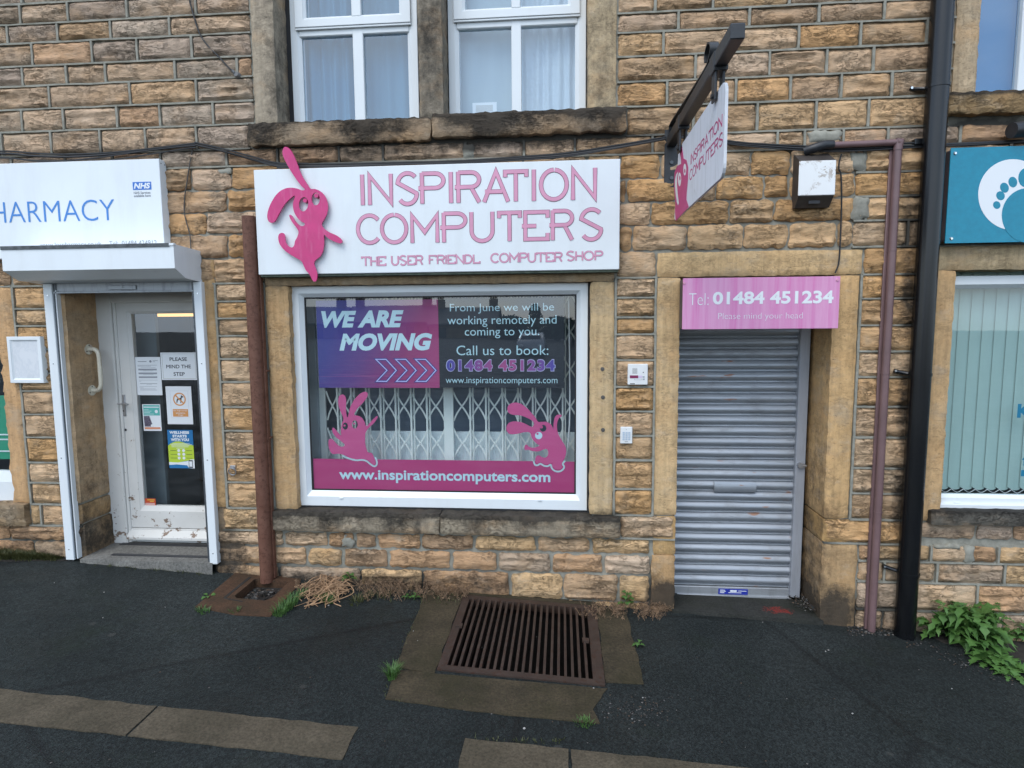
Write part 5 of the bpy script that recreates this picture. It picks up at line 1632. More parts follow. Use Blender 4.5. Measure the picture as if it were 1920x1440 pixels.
b = MB(); b.tube(spline([(WX(1066, 600, .2), .2, WZ(1066, 560, .2)), (WX(1068, 700, .2), .2, WZ(1067, 690, .2)), (WX(1068, 780, .2), .2, WZ(1069, 790, .2)), (WX(1062, 862, .2), .2, WZ(1062, 862, .2))], 8), .0055, 6)
tag(b.build('dangling_cable', M['white_print'], None, recentre=True), 'pale cord hanging inside at the right side of the shop window', 'cord')

# ================================================================== papers on the pharmacy door
YP = DD + .062 - .003
def poster(name, label, tl, tr, bl, br, mat, cat='poster'):
    r = rect4(tl, tr, bl, br, YP)
    o = thing(name, label, cat, (avg(r[0], r[1]), YP, r[2]))
    b = MB(); b.box(r[0], r[1], YP - .0008, YP, r[2], r[3], .0002); part(b, 'sheet', mat, o)
    return o, r
wp = wallmap(YP)
o, r = poster('notice', 'white sheet of small grey printed text on the pharmacy door glass', (252.3, 669.6), (300, 669), (257, 741), (305, 741), M['paper'], 'notice')
b = MB()
for v in (.305, .405, .505): b.box(*sub(r, .12, v, .84, v + .045)[:2], YP - .0014, YP - .0005, *sub(r, .12, v, .84, v + .045)[2:], .0001)
part(b, 'table_row', plain('grey_print', (.30, .32, .35), .6), o)
b = MB()
for v, u0, u1, h in ((.11, .12, .46, .016), (.21, .10, .85, .008), (.235, .10, .62, .008), (.27, .22, .8, .006), (.36, .3, .7, .006), (.46, .3, .7, .006), (.60, .12, .85, .006), (.63, .12, .2, .006), (.69, .15, .82, .012), (.72, .4, .62, .006), (.77, .12, .8, .006), (.80, .12, .28, .006), (.83, .14, .74, .008), (.86, .14, .8, .008), (.09, .70, .9, .01), (.12, .70, .8, .01)):
    q = sub(r, u0, v, u1, v + h); b.box(q[0], q[1], YP - .0014, YP - .0005, q[2], q[3], .0001)
q = sub(r, .57, .085, .66, .145); b.prism([ellipse(avg(q[0], q[1]), avg(q[2], q[3]), (q[1] - q[0]) / 2, (q[1] - q[0]) / 2, 16)], wp, .0006, .0016)
part(b, 'print', M['text_grey'], o)
o, r = poster('notice', 'white PLEASE MIND THE STEP sign at the top right of the pharmacy door', (300.2, 661.2), (368, 660.6), (304, 713.2), (371.7, 711.6), M['paper'], 'notice')
b = MB()
for body, u0, v0, u1, v1 in (('PLEASE', .25, .175, .73, .305), ('MIND THE', .145, .445, .825, .575), ('STEP', .335, .715, .645, .85)):
    put_text(b, body, sub(r, u0, v0, u1, v1), wp, .0016, bold=.016)
part(b, 'lettering', M['text_black'], o)
b = MB(); q = sub(r, .045, .05, .955, .95); b.ribbon([(q[0], q[2]), (q[1], q[2]), (q[1], q[3]), (q[0], q[3])], .002, wp, .0006, .0013, True); part(b, 'border', plain('olive_line', (.30, .30, .22), .6), o)
o, r = poster('no_dogs_notice', 'white notice with a black dog crossed out in an orange circle', (310, 724.6), (357.6, 724), (315, 795.7), (363, 795), M['paper'], 'notice')
orange = plain('orange_print', (.62, .28, .09), .6)
cx, cz = sub(r, .52, .34, .52, .34)[0], sub(r, .52, .34, .52, .34)[2]
b = MB(); rad = (r[1] - r[0]) * .225
b.ribbon([(cx + rad * math.cos(R(a)), cz + rad * math.sin(R(a))) for a in range(0, 360, 15)], .011, wp, .0006, .0014, True)
b.ribbon([(cx - rad * .7, cz + rad * .7), (cx + rad * .7, cz - rad * .7)], .011, wp, .0006, .0024)
q = sub(r, .23, .60, .83, .80); b.box(q[0], q[1], YP - .0014, YP - .0005, q[2], q[3], .0001)
part(b, 'orange_print', orange, o)
b = MB(); s_ = rad
dog = [(-.55, -.62), (-.42, -.60), (-.30, -.15), (-.05, -.08), (.18, -.15), (.12, -.62), (.28, -.62), (.34, -.1), (.42, .28), (.68, .30), (.70, .45), (.45, .58), (.36, .72), (.30, .55), (.20, .22), (-.15, .18), (-.38, .12), (-.52, -.25)]
b.prism([[(cx + x * s_, cz + z_ * s_) for x, z_ in dog]], wp, .0006, .0018); part(b, 'dog_silhouette', M['text_black'], o)
b = MB(); q = sub(r, .23, .60, .83, .80)
for k, body in enumerate(('No dogs except', 'assistance', 'dogs')):
    w_ = (.9, .62, .34)[k]; put_text(b, body, sub(q, .5 - w_ / 2, .10 + .29 * k, .5 + w_ / 2, .32 + .29 * k), wp, .0022)
part(b, 'lettering', M['paper'], o)
b = MB(); q = sub(r, .17, .12, .86, .83); b.ribbon([(q[0], q[2]), (q[1], q[2]), (q[1], q[3]), (q[0], q[3])], .0015, wp, .0006, .0011, True); part(b, 'border', plain('thin_grey_line', (.45, .48, .55), .6), o)
o, r = poster('leaflet', 'small leaflet with a green top and orange foot on the pharmacy door', (266.5, 758), (301, 758), (270, 808), (302.6, 807.6), M['paper'], 'leaflet')
b = MB(); q = sub(r, .05, .03, .96, .42); b.box(q[0], q[1], YP - .0014, YP - .0005, q[2], q[3], .0001); part(b, 'green_band', plain('mint_print', (.10, .42, .38), .6), o)
b = MB(); q = sub(r, .06, .86, .94, .94); b.box(q[0], q[1], YP - .0014, YP - .0005, q[2], q[3], .0001); part(b, 'orange_band', plain('salmon_print', (.62, .26, .15), .6), o)
b = MB(); A = [sub(r, u, v, u, v) for u, v in ((.05, .44), (.36, .44), (.54, .84), (.06, .84))]; b.prism([[(a[0], a[2]) for a in A]], wp, .0006, .0013); part(b, 'picture', plain('dark_photo_print', (.10, .085, .12), .6, var=.7, scale=90), o)
b = MB()
for v, u1, h in ((.09, .92, .05), (.20, .34, .02), (.25, .5, .02), (.30, .42, .02), (.36, .62, .02)):
    q = sub(r, .08, v, u1, v + h); b.box(q[0], q[1], YP - .0019, YP - .001, q[2] + (q[3] - q[2]) * .3, q[3], .0001)
b.prism([ellipse(*[sub(r, .77, .27, .77, .27)[k] for k in (0, 2)], .014, .014, 18)], wp, .001, .0019)
b.prism([ellipse(*[sub(r, .48, .80, .48, .80)[k] for k in (0, 2)], .011, .011, 18)], wp, .001, .0019)
part(b, 'pale_print', M['paper'], o)
o, r = poster('wellness_poster', 'blue and lime WELLNESS STARTS WITH YOU poster on the pharmacy door', (313.6, 806.5), (361, 805.8), (317.8, 878.2), (365.5, 877.7), plain('blue_poster', (.012, .15, .36), .5))
b = MB(); A = [(0, .41), (.12, .35), (.30, .30), (.45, .295), (.62, .325), (.8, .375), (1, .40), (1, .78), (.72, .80), (0, .90)]
b.prism([[(sub(r, u, v, u, v)[0], sub(r, u, v, u, v)[2]) for u, v in A]], wp, .0006, .0013); part(b, 'lime_field', plain('lime_print', (.44, .58, .04), .5), o)
b = MB()
for body, u0, v0, u1, v1 in (('WELLNESS', .09, .03, .86, .10), ('STARTS', .2, .125, .76, .195), ('WITH YOU', .13, .215, .84, .29)):
    put_text(b, body, sub(r, u0, v0, u1, v1), wp, .0020, bold=.055)
A = [(0, .84), (.35, .85), (.7, .815), (.80, .79), (.86, .765), (1, .765), (1, 1), (.78, .99), (.70, .92), (.3, .90), (0, .915)]
b.prism([[(sub(r, u, v, u, v)[0], sub(r, u, v, u, v)[2]) for u, v in A]], wp, .0006, .0018)
for k in range(3):
    for u in (.41, .60):
        a = sub(r, u, .535 + .098 * k, u, .535 + .098 * k); b.prism([ellipse(a[0], a[2], .0125, .0125, 18)], wp, .001, .0019)
for v, u0, u1 in ((.345, .18, .86), (.375, .10, .95), (.405, .13, .84), (.435, .14, .80), (.47, .32, .66)):
    q = sub(r, u0, v, u1, v + .009); b.box(q[0], q[1], YP - .0019, YP - .001, q[2], q[3], .0001)
part(b, 'white_print', M['paper'], o)
b = MB()
q = sub(r, .775, .785, .935, .985); b.box(q[0], q[1], YP - .0024, YP - .0015, q[2], q[3], .0004)
for k in range(3):
    for u0, u1 in ((.08, .33), (.70, .93)):
        q = sub(r, u0, .532 + .098 * k, u1, .542 + .098 * k); b.box(q[0], q[1], YP - .0019, YP - .001, q[2], q[3], .0001)
part(b, 'dark_print', M['text_black'], o)
b = MB(); q = sub(r, .795, .815, .915, .955); b.box(q[0], q[1], YP - .0029, YP - .0023, q[2], q[3], .0002); part(b, 'phone_screen', M['paper'], o)
o, r = poster('red_sticker', 'small orange-red sticker in the bottom corner of the pharmacy door glass', (270, 935), (291.5, 934.2), (271, 949.6), (292.6, 948.8), plain('red_print', (.50, .075, .025), .5), 'sticker')
b = MB()
for v, u0, u1, h in ((.10, .28, .92, .14), (.30, .5, .85, .14)): 
    q = sub(r, u0, v, u1, v + h); b.box(q[0], q[1], YP - .0014, YP - .0005, q[2], q[3], .0001)
part(b, 'yellow_print', plain('yellow_print', (.66, .36, .06), .5), o)
b = MB()
for v in (.60, .75, .88): 
    q = sub(r, .08, v, .92, v + .05); b.box(q[0], q[1], YP - .0014, YP - .0005, q[2], q[3], .0001)
part(b, 'white_print', M['paper'], o)

# ================================================================== fittings on the wall
# rail beside the pharmacy door
XR = PJL[1]
f0 = PX(166, 655, XR); f1 = PX(172, 732, XR)
yy = -avg(f0[0], f1[0]); za, zb2 = f0[1], f1[1]
t = thing('grab_rail', 'chipped cream grab rail fixed to the stone beside the pharmacy door', 'handrail', (XR, yy, zb2))
b = MB(); o_ = .085
pts = [(XR, yy, za), (XR + o_ * .55, yy, za), (XR + o_ * .9, yy, za - .025), (XR + o_, yy, za - .07), (XR + o_, yy, avg(za, zb2)), (XR + o_, yy, zb2 + .07), (XR + o_ * .9, yy, zb2 + .025), (XR + o_ * .55, yy, zb2), (XR, yy, zb2)]
b.tube(spline(pts, 5), .0165, 14); part(b, 'rail', M['offwhite_metal'], t, True)
for zz in (za, zb2):
    b = MB(); b.cyl((XR - .002, yy, zz), (1, 0, 0), .042, .008, 22); fl = part(b, 'flange', M['offwhite_metal'], t)
    b = MB()
    for a in (90, 210, 330): b = MB(); b.cyl((XR + .006, yy + .031 * math.cos(R(a)), zz + .031 * math.sin(R(a))), (1, 0, 0), .005, .004, 8); b.build('screw', M['bolt'], fl)

# torn notice frame
nr = rect4((17, 632), (79.5, 630), (25, 718.5), (88, 717), -.02)
t = thing('notice_holder', 'white frame holding a blank torn sheet on the wall left of the pharmacy', 'frame', (avg(nr[0], nr[1]), -.02, nr[2]))
b = MB(); q = sub(nr, .13, .10, .87, .90); b.frame(nr, q, -.046, .0, .010, .3); part(b, 'frame', M['pvc'], t)
def torn_mat():
    m = NT('torn_wet_paper'); n = m.noise(m.map((1.6, 1, 1), loc=(.3, 0, .8)), 7, 6, .6)
    m.set(col=m.ramp(n, [(.36, (.54, .57, .60)), (.5, (.64, .66, .68)), (.52, (.58, .61, .64)), (.6, (.65, .67, .69))]), rough=.5); return m.m
b = MB(); b.box(q[0] - .004, q[1] + .004, -.036, -.008, q[2] - .004, q[3] + .004, .001); part(b, 'sheet', torn_mat(), t)

# metal ring
x, z = W(438, 880, -.02)
t = thing('tie_ring', 'small galvanised tie ring hanging on the wall right of the pharmacy door', 'ring', (x, 0, z))
b = MB(); b.box(x - .021, x + .021, -.034, -.006, z + .01, z + .032, .002); part(b, 'plate', M['zinc'], t)
b = MB(); b.tube([(x + .029 * math.cos(R(a)), -.040 - .008 * math.sin(R(a)), z - .012 + .029 * math.sin(R(a))) for a in range(0, 361, 15)], .0048, 8, False); part(b, 'ring', M['zinc'], t, True)

# intercom and keypad
ir = rect4((1177, 683.5), (1214.5, 681.5), (1177, 721.5), (1214.5, 721.5), -.03)
t = thing('intercom', 'square white door intercom with a grille of holes between window and shutter', 'intercom', (avg(ir[0], ir[1]), -.02, ir[2]))
b = MB(); b.box(ir[0], ir[1], -.036, .004, ir[2], ir[3], .004); part(b, 'casing', M['plastic_white'], t)
b = MB()
for i in range(5):
    for j in range(6):
        q = sub(ir, .25 + .05 * i, .22 + .045 * j, .25 + .05 * i, .22 + .045 * j); b.cyl((q[0], -.036, q[2]), (0, -1, 0), .0022, .0008, 8)
q = sub(ir, .77, .40, .77, .40); b.cyl((q[0], -.036, q[2]), (0, -1, 0), .004, .001, 10)
q = sub(ir, .12, .925, .36, .96); b.box(q[0], q[1], -.0368, -.0355, q[2], q[3], .0002)
part(b, 'speaker_holes', M['slot'], t)
b = MB(); q = sub(ir, .10, .54, .52, .68); b.box(q[0], q[1], -.0375, -.0355, q[2], q[3], .0004); part(b, 'name_label', plain('plum_label', (.20, .02, .08), .4), t)
b = MB(); q = sub(ir, .52, .55, .72, .67); b.box(q[0], q[1], -.0373, -.0355, q[2], q[3], .0004); part(b, 'name_card', plain('lilac_card', (.60, .52, .66), .4), t)
b = MB()
for v in (.61, .72):
    q = sub(ir, .74, v - .025, .84, v + .03); b.box(q[0], q[1], -.039, -.0355, q[2], q[3], .001)
part(b, 'call_button', M['plastic_grey'], t)
b = MB(); q = sub(ir, .34, .70, .68, .76); b.ribbon([(q[0], q[3]), (q[0], q[2]), (q[1], q[2]), (q[1], q[3])], .002, wallmap(-.036), 0, .0008); part(b, 'card_holder', M['plastic_grey'], t)
kp = rect4((1163, 801), (1185.5, 800), (1163.5, 832), (1186, 832), -.03)
t = thing('keypad', 'narrow white door entry keypad below the intercom', 'keypad', (avg(kp[0], kp[1]), -.02, kp[2]))
b = MB(); b.box(kp[0], kp[1], -.030, .004, kp[2], kp[3], .004); part(b, 'casing', M['plastic_white'], t)
for i in range(3):
    for j in range(4):
        b = MB(); q = sub(kp, .18 + .235 * i, .29 + .13 * j, .18 + .235 * i + .18, .29 + .13 * j + .105); b.box(q[0], q[1], -.0325, -.0295, q[2], q[3], .001)
        part(b, 'key', plain('pale_blue_key', (.42, .50, .58), .5) if 'pale_blue_key' not in bpy.data.materials else bpy.data.materials['pale_blue_key'], t)
b = MB(); q = sub(kp, .46, .14, .52, .17); b.box(q[0], q[1], -.031, -.0295, q[2], q[3], .0003); q = sub(kp, .36, .86, .64, .89); b.box(q[0], q[1], -.031, -.0295, q[2], q[3], .0003); part(b, 'print', M['text_grey'], t)
for k, (px_, py_) in enumerate(((1129.5, 692), (1130.5, 745), (1130.5, 806))):
    b = MB(); x, z = W(px_, py_, -.01)
    b.cyl((x, -.004, z), (0, -1, 0), .0145, .008, 14); b.cyl((x, -.012, z), (0, -1, 0), .008, .007, 6)
    tag(b.build('wall_bolt', M['bolt'], None, recentre=True), ('topmost', 'middle', 'lowest')[k] + ' grey bolt in the stone jamb right of the shop window', 'bolt', 'bolts in the window jamb')

# alarm box
AD = -.125
a0, a1 = WX(1498, 330, AD), WX(1567, 330, AD)
az = (WZ(1530, 391, 0), WZ(1530, 288, 0), WZ(1530, 366, AD), WZ(1530, 301, AD))
t = thing('alarm_box', 'dark alarm box with a flaking white front high on the wall', 'alarm', (avg(a0, a1), 0, az[0]))
b = MB(); b.prism([[(.0, az[0] - .0), (.0, az[1]), (-AD - .006, az[3] + .004), (-AD - .006, az[2] - .004), (.055, az[0] - .004)]], lambda u, v, w: (w, -u, v), a0 + .004, a1 - .004)
part(b, 'casing', M['alarm_side'], t)
b = MB(); b.box(a0, a1, AD, AD + .008, az[2], az[3], .003); part(b, 'front_plate', M['alarm_face'], t)
b = MB(); zz = avg(az[0], az[2]); b.box(a0 + .08, a1 - .08, -.095, -.088, zz - .018, zz + .012, .003); part(b, 'lens', M['slot'], t)

# pipes -------------------------------------------------------------
def ground_z(x): return gz(x)
# big black plastic downpipe
pc = [(1774, 2), (1760.5, 200), (1741, 480), (1717, 800), (1707, 960)]
xk = avg(*[WX(x - 1.5, y, -.085) for x, y in pc])
t = thing('black_downpipe', 'thick black plastic downpipe running down the wall beside the teal sign', 'downpipe', (xk, -.085, ground_z(xk)))
b = MB(); b.tube([(xk, -.085, ground_z(xk) - .03), (xk, -.085, U_TOP + .6)], .066, 28, False); part(b, 'pipe', M['black_pvc'], t, True)
for py_ in (163, 702, 1076):
    z = WZ(1745, py_, -.085)
    b = MB(); b.tube([(xk, -.085, z - .010), (xk, -.085, z + .010)], .0705, 28, True)
    b.tube([(xk - .05, -.05, z), (xk - .115, -.016, z + .015), (xk - .135, -.014, z + .022)], .014, 8)
    o = part(b, 'clip', M['black_pvc'], t, True)
    b = MB(); b.cyl((xk - .128, -.024, z + .02), (0, -1, 0), .008, .006, 10); b.build('screw', M['chrome'], o)
b = MB(); z = WZ(1735, 262, -.08); b.box(xk - .10, xk - .03, -.05, -.01, z - .02, z + .02, .004); part(b, 'wall_bracket', M['black_pvc'], t)

# purple-brown pipe with its elbow
cc = [(1678, 400), (1660, 700), (1644, 960), (1632, 1170)]
xk2 = avg(*[WX(x, y, -.04) for x, y in cc])
zt_ = WZ(1686, 268, -.04)
t = thing('brown_waste_pipe', 'slim purple-brown waste pipe running from a wall outlet down to the pavement', 'pipe', (xk2, -.04, ground_z(xk2)))
b = MB(); b.tube([(xk2, -.045, ground_z(xk2) - .01), (xk2, -.045, zt_ + .02)], .026, 18); b.box(xk2 - .040, xk2 - .018, -.028, -.010, ground_z(xk2), zt_, .003); part(b, 'pipe', M['conduit'], t, True)
xh0 = WX(1552, 264, -.04)
zh = WZ(1556, 265, -.04)
b = MB(); b.tube([(xh0, -.045, zt_ - .002), (xk2 + .02, -.045, zt_ + .003)], .021, 16); b.box(xh0, xk2, -.028, -.008, zt_ - .03, zt_ - .016, .002); part(b, 'branch_pipe', M['conduit'], t, True)
b = MB(); b.tube([(xk2 - .01, -.045, zt_ + .002), (xk2 + .014, -.045, zt_ + .004), (xk2 + .004, -.045, zt_ - .012), (xk2, -.045, zt_ - .05)], .029, 18); part(b, 'elbow', M['conduit'], t, True)
b = MB()
for y in (470, 700, 960): 
    z = WZ(1665, y, -.04); b.tube([(xk2, -.045, z - .004), (xk2, -.045, z + .004)], .0285, 18)
part(b, 'joint', M['conduit'], t, True)
b = MB(); b.tube(spline([(xh0 + .03, -.045, zt_), (xh0 - .03, -.055, zt_ - .003), (xh0 - .09, -.05, zt_ - .02), (xh0 - .14, -.02, zt_ - .03)], 5), [.03] * 16, 14)
tag(b.build('cable_hood', M['black_iron'], None, smooth=True, recentre=True), 'black rubber hood at the wall end of the purple-brown pipe', 'hood')

# rusty downpipe beside the fascia sign
cc = [(467, 410), (476, 600), (487, 800), (494, 960), (499, 1080)]
xk3 = avg(*[WX(x + .5, y, -.07) for x, y in cc])
t = thing('rusty_downpipe', 'rusty brown downpipe cut off beside the fascia sign and ending in a gully', 'downpipe', (xk3, -.07, ground_z(xk3)))
ztp = WZ(467, 406, -.07); zbt_ = WZ(499, 1090, -.07)
b = MB(); b.tube([(xk3, -.072, zbt_), (xk3, -.072, ztp)], .049, 24); part(b, 'pipe', M['rustpipe'], t, True)
b = MB(); b.box(xk3 + .036, xk3 + .058, -.060, -.02, zbt_ + .02, ztp, .003); part(b, 'side_fin', M['rustpipe'], t)
b = MB()
for y in (696, 822):
    z = WZ(480, y, -.07); b.tube([(xk3, -.072, z - .003), (xk3, -.072, z + .003)], .0505, 24)
    b.box(xk3 - .056, xk3 + .07, -.05, -.01, z - .006, z + .006, .001)
part(b, 'joint_band', M['rustpipe'], t, True)

# cables ------------------------------------------------------------
def cable(name, label, pts, r=.008, d=-.02, mat='cable', extra=(), cat='cable'):
    b = MB()
    P = [Vector((WX(p[0], p[1], p[2] if len(p) > 2 else d), p[2] if len(p) > 2 else d, WZ(p[0], p[1], p[2] if len(p) > 2 else d))) for p in pts]
    b.tube(spline(P, 6), r, 7)
    for off, amp, r2 in extra:
        Q = spline(P, 6)
        b.tube([(q.x, q.y - .006, q.z + off + amp * math.sin(q.x * 3.1 + off * 90)) for q in Q], r2, 6)
    return tag(b.build(name, M[mat], None, smooth=True, recentre=True), label, cat)
cable('cable_bundle', 'black cable bundle sagging over the pharmacy sign', [(-160, 296), (0, 288), (60, 292), (125, 294), (200, 290), (290, 280), (355, 272), (368, 271)], .009, -.03, extra=((.012, .006, .006), (-.02, .016, .006), (-.034, .012, .005)))
cable('cable_bundle', 'black cables draped from above the pharmacy sign down behind the fascia top', [(366, 271), (420, 284), (470, 298), (520, 311), (580, 312)], .0085, -.03, extra=((.016, .004, .006), (.006, .008, .005)))
cable('cable_bundle', 'black cable rising along the top edge of the fascia sign to the bracket', [(520, 312), (640, 311), (760, 307), (860, 304), (960, 298), (1060, 291), (1140, 279), (1200, 269), (1248, 260)], .0095, -.04, extra=((.010, .003, .006), (-.008, .004, .006)))
cable('cable_bundle', 'black cables running from the bracket past the alarm box to the black downpipe', [(1272, 256), (1330, 262), (1385, 270), (1450, 275), (1520, 279), (1600, 279), (1680, 275), (1745, 272)], .009, -.03, extra=((.014, .004, .006), (-.012, .004, .005)))
cable('cable_bundle', 'black cable along the top of the teal sign', [(1765, 271), (1820, 269), (1880, 266), (1960, 262)], .010, -.05, extra=((-.012, .003, .007),))
cable('thin_cable', 'thin black cable slanting down to a grey wall knob left of the upstairs window', [(353, -8), (362, 25), (374, 62), (390, 86), (410, 106), (428, 126), (442, 138)], .0058, -.02)
cable('thin_cable', 'thin grey cable wandering down the stone right of the pharmacy sign', [(363, 272), (358, 295), (354, 318), (350, 345), (346, 372), (346, 400), (352, 425), (356, 440), (358, 466)], .0042, -.018, 'grey_cable')
cable('thin_cable', 'thin black cable hanging from the alarm box down to the pink box sign', [(1578, 289), (1574, 302), (1573, 316), (1577, 330), (1578, 380), (1576, 440), (1573, 490), (1566, 512)], .0052, -.02)
b = MB(); x, z = W(444, 140, -.02); b.cyl((x, .0, z), (0, -1, 0), .024, .035, 14, .016); b.cyl((x - .012, -.03, z + .01), (-.6, -.3, .6), .011, .02, 10)
tag(b.build('cable_gland', plain('grey_knob', (.16, .16, .16), .6), None, smooth=True, recentre=True), 'grey knob where the thin slanting cable enters the wall', 'cable entry')
# spotlight above the teal sign
x, z = W(1903, 246, -.10)
t = thing('spotlight', 'black cylindrical spotlight above the teal sign at the right edge', 'spotlight', (x, 0, z))
b = MB(); b.tube([(x - .035, -.12, z + .0), (x + .10, -.10, z + .012)], [.048, .052], 20); part(b, 'housing', M['black_iron'], t, True)
b = MB(); b.tube([(x + .11, .0, z + .02), (x + .11, -.10, z + .015)], .016, 10); part(b, 'arm', M['black_iron'], t, True)

# ================================================================== ground
def axes_avg(pts): return avg(*[p.x for p in pts]), avg(*[p.y for p in pts])
GRX0, GRX1 = avg(G(873, 1118).x, G(815, 1256).x), avg(G(1112, 1132).x, G(1141, 1290).x)
GRY1, GRY0 = -.050, avg(G(1141, 1290).y, G(815, 1256).y)
gul = (avg(G(436, 1121).x, G(480, 1086).x), avg(G(515, 1130).x, G(530, 1092).x), avg(G(436, 1121).y, G(515, 1130).y), avg(G(480, 1086).y, G(530, 1092).y))
holes = [(GRX0 + .02, GRX1 - .02, GRY0 + .02, GRY1 - .02), gul]
b = MB()
def lines(a, b_, step, extra):
    v = [a + (b_ - a) * i / max(1, int((b_ - a) / step)) for i in range(int((b_ - a) / step) + 1)]
    return sorted(set(v + list(extra)))
gxl = sorted(set([-120, -60, -30, -15] + lines(-9, 9, .3, [q for h in holes for q in h[:2]]) + [15, 30, 60, 120]))
gyl = sorted(set([-160, -80, -40, -20, -10] + lines(-6, .6, .3, [q for h in holes for q in h[2:]])))
idx = {}
def gv(i, j):
    if (i, j) not in idx:
        x, y = gxl[i], gyl[j]
        und = 0.0
        if y < -1.9 or abs(x) > 3.6: und = .0
        idx[(i, j)] = len(b.v); b.v.append((x, y, gz(x) + und)); b.t.append((1, 1, 1)); b.k.append(0.0)
    return idx[(i, j)]
for i in range(len(gxl) - 1):
    for j in range(len(gyl) - 1):
        cx, cy = (gxl[i] + gxl[i + 1]) / 2, (gyl[j] + gyl[j + 1]) / 2
        if any(h[0] < cx < h[1] and h[2] < cy < h[3] for h in holes): continue
        b.f.append((gv(i, j), gv(i + 1, j), gv(i + 1, j + 1), gv(i, j + 1))); b.m.append(0)
kind(b.build('pavement', M['asphalt'], None))

def slab(name, label, pts, mat, h=.005, group=None, rag=.011, stain=None, tint=(.03, .03, .03), cat='stone slab', parent=None, low=.05):
    """flat stone laid in the sloping pavement; pts are x, y corners"""
    b = MB()
    out = []
    sd = rnd.uniform(0, 99)
    for k in range(len(pts)):
        a, c = Vector(pts[k]), Vector(pts[(k + 1) % len(pts)])
        n = max(1, int((c - a).length / .05))
        nrm = Vector((-(c - a).y, (c - a).x)).normalized()
        for q in range(n):
            p = a + (c - a) * q / n
            if q: p = p + nrm * rag * (noise.noise((p.x * 8, p.y * 8, sd)) + .5 * noise.noise((p.x * 25, p.y * 25, sd)))
            out.append((p.x, p.y))
    b.prism([out], lambda u, v, w: (u, v, gz(u) + w), -low, h)
    b.t = [tint] * len(b.v)
    if stain: b.k = [stain(v[0], v[1]) for v in b.v]
    o = b.build(name, mat, parent, recentre=parent is None)
    if parent is None: tag(o, label, cat, group)
    return o
SLX0 = avg(G(799, 1100).x, G(719, 1314).x); SLX1 = avg(G(1178, 1163).x, G(1210, 1287).x)
SLY = avg(G(719, 1314).y, G(1120, 1355).y)
slab('stone_slab', 'mossy stone slab along the left side of the iron grate', [(SLX0 + .02, GRY0 - .01), (GRX0 - .006, GRY0 - .035), (GRX0 - .006, -.02), (SLX0 - .02, -.0)], M['slab'], .006, 'slabs round the iron grate')
slab('stone_slab', 'mossy stone slab along the right side of the iron grate', [(GRX1 + .006, GRY0 + .04), (SLX1, GRY0 + .06), (SLX1 - .01, -.10), (GRX1 + .006, -.03)], M['slab'], .006, 'slabs round the iron grate')
slab('stone_slab', 'long brown stone slab in front of the iron grate, broken at its right end', [(SLX0 + .03, GRY0 - .03), (SLX0 + .05, SLY + .01), (-.3, SLY - .02), (.20, SLY - .01), (.17, SLY + .10), (GRX1 + .01, GRY0 - .02), (GRX0, GRY0 - .038)], M['slab'], .006, 'slabs round the iron grate', .008)
slab('back_slab', 'narrow stone margin between the iron grate and the wall', [(GRX0 + .0, GRY1 + .006), (GRX1, GRY1 + .006), (GRX1 + .05, .02), (GRX0 - .05, .02)], M['slab'], .010)

def gp(px_, py_, dz_=0.0):
    p = G(px_, py_)
    if p.y > -.02: p = Vector((WX(px_, py_), -.02, 0))
    return (p.x, p.y, gz(p.x) + dz_)
# iron grate over a light well
t = thing('drain_grate', 'rusty iron grate of parallel bars set in the pavement under the shop window', 'grate', (avg(GRX0, GRX1), avg(GRY0, GRY1), gz(0)))
fwid = .052
def gprism(b, x0, x1, y0, y1, w0, w1):
    b.prism([[(x0, y0), (x1, y0), (x1, y1), (x0, y1)]], lambda u, v, w: (u, v, gz(u) + w), w0, w1)
b = MB()
gprism(b, GRX0, GRX1, GRY0, GRY0 + fwid, -.05, .010); gprism(b, GRX0, GRX1, GRY1 - fwid, GRY1, -.05, .0102)
gprism(b, GRX0, GRX0 + fwid, GRY0 + fwid, GRY1 - fwid, -.05, .0104); gprism(b, GRX1 - fwid * 1.3, GRX1, GRY0 + fwid, GRY1 - fwid, -.05, .0104)
part(b, 'frame', M['grate'], t)
nb = 20
xa, xb = GRX0 + fwid, GRX1 - fwid * 1.3
bw = (xb - xa) / (nb * 2 + 1)
for k in range(nb):
    b = MB(); x = xa + bw * (2 * k + 1)
    n = 14; L, Rr = [], []
    for q in range(n + 1):
        yy = GRY0 + fwid + (GRY1 - GRY0 - 2 * fwid) * q / n
        L.append((x + .001 * noise.noise((k, yy * 12, 1)), yy)); Rr.append((x + bw * .74 + .001 * noise.noise((k, yy * 12, 5)), yy))
    b.prism([L + Rr[::-1]], lambda u, v, w: (u, v, gz(u) + w), -.045, .008 + .0008 * rnd.uniform(-1, 1))
    part(b, 'bar', M['grate'], t)
for px_, py_ in ((861, 1177), (1098, 1205)):
    b = MB(); p = G(px_, py_); gprism(b, p.x - .022, p.x + .022, p.y - .022, p.y + .02, .009, .024); part(b, 'lug', M['grate'], t)
b = MB()
x0, x1, y0, y1 = holes[0]
P = [(x, y, z_) for z_ in (-1.0, gz(0) + .02 - .03) for y in (y0, y1) for x in (x0, x1)]
b.add(P, [(0, 1, 3, 2), (0, 1, 5, 4), (2, 3, 7, 6), (0, 2, 6, 4), (1, 3, 7, 5)])
kind(b.build('light_well', plain('dark_well', (.012, .011, .010), .95, var=.4, scale=6), None))

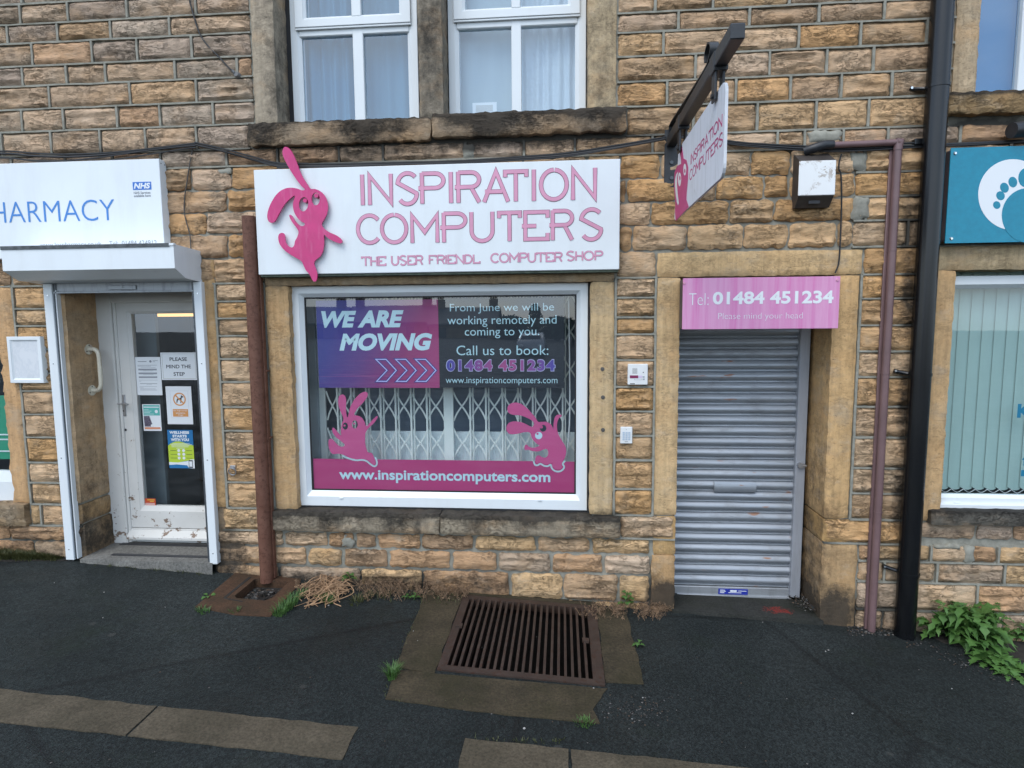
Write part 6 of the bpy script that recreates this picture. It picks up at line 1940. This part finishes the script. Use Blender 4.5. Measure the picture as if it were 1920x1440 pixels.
# kerb stones let into the asphalt
ka, kb, kc, kd = G(0, 1297), G(672, 1362), G(645, 1422), G(0, 1358)
ky1, ky0 = avg(ka.y, kb.y), avg(kc.y, kd.y)
kj = avg(G(300, 1320).x, G(243, 1377).x); kx1 = avg(kb.x, kc.x)
grp = 'tan kerb stones set in the pavement'
slab('kerb_stone', 'tan kerb stone running out of the photo at the left edge', [(kj - 2.3, ky0), (kj - .006, ky0), (kj - .006, ky1), (kj - 2.3, ky1)], M['kerb'], .006, grp, .010, cat='kerb stone')
slab('kerb_stone', 'tan kerb stone with a free right end, below the rusty gully', [(kj + .006, ky0), (kx1, ky0), (kx1, ky1), (kj + .006, ky1)], M['kerb'], .006, grp, .010, cat='kerb stone')
rxs = (G(872, 1387).x, G(1068, 1405).x, G(1068, 1405).x + 1.35)
ry1 = avg(G(872, 1387).y, G(1400, 1440).y)
slab('kerb_stone', 'short tan kerb stone at the bottom below the iron grate', [(rxs[0], ry1 - .26), (rxs[1] - .006, ry1 - .26), (rxs[1] - .006, ry1), (rxs[0], ry1)], M['kerb'], .006, grp, .010, cat='kerb stone')
slab('kerb_stone', 'tan kerb stone cut off by the bottom edge right of a joint', [(rxs[1] + .006, ry1 - .26), (rxs[2], ry1 - .26), (rxs[2], ry1), (rxs[1] + .006, ry1)], M['kerb'], .006, grp, .010, cat='kerb stone')

# step of the shutter doorway
def red_stain(x, y):
    c = (1.62, .10)
    q = ((x - c[0]) / .13) ** 2 + ((y - c[1]) / .075) ** 2
    return max(0, 1 - q * .8) * .62
b = MB(); nx, ny = 40, 14
x0, x1 = DJL[1] - .02, DJR[0] + .02
hb, hf = WZ(1380, 1119, SD - .03), WZ(1400, 1153, -.02)
vs = []
for j in range(ny + 1):
    for i in range(nx + 1):
        x = x0 + (x1 - x0) * i / nx; y = -.03 + (SD + .03) * j / ny
        zc = hf + (hb - hf) * j / ny - .045 * (x - avg(x0, x1)) * (1 - j / ny * .6)
        vs.append((x, y + (.012 * noise.noise((x * 9, 0, 2)) if j == 0 else 0), zc + .003 * noise.noise((x * 7, y * 7, 1))))
b.add(vs, [(j * (nx + 1) + i, j * (nx + 1) + i + 1, (j + 1) * (nx + 1) + i + 1, (j + 1) * (nx + 1) + i) for j in range(ny) for i in range(nx)], (.30, .018, .012), [red_stain(v[0], v[1]) for v in vs])
vs2 = [vs[i] for i in range(nx + 1)] + [(vs[i][0], vs[i][1] - .004, vs[i][2] - .15) for i in range(nx + 1)]
b.add(vs2, [(i, i + 1, nx + 2 + i, nx + 1 + i) for i in range(nx)], (.3, .018, .012), [0.0] * len(vs2))
b.build('door_step', M['step'], bld)

# gully under the rusty pipe
gx0_, gx1_, gy0_, gy1_ = gul
t = thing('drain_gully', 'rust stained stone gully frame full of debris under the rusty downpipe', 'gully', (avg(gx0_, gx1_), avg(gy0_, gy1_), gz(gx0_)))
oc = [G(366, 1139), G(507, 1157), G(545, 1100), G(440, 1076)]
out = [(oc[0].x, oc[0].y), (G(441, 1154).x, G(441, 1154).y), (oc[1].x, oc[1].y), (gx1_ + .09, gy1_), (gx1_ + .06, -.0), (oc[3].x - .0, -.0)]
hole = [(gx0_ + .03, gy0_), (gx1_ - .03, gy0_), (gx1_, gy0_ + .05), (gx1_, gy1_), (gx0_, gy1_), (gx0_, gy0_ + .03)]
b = MB(); b.prism([out, hole], lambda u, v, w: (u, v, gz(u) + w), -.12, .006); b.t = [(.02, .02, .02)] * len(b.v); part(b, 'stone_frame', M['rustslab'], t)
b = MB()
ql = [(gx0_ - .05, gy0_ - .015), (gx0_ - .05, gy1_ + .02)]
b.ribbon(ql, .022, lambda u, v, w: (u, v, gz(u) + .006 + w), 0, .002); b.ribbon([(gx0_ - .05, gy0_ - .02), (gx0_ + .1, gy0_ - .045)], .012, lambda u, v, w: (u, v, gz(u) + .006 + w), 0, .0016)
part(b, 'groove', M['soil'], t)
b = MB(); b.box(gx0_ - .02, gx1_ + .02, gy0_ - .02, gy1_ + .05, gz(gx0_) - .25, gz(gx0_) - .062, .002); part(b, 'silt', M['soil'], t)
b = MB()
def pebble(b, c, r, sq=.6):
    n = 6; vs = []
    a0 = rnd.uniform(0, 6)
    for k in (-.8, 0.15, .8):
        rr_ = math.sqrt(1 - k * k)
        for q in range(n):
            a = a0 + q * 2 * math.pi / n
            j = rnd.uniform(.7, 1.25)
            vs.append((c[0] + r * rr_ * j * math.cos(a), c[1] + r * rr_ * j * math.sin(a) * sq, c[2] + r * .5 * k))
    fs = [(k * n + q, k * n + (q + 1) % n, (k + 1) * n + (q + 1) % n, (k + 1) * n + q) for k in range(2) for q in range(n)] + [tuple(range(n)), tuple(range(2 * n, 3 * n))]
    b.add(vs, fs, rnd.choice([(.045, .04, .033), (.025, .02, .016), (.07, .045, .028), (.035, .037, .035), (.018, .016, .013), (.02, .02, .02), (.12, .11, .10)]))
for k in range(330):
    xx = rnd.uniform(gx0_ + .015, gx1_ - .015); yy_ = rnd.uniform(gy0_ + .015, gy1_ - .01)
    mid = 1 - max(abs((xx - avg(gx0_, gx1_)) / (gx1_ - gx0_) * 2), abs((yy_ - avg(gy0_, gy1_)) / (gy1_ - gy0_) * 2))
    pebble(b, (xx, yy_, gz(xx) - .062 + rnd.uniform(0, .055) * mid), rnd.uniform(.004, .017), rnd.uniform(.25, 1))
def attr_mat(name, rough=.9):
    m = NT(name); n = m.noise(m.map(), 60, 4)
    m.set(col=m.mix(1, m.attr('tint'), m.ramp(n, [(.3, .6), (.7, 1.3)]), 'MULTIPLY'), rough=rough); return m.m
M['debris'] = attr_mat('gully_debris')
o = b.build('debris', M['debris'], t); o['kind'] = 'stuff'

# loose grit on the asphalt
b = MB()
for k in range(210):
    p = G(rnd.gauss(1195, 38), rnd.gauss(1330, 15)); pebble(b, (p.x, p.y, gz(p.x) + .001), rnd.uniform(.002, .006), 1)
for k in range(120):
    p = G(rnd.uniform(20, 1900), rnd.uniform(1190, 1435)); pebble(b, (p.x, p.y, gz(p.x) + .001), rnd.uniform(.002, .0055), 1)
for k in range(200):
    p = G(rnd.uniform(1590, 1690), rnd.uniform(1172, 1192)); pebble(b, (p.x, min(p.y, -.01), gz(p.x) + .002), rnd.uniform(.003, .010), 1)
for k in range(160):
    p = G(rnd.uniform(1480, 1530), rnd.uniform(1122, 1150)); pebble(b, (min(p.x, DJR[0] - .01), rnd.uniform(.05, .3), hf + .012 + rnd.uniform(0, .02)), rnd.uniform(.003, .010), 1)
for k in range(420):
    px_ = rnd.uniform(420, 1260); py_ = 1078 + (px_ - 420) * .078
    p = gp(px_, py_ + rnd.uniform(-4, 8)); pebble(b, (p[0], min(-.012, p[1] + .02), p[2] + .001), rnd.uniform(.002, .007), rnd.uniform(.3, 1))
for k in range(160):
    px_ = rnd.uniform(1700, 1900); p = gp(px_, 1200 + (px_ - 1700) * .40 + rnd.uniform(-12, 14)); pebble(b, (p[0], p[1], p[2] + .004), rnd.uniform(.002, .008), rnd.uniform(.3, 1))
o = b.build('grit', M['debris'], None); o['kind'] = 'stuff'; o['label'] = 'loose grit and small stones on the pavement'; o['category'] = 'grit'
b = MB()
for px_, py_, r_ in ((1113, 1292, .010), (983, 1368, .012), (1553, 1221, .011), (1548, 1223, .008), (775, 1185, .005), (783, 1203, .006), (1205, 1310, .007), (1185, 1350, .006), (310, 1140, .007), (193, 1160, .005), (616, 1137, .010), (1430, 1168, .007), (1540, 1162, .009), (1598, 1340, .009), (1785, 1293, .007), (102, 1094, .006), (195, 1112, .008)):
    p = G(px_, py_); r_ *= .62
    n = 5; a0 = rnd.uniform(0, 6)
    vs = [(p.x + r_ * rnd.uniform(.7, 1.4) * math.cos(a0 + q * 1.2566), p.y + r_ * rnd.uniform(.7, 1.4) * math.sin(a0 + q * 1.2566), gz(p.x) + .006 + rnd.uniform(0, .003)) for q in range(n)]
    b.add(vs + [(p.x, p.y, gz(p.x) + .001)], [tuple(range(n))] + [(q, (q + 1) % n, n) for q in range(n)])
o = b.build('litter_scraps', plain('pale_scraps', (.33, .32, .30), .8), None); o['kind'] = 'stuff'; o['label'] = 'tiny pale scraps scattered on the pavement'; o['category'] = 'litter'

# ================================================================== weeds
def leaf(b, base, ang, length, width, rise, droop, lobes=0, twist=0.0, seg=9, petiole=.12):
    d = Vector((math.cos(ang), math.sin(ang), 0)); s_ = Vector((-math.sin(ang), math.cos(ang), 0))
    vs = []
    for k in range(seg + 1):
        t = k / seg
        c = Vector(base) + d * (length * t) + Vector((0, 0, rise * math.sin(min(1, t * 1.15) * math.pi * .6) * length - droop * t * t * length))
        w = width * (math.sin(math.pi * min(1, max(0, (t - petiole) / (1 - petiole))) ** .75) if t > petiole else .06) + .0015
        if lobes and 0 < k < seg: w *= (1.35 if k % 2 else .5)
        up = Vector((0, 0, .22 * w))
        tw = twist * t
        a = s_ * math.cos(tw) + Vector((0, 0, math.sin(tw)))
        j = rnd.uniform(.85, 1.15)
        vs += [c + a * w * j + up, c, c - a * w * rnd.uniform(.85, 1.15) + up]
    fs = []
    for k in range(seg):
        for q in (0, 1): fs.append((k * 3 + q, k * 3 + q + 1, k * 3 + q + 4, k * 3 + q + 3))
    b.add(vs, fs)
def rosette(b, p, n, L, wd, lobes=1, a0=0.0, spread=2 * math.pi, rise=.6):
    for k in range(n):
        a = a0 + spread * (k + rnd.uniform(-.3, .3)) / n
        l = L * rnd.uniform(.55, 1.05)
        leaf(b, (p[0] + .01 * math.cos(a), p[1] + .01 * math.sin(a), p[2]), a, l, wd * rnd.uniform(.7, 1.15) * l / L, rise * rnd.uniform(.5, 1.15), rnd.uniform(.1, .55), lobes, rnd.uniform(-.5, .5), 11 if lobes else 8)
def tuft(b, p, n, h, rad, lean=.6):
    for k in range(n):
        a = rnd.uniform(0, 6.283); q = rad * math.sqrt(rnd.random())
        c = Vector((p[0] + q * math.cos(a), p[1] + q * math.sin(a), p[2]))
        a2 = a + rnd.uniform(-.8, .8); hh = h * rnd.uniform(.5, 1.1); ln = lean * hh * rnd.uniform(.2, 1.1)
        d = Vector((math.cos(a2), math.sin(a2), 0)); s_ = Vector((-d.y, d.x, 0)) * rnd.uniform(.0018, .0034)
        vs = []
        for t in (0, .35, .7, 1.0):
            m = c + d * ln * t * t + Vector((0, 0, hh * (t - .25 * t * t)))
            w = (1 - t) ** .7
            vs += [m + s_ * w, m - s_ * w]
        b.add(vs, [(0, 1, 3, 2), (2, 3, 5, 4), (4, 5, 7, 6)])
def nettle(b, p, h, nl, L):
    b.tube([p, (p[0] + .01, p[1], p[2] + h * .5), (p[0] + .015, p[1] - .01, p[2] + h)], .003, 5)
    for k in range(nl):
        z = p[2] + h * (.25 + .75 * k / nl)
        for s_ in (0, math.pi):
            leaf(b, (p[0] + .01, p[1], z), k * 1.4 + s_ + rnd.uniform(-.3, .3), L * rnd.uniform(.7, 1.1) * (1 - .3 * k / nl), L * .26, .35, .35, 1, 0, 7)
b = MB()
for k in range(26):
    px_ = rnd.uniform(1745, 1835); py_ = 1166 + (px_ - 1745) * .45 + rnd.uniform(-8, 14)
    rosette(b, gp(px_, py_, rnd.uniform(0, .10)), rnd.randint(6, 10), rnd.uniform(.12, .27), rnd.uniform(.028, .050), rnd.choice((0, 1, 1)), rnd.uniform(0, 6), rise=rnd.uniform(.5, 1.3))
for k in range(9):
    p = gp(rnd.uniform(1750, 1850), rnd.uniform(1172, 1215)); q = (p[0] + rnd.uniform(-.08, .08), p[1] - rnd.uniform(0, .08), p[2] + rnd.uniform(.15, .27))
    b.tube(spline([p, ((p[0] + q[0]) / 2 + .01, (p[1] + q[1]) / 2, p[2] + (q[2] - p[2]) * .6), q], 4), .003, 5)
    rosette(b, q, 5, .10, .020, 1, rnd.uniform(0, 6), rise=.3)
rosette(b, gp(1838, 1215), 9, .22, .036, 0, .4, rise=.5)
o = tag(b.build('weed', M['leaf'], None, smooth=True, recentre=True), 'big leafy green weed clump at the wall foot right of the black downpipe', 'weed', 'green weeds growing from the pavement')
b = MB()
for k in range(9):
    px_ = rnd.uniform(1845, 1905); rosette(b, gp(px_, 1232 + (px_ - 1845) * .55 + rnd.uniform(-10, 10)), rnd.randint(6, 9), rnd.uniform(.10, .19), rnd.uniform(.024, .042), rnd.choice((0, 1, 1)), rnd.uniform(0, 6), rise=rnd.uniform(.2, .6))
tag(b.build('weed', M['leaf'], None, smooth=True, recentre=True), 'flat spreading green weed on the asphalt at the right edge', 'weed', 'green weeds growing from the pavement')
b = MB()
for px_, py_, h in ((1872, 1192, .10), (1885, 1188, .08)): nettle(b, gp(px_, py_), h, 3, .10)
tag(b.build('weed', M['leaf'], None, smooth=True, recentre=True), 'small upright weed with pointed leaves behind the flat one at the right edge', 'weed', 'green weeds growing from the pavement')
b = MB()
for px_, py_, h in ((1912, 1200, .16), (1928, 1206, .12), (1905, 1150, .10)): nettle(b, gp(px_, py_), h, 4, .09)
tag(b.build('weed', M['leaf'], None, smooth=True, recentre=True), 'feathery weed cut by the right edge of the photo', 'weed', 'green weeds growing from the pavement')
b = MB(); nettle(b, gp(1172, 1142), .14, 5, .075); tag(b.build('weed', M['leaf'], None, smooth=True, recentre=True), 'little bright nettle rising out of dry stalks right of the iron grate', 'weed', 'green weeds growing from the pavement')
b = MB(); nettle(b, gp(1195, 1213), .045, 2, .05); tag(b.build('weed', M['leaf'], None, smooth=True, recentre=True), 'tiny seedling at the edge of the slab right of the iron grate', 'weed', 'green weeds growing from the pavement')
b = MB(); nettle(b, gp(652, 1096, .03), .06, 3, .085); tag(b.build('weed', M['leaf'], None, smooth=True, recentre=True), 'bright green leaves on top of the straw coloured dead stalks', 'weed', 'green weeds growing from the pavement')
b = MB(); nettle(b, gp(776, 1124), .05, 2, .05); nettle(b, gp(760, 1122), .03, 2, .04); tag(b.build('weed', M['leaf'], None, smooth=True, recentre=True), 'small green seedlings at the wall foot left of the grate', 'weed', 'green weeds growing from the pavement')
b = MB(); rosette(b, gp(391, 1118), 4, .055, .016, 0, .8, rise=.5); tag(b.build('weed', M['leaf'], None, smooth=True, recentre=True), 'pair of round leaves at the left edge of the rusty gully', 'weed', 'green weeds growing from the pavement')
gg = 'grass tufts in the pavement joints'
for spots, n, h, rad, label in (([(535, 1143), (545, 1135), (525, 1152)], 90, .085, .05, 'green grass tuft at the right corner of the rusty gully'), ([(552, 1126), (565, 1118)], 60, .075, .04, 'grass growing between the gully and the dead stalks'),
                                ([(618, 1130), (608, 1126)], 60, .08, .035, 'grass tuft at the foot of the dead stalks'), ([(735, 1272), (738, 1264)], 90, .085, .03, 'bright grass tuft at the left end of the brown slab'),
                                ([(385, 1149), (376, 1145), (440, 1147)], 35, .04, .035, 'short grass along the front of the rusty gully'), ([(1090, 1356), (1100, 1358)], 40, .035, .04, 'thin grass along the front of the brown slab'),
                                ([(672, 1125), (690, 1120), (720, 1118), (668, 1132)], 45, .055, .05, 'yellowish grass along the wall between stalks and grate')):
    b = MB()
    for s_ in spots: tuft(b, gp(*s_), n, h, rad, .8)
    tag(b.build('grass_tuft', M['grass'] if 'yellow' not in label else M['moss'], None, recentre=True), label, 'grass', gg)
b = MB()
for k in range(70):
    px_ = rnd.choice((600, 690, 715, 780, 830)) + rnd.gauss(0, 16); tuft(b, gp(px_, 1100 + (px_ - 560) * .075 + rnd.uniform(-4, 16)), 3, .045, .02, 1.0)
tag(b.build('grass_tuft', M['moss'], None, recentre=True), 'long sparse mossy fringe along the wall foot from the dead stalks to the grate', 'grass', gg)
b = MB()
for k in range(46):
    t_ = k / 46; tuft(b, gp(796 - 78 * t_ + rnd.uniform(-3, 3), 1108 + 205 * t_), rnd.randint(1, 3), .022, .012, 1.0)
for k in range(30): tuft(b, gp(rnd.uniform(730, 1100), rnd.uniform(1316, 1322) + 0), 1, .018, .012, 1.0)
tag(b.build('grass_tuft', M['moss'], None, recentre=True), 'tiny blades growing in the joint along the left slab of the grate', 'grass', gg)
b = MB()
for k in range(40): tuft(b, gp(rnd.uniform(875, 1060), rnd.uniform(1386, 1394)), rnd.randint(1, 2), .02, .012, 1.0)
tag(b.build('grass_tuft', M['moss'], None, recentre=True), 'tiny blades along the back of the short kerb stone at the bottom', 'grass', gg)
# dead stalks
b = MB()
for k in range(95):
    a = gp(rnd.uniform(600, 668), rnd.uniform(1088, 1118), rnd.uniform(.0, .05)); c = gp(rnd.uniform(552, 640), rnd.uniform(1100, 1140), .004)
    pts = [Vector(a)]
    for q in (.3, .6, .85):
        pts.append(Vector(a).lerp(Vector(c), q) + Vector((rnd.uniform(-.05, .05), rnd.uniform(-.04, .04), rnd.uniform(.0, .085) * (1.2 - q))))
    pts.append(Vector(c) + Vector((rnd.uniform(-.04, .04), rnd.uniform(-.03, .03), .002)))
    pts = [Vector((q.x, min(q.y, -.015), max(q.z, gz(q.x) + .004))) for q in pts]
    b.tube(spline(pts, 5), rnd.uniform(.0013, .0038), 5)
tag(b.build('dead_stalks', M['straw'], None, smooth=True, recentre=True), 'arching heap of straw coloured dead stalks right of the gully', 'dead plant')
def dry_weed(b, px0, px1, py0, py1, n, h):
    cs = [px0 + (px1 - px0) * (q + rnd.uniform(.15, .85)) / 4 for q in range(4)]
    for k in range(n):
        c_ = rnd.choice(cs); off = rnd.gauss(0, (px1 - px0) * .06)
        p = gp(c_ + off, py0 + (py1 - py0) * min(1, max(0, rnd.gauss(.5, .25)))); a = rnd.uniform(0, 6.28); hh = h * rnd.uniform(.3, 1.0)
        q = (p[0] + hh * rnd.uniform(-.7, .7), min(-.012, p[1] + hh * rnd.uniform(-.7, .3)), p[2] + hh)
        m = ((p[0] + q[0]) / 2 + rnd.uniform(-.01, .01), (p[1] + q[1]) / 2, p[2] + hh * .6)
        b.tube([p, m, q], .0013, 4)
        for j in range(9):
            t = rnd.uniform(.3, 1); c = Vector(p).lerp(Vector(q), t) + Vector((rnd.uniform(-.014, .014), rnd.uniform(-.01, .01), rnd.uniform(-.008, .008)))
            s_ = rnd.uniform(.002, .006); u = Vector((rnd.uniform(-1, 1), rnd.uniform(-1, 1), rnd.uniform(-1, 1))).normalized() * s_; v = u.orthogonal().normalized() * s_ * .6
            b.add([c + u, c + v, c - u, c - v], [(0, 1, 2, 3)])
for x0_, x1_, y0_, y1_, n, h, label in ((668, 805, 1096, 1128, 210, .115, 'brown withered weeds along the wall left of the iron grate'), (812, 880, 1104, 1128, 95, .095, 'brown withered stalks over the back left corner of the iron grate'),
                                        (1112, 1250, 1130, 1164, 240, .085, 'brown withered weeds around the nettle right of the iron grate'), (545, 640, 1090, 1118, 110, .07, 'withered scrub behind the straw coloured stalks'), (1088, 1116, 1136, 1166, 14, .10, 'single dry stalk leaning over the right end of the grate')):
    b = MB(); dry_weed(b, x0_, x1_, y0_, y1_, n, h)
    tag(b.build('withered_weed', M['drybrown'], None, recentre=True), label, 'dead plant', 'withered weeds along the wall')
b = MB()
for k in range(260):
    p = gp(rnd.uniform(-60, 118), 1046); x = p[0]; y = -rnd.uniform(.01, .02 + .26 * max(0, min(1, (-3.95 - x) / 1.1)))
    tuft(b, (x, y, gz(x)), 11, .06 + .06 * max(0, min(1, (-3.95 - x))), .035, .9)
for k in range(40): 
    x = rnd.uniform(PJL[1] + .1, ox1); tuft(b, (x, rnd.uniform(-.085, -.06), gz(x) - .0), 3, .03, .02, .9)
o = b.build('moss_grass', M['moss'], None); o['kind'] = 'stuff'; o['label'] = 'mossy grass fringe at the wall foot left of the pharmacy'; o['category'] = 'grass'
b = MB()
n = 40
P = [(-6, -.30)] + [(-5 + 1.1 * k / n, -.30 + .27 * (k / n) + .02 * noise.noise((k * .4, 0, 1))) for k in range(n + 1)] + [(-3.88, .0), (-6, .0)]
b.prism([P], lambda u, v, w: (u, v, gz(u) + w), -.03, .006)
kind(b.build('soil_verge', M['soil'], None))
b = MB()
P = [(2.62, -.02), (2.66, -.14), (2.95, -.22), (3.1, -.32), (3.35, -.46), (3.8, -.62), (5.5, -.8), (5.5, -.02)]
b.prism([P], lambda u, v, w: (u, v, gz(u) + w), -.03, .005)
o = kind(b.build('soil_bed', M['soil'], None))

# ================================================================== the other side of the street (seen only in the window glass)
rm = plain('dark_slate_roof', (.07, .075, .085), .7, var=.3, scale=3); hw = plain('far_stone_wall', (.20, .15, .10), .9, var=.3, scale=1.2); dw = plain('far_window', (.03, .04, .05), .1)
def far_house(name, x, y, w_, d_, eave, ridge, z0, label):
    t = thing(name, label, 'house', (x, y, z0), 'houses across the street')
    b = MB(); b.box(x - w_ / 2, x + w_ / 2, y - d_ / 2, y + d_ / 2, z0, eave, .02)
    b.prism([[(y - d_ / 2, eave), (y + d_ / 2, eave), (y, ridge - .2)]], lambda u, v, w: (w, u, v), x - w_ / 2 + .05, x + w_ / 2 - .05); part(b, 'wall', hw, t)
    b = MB()
    for s_ in (-1, 1):
        b.prism([[(y + s_ * (d_ / 2 + .3), eave - .1), (y, ridge), (y, ridge - .2), (y + s_ * (d_ / 2 + .3), eave - .3)]], lambda u, v, w: (w, u, v), x - w_ / 2 - .2, x + w_ / 2 + .2)
    part(b, 'roof', rm, t)
    for cx in (-w_ * .42, w_ * .42):
        b = MB(); b.box(x + cx - .5, x + cx + .5, y - .4, y + .4, ridge - .8, ridge + 1.0, .03)
        for q in (-.28, 0, .28): b.cyl((x + cx + q, y, ridge + 1.0), (0, 0, 1), .11, .4, 8)
        part(b, 'chimney', hw, t)
    for fx in (-.3, .3):
        for fz in (.18, .62):
            b = MB(); zz = z0 + (eave - z0) * fz; b.box(x + w_ * fx - .5, x + w_ * fx + .5, y + d_ / 2 - .02, y + d_ / 2 + .04, zz, zz + 1.3, .02); part(b, 'window', dw, t)
for x, y, w_, d_, e, rdg, lb in ((-33, -70, 12, 8, 2.5, 4.5, 'far stone house at the left end of the row opposite'), (-21.5, -71, 10.5, 8, 2.6, 4.6, 'second far stone house in the row opposite'), (-11.8, -70, 8, 8, 2.3, 4.2, 'far stone house beside the trees opposite'), (26, -75, 12, 8, 2.8, 4.8, 'far stone house right of the trees opposite')):
    far_house('stone_house', x, y, w_, d_, e, rdg, -2.6, lb)
tm = plain('far_foliage', (.030, .055, .022), .8, var=.6, scale=1.5); bk = plain('far_bark', (.06, .05, .04), .9)
def far_tree(x, y, h, r, label, thin=False):
    t = thing('street_tree', label, 'tree', (x, y, -1), 'trees across the street')
    b = MB(); b.tube([(x, y, -1), (x + .1, y, h * .4), (x, y, h * .8)], [.25, .16, .05], 8); part(b, 'trunk', bk, t)
    b = MB()
    for k in range(650):
        u = rnd.random() ** .5; a = rnd.uniform(0, 6.283); zz = rnd.uniform(-.9, 1)
        rr_ = r * u * math.sqrt(max(0, 1 - zz * zz)) * (1 + .35 * noise.noise((a * 2, zz * 2, x)))
        c = Vector((x + rr_ * math.cos(a), y + rr_ * math.sin(a), h * .55 + zz * h * .45))
        s_ = rnd.uniform(.22, .50) * (.55 if thin else 1)
        u_ = Vector((rnd.uniform(-1, 1), rnd.uniform(-1, 1), rnd.uniform(-1, 1))).normalized() * s_; v_ = u_.orthogonal().normalized() * s_ * .7
        b.add([c + u_, c + v_, c - u_, c - v_], [(0, 1, 2, 3)])
    part(b, 'crown', tm, t)
for x, y, h, r, lb, th in ((-6.2, -68, 3.0, 2.4, 'rounded tree just right of the far houses opposite', False), (-3.2, -66, 4.4, .8, 'tall slim tree among the trees opposite', True), (-.6, -70, 2.8, 2.4, 'low bushy tree behind the slim one opposite', False), (2.6, -60, 2.5, 2.2, 'dark tree at the right of the group opposite', False), (7, -64, 3.0, 3, 'broad tree opposite the shutter doorway', False), (13, -66, 3.6, 3.2, 'large tree opposite the teal sign', False)):
    far_tree(x, y, h, r, lb, th)
# parked car opposite
cx, cy = -1.9, -34.0
t = thing('parked_car', 'silver car parked across the street, mirrored faintly in the shop window', 'car', (cx, cy, gz(cx)))
cz = gz(cx)
paint_ = plain('silver_paint', (.35, .37, .40), .3, metal=.5)
b = MB()
sec = [(-2.1, .35, .62, .78), (-2.0, .28, .80, .84), (-1.2, .25, .92, .86), (-.6, .25, 1.38, .72), (.6, .25, 1.45, .70), (1.3, .25, 1.30, .74), (1.9, .27, .95, .84), (2.1, .35, .70, .80)]
vs, fs = [], []
for y_, zl_, zh_, hw_ in sec:
    vs += [(cx - hw_ - .06, cy + y_, cz + zl_), (cx - .86, cy + y_, cz + min(zh_, .85)), (cx - hw_, cy + y_, cz + zh_), (cx + hw_, cy + y_, cz + zh_), (cx + .86, cy + y_, cz + min(zh_, .85)), (cx + hw_ + .06, cy + y_, cz + zl_)]
for k in range(len(sec) - 1):
    for q in range(6): fs.append((k * 6 + q, k * 6 + (q + 1) % 6, k * 6 + 6 + (q + 1) % 6, k * 6 + 6 + q))
fs += [tuple(range(6)), tuple(range(len(vs) - 6, len(vs)))]
b.add(vs, fs); part(b, 'body', paint_, t, True)
b = MB(); b.prism([[(cx - .66, cz + .95), (cx + .66, cz + .95), (cx + .60, cz + 1.32), (cx - .60, cz + 1.32)]], lambda u, v, w: (u, cy + 1.52 + w + (1.32 - (v - cz)) * .6, v), 0, .03); part(b, 'windscreen', dw, t)
for sx in (-.62, .62):
    b = MB(); b.box(cx + sx - .16, cx + sx + .16, cy + 2.02, cy + 2.12, cz + .62, cz + .76, .02); part(b, 'headlight', M['white_print'], t)
for sx in (-.80, .80):
    for sy in (-1.3, 1.3):
        b = MB(); b.cyl((cx + sx - .1, cy + sy, cz + .31), (1, 0, 0), .31, .2, 20); part(b, 'wheel', M['soot'], t)
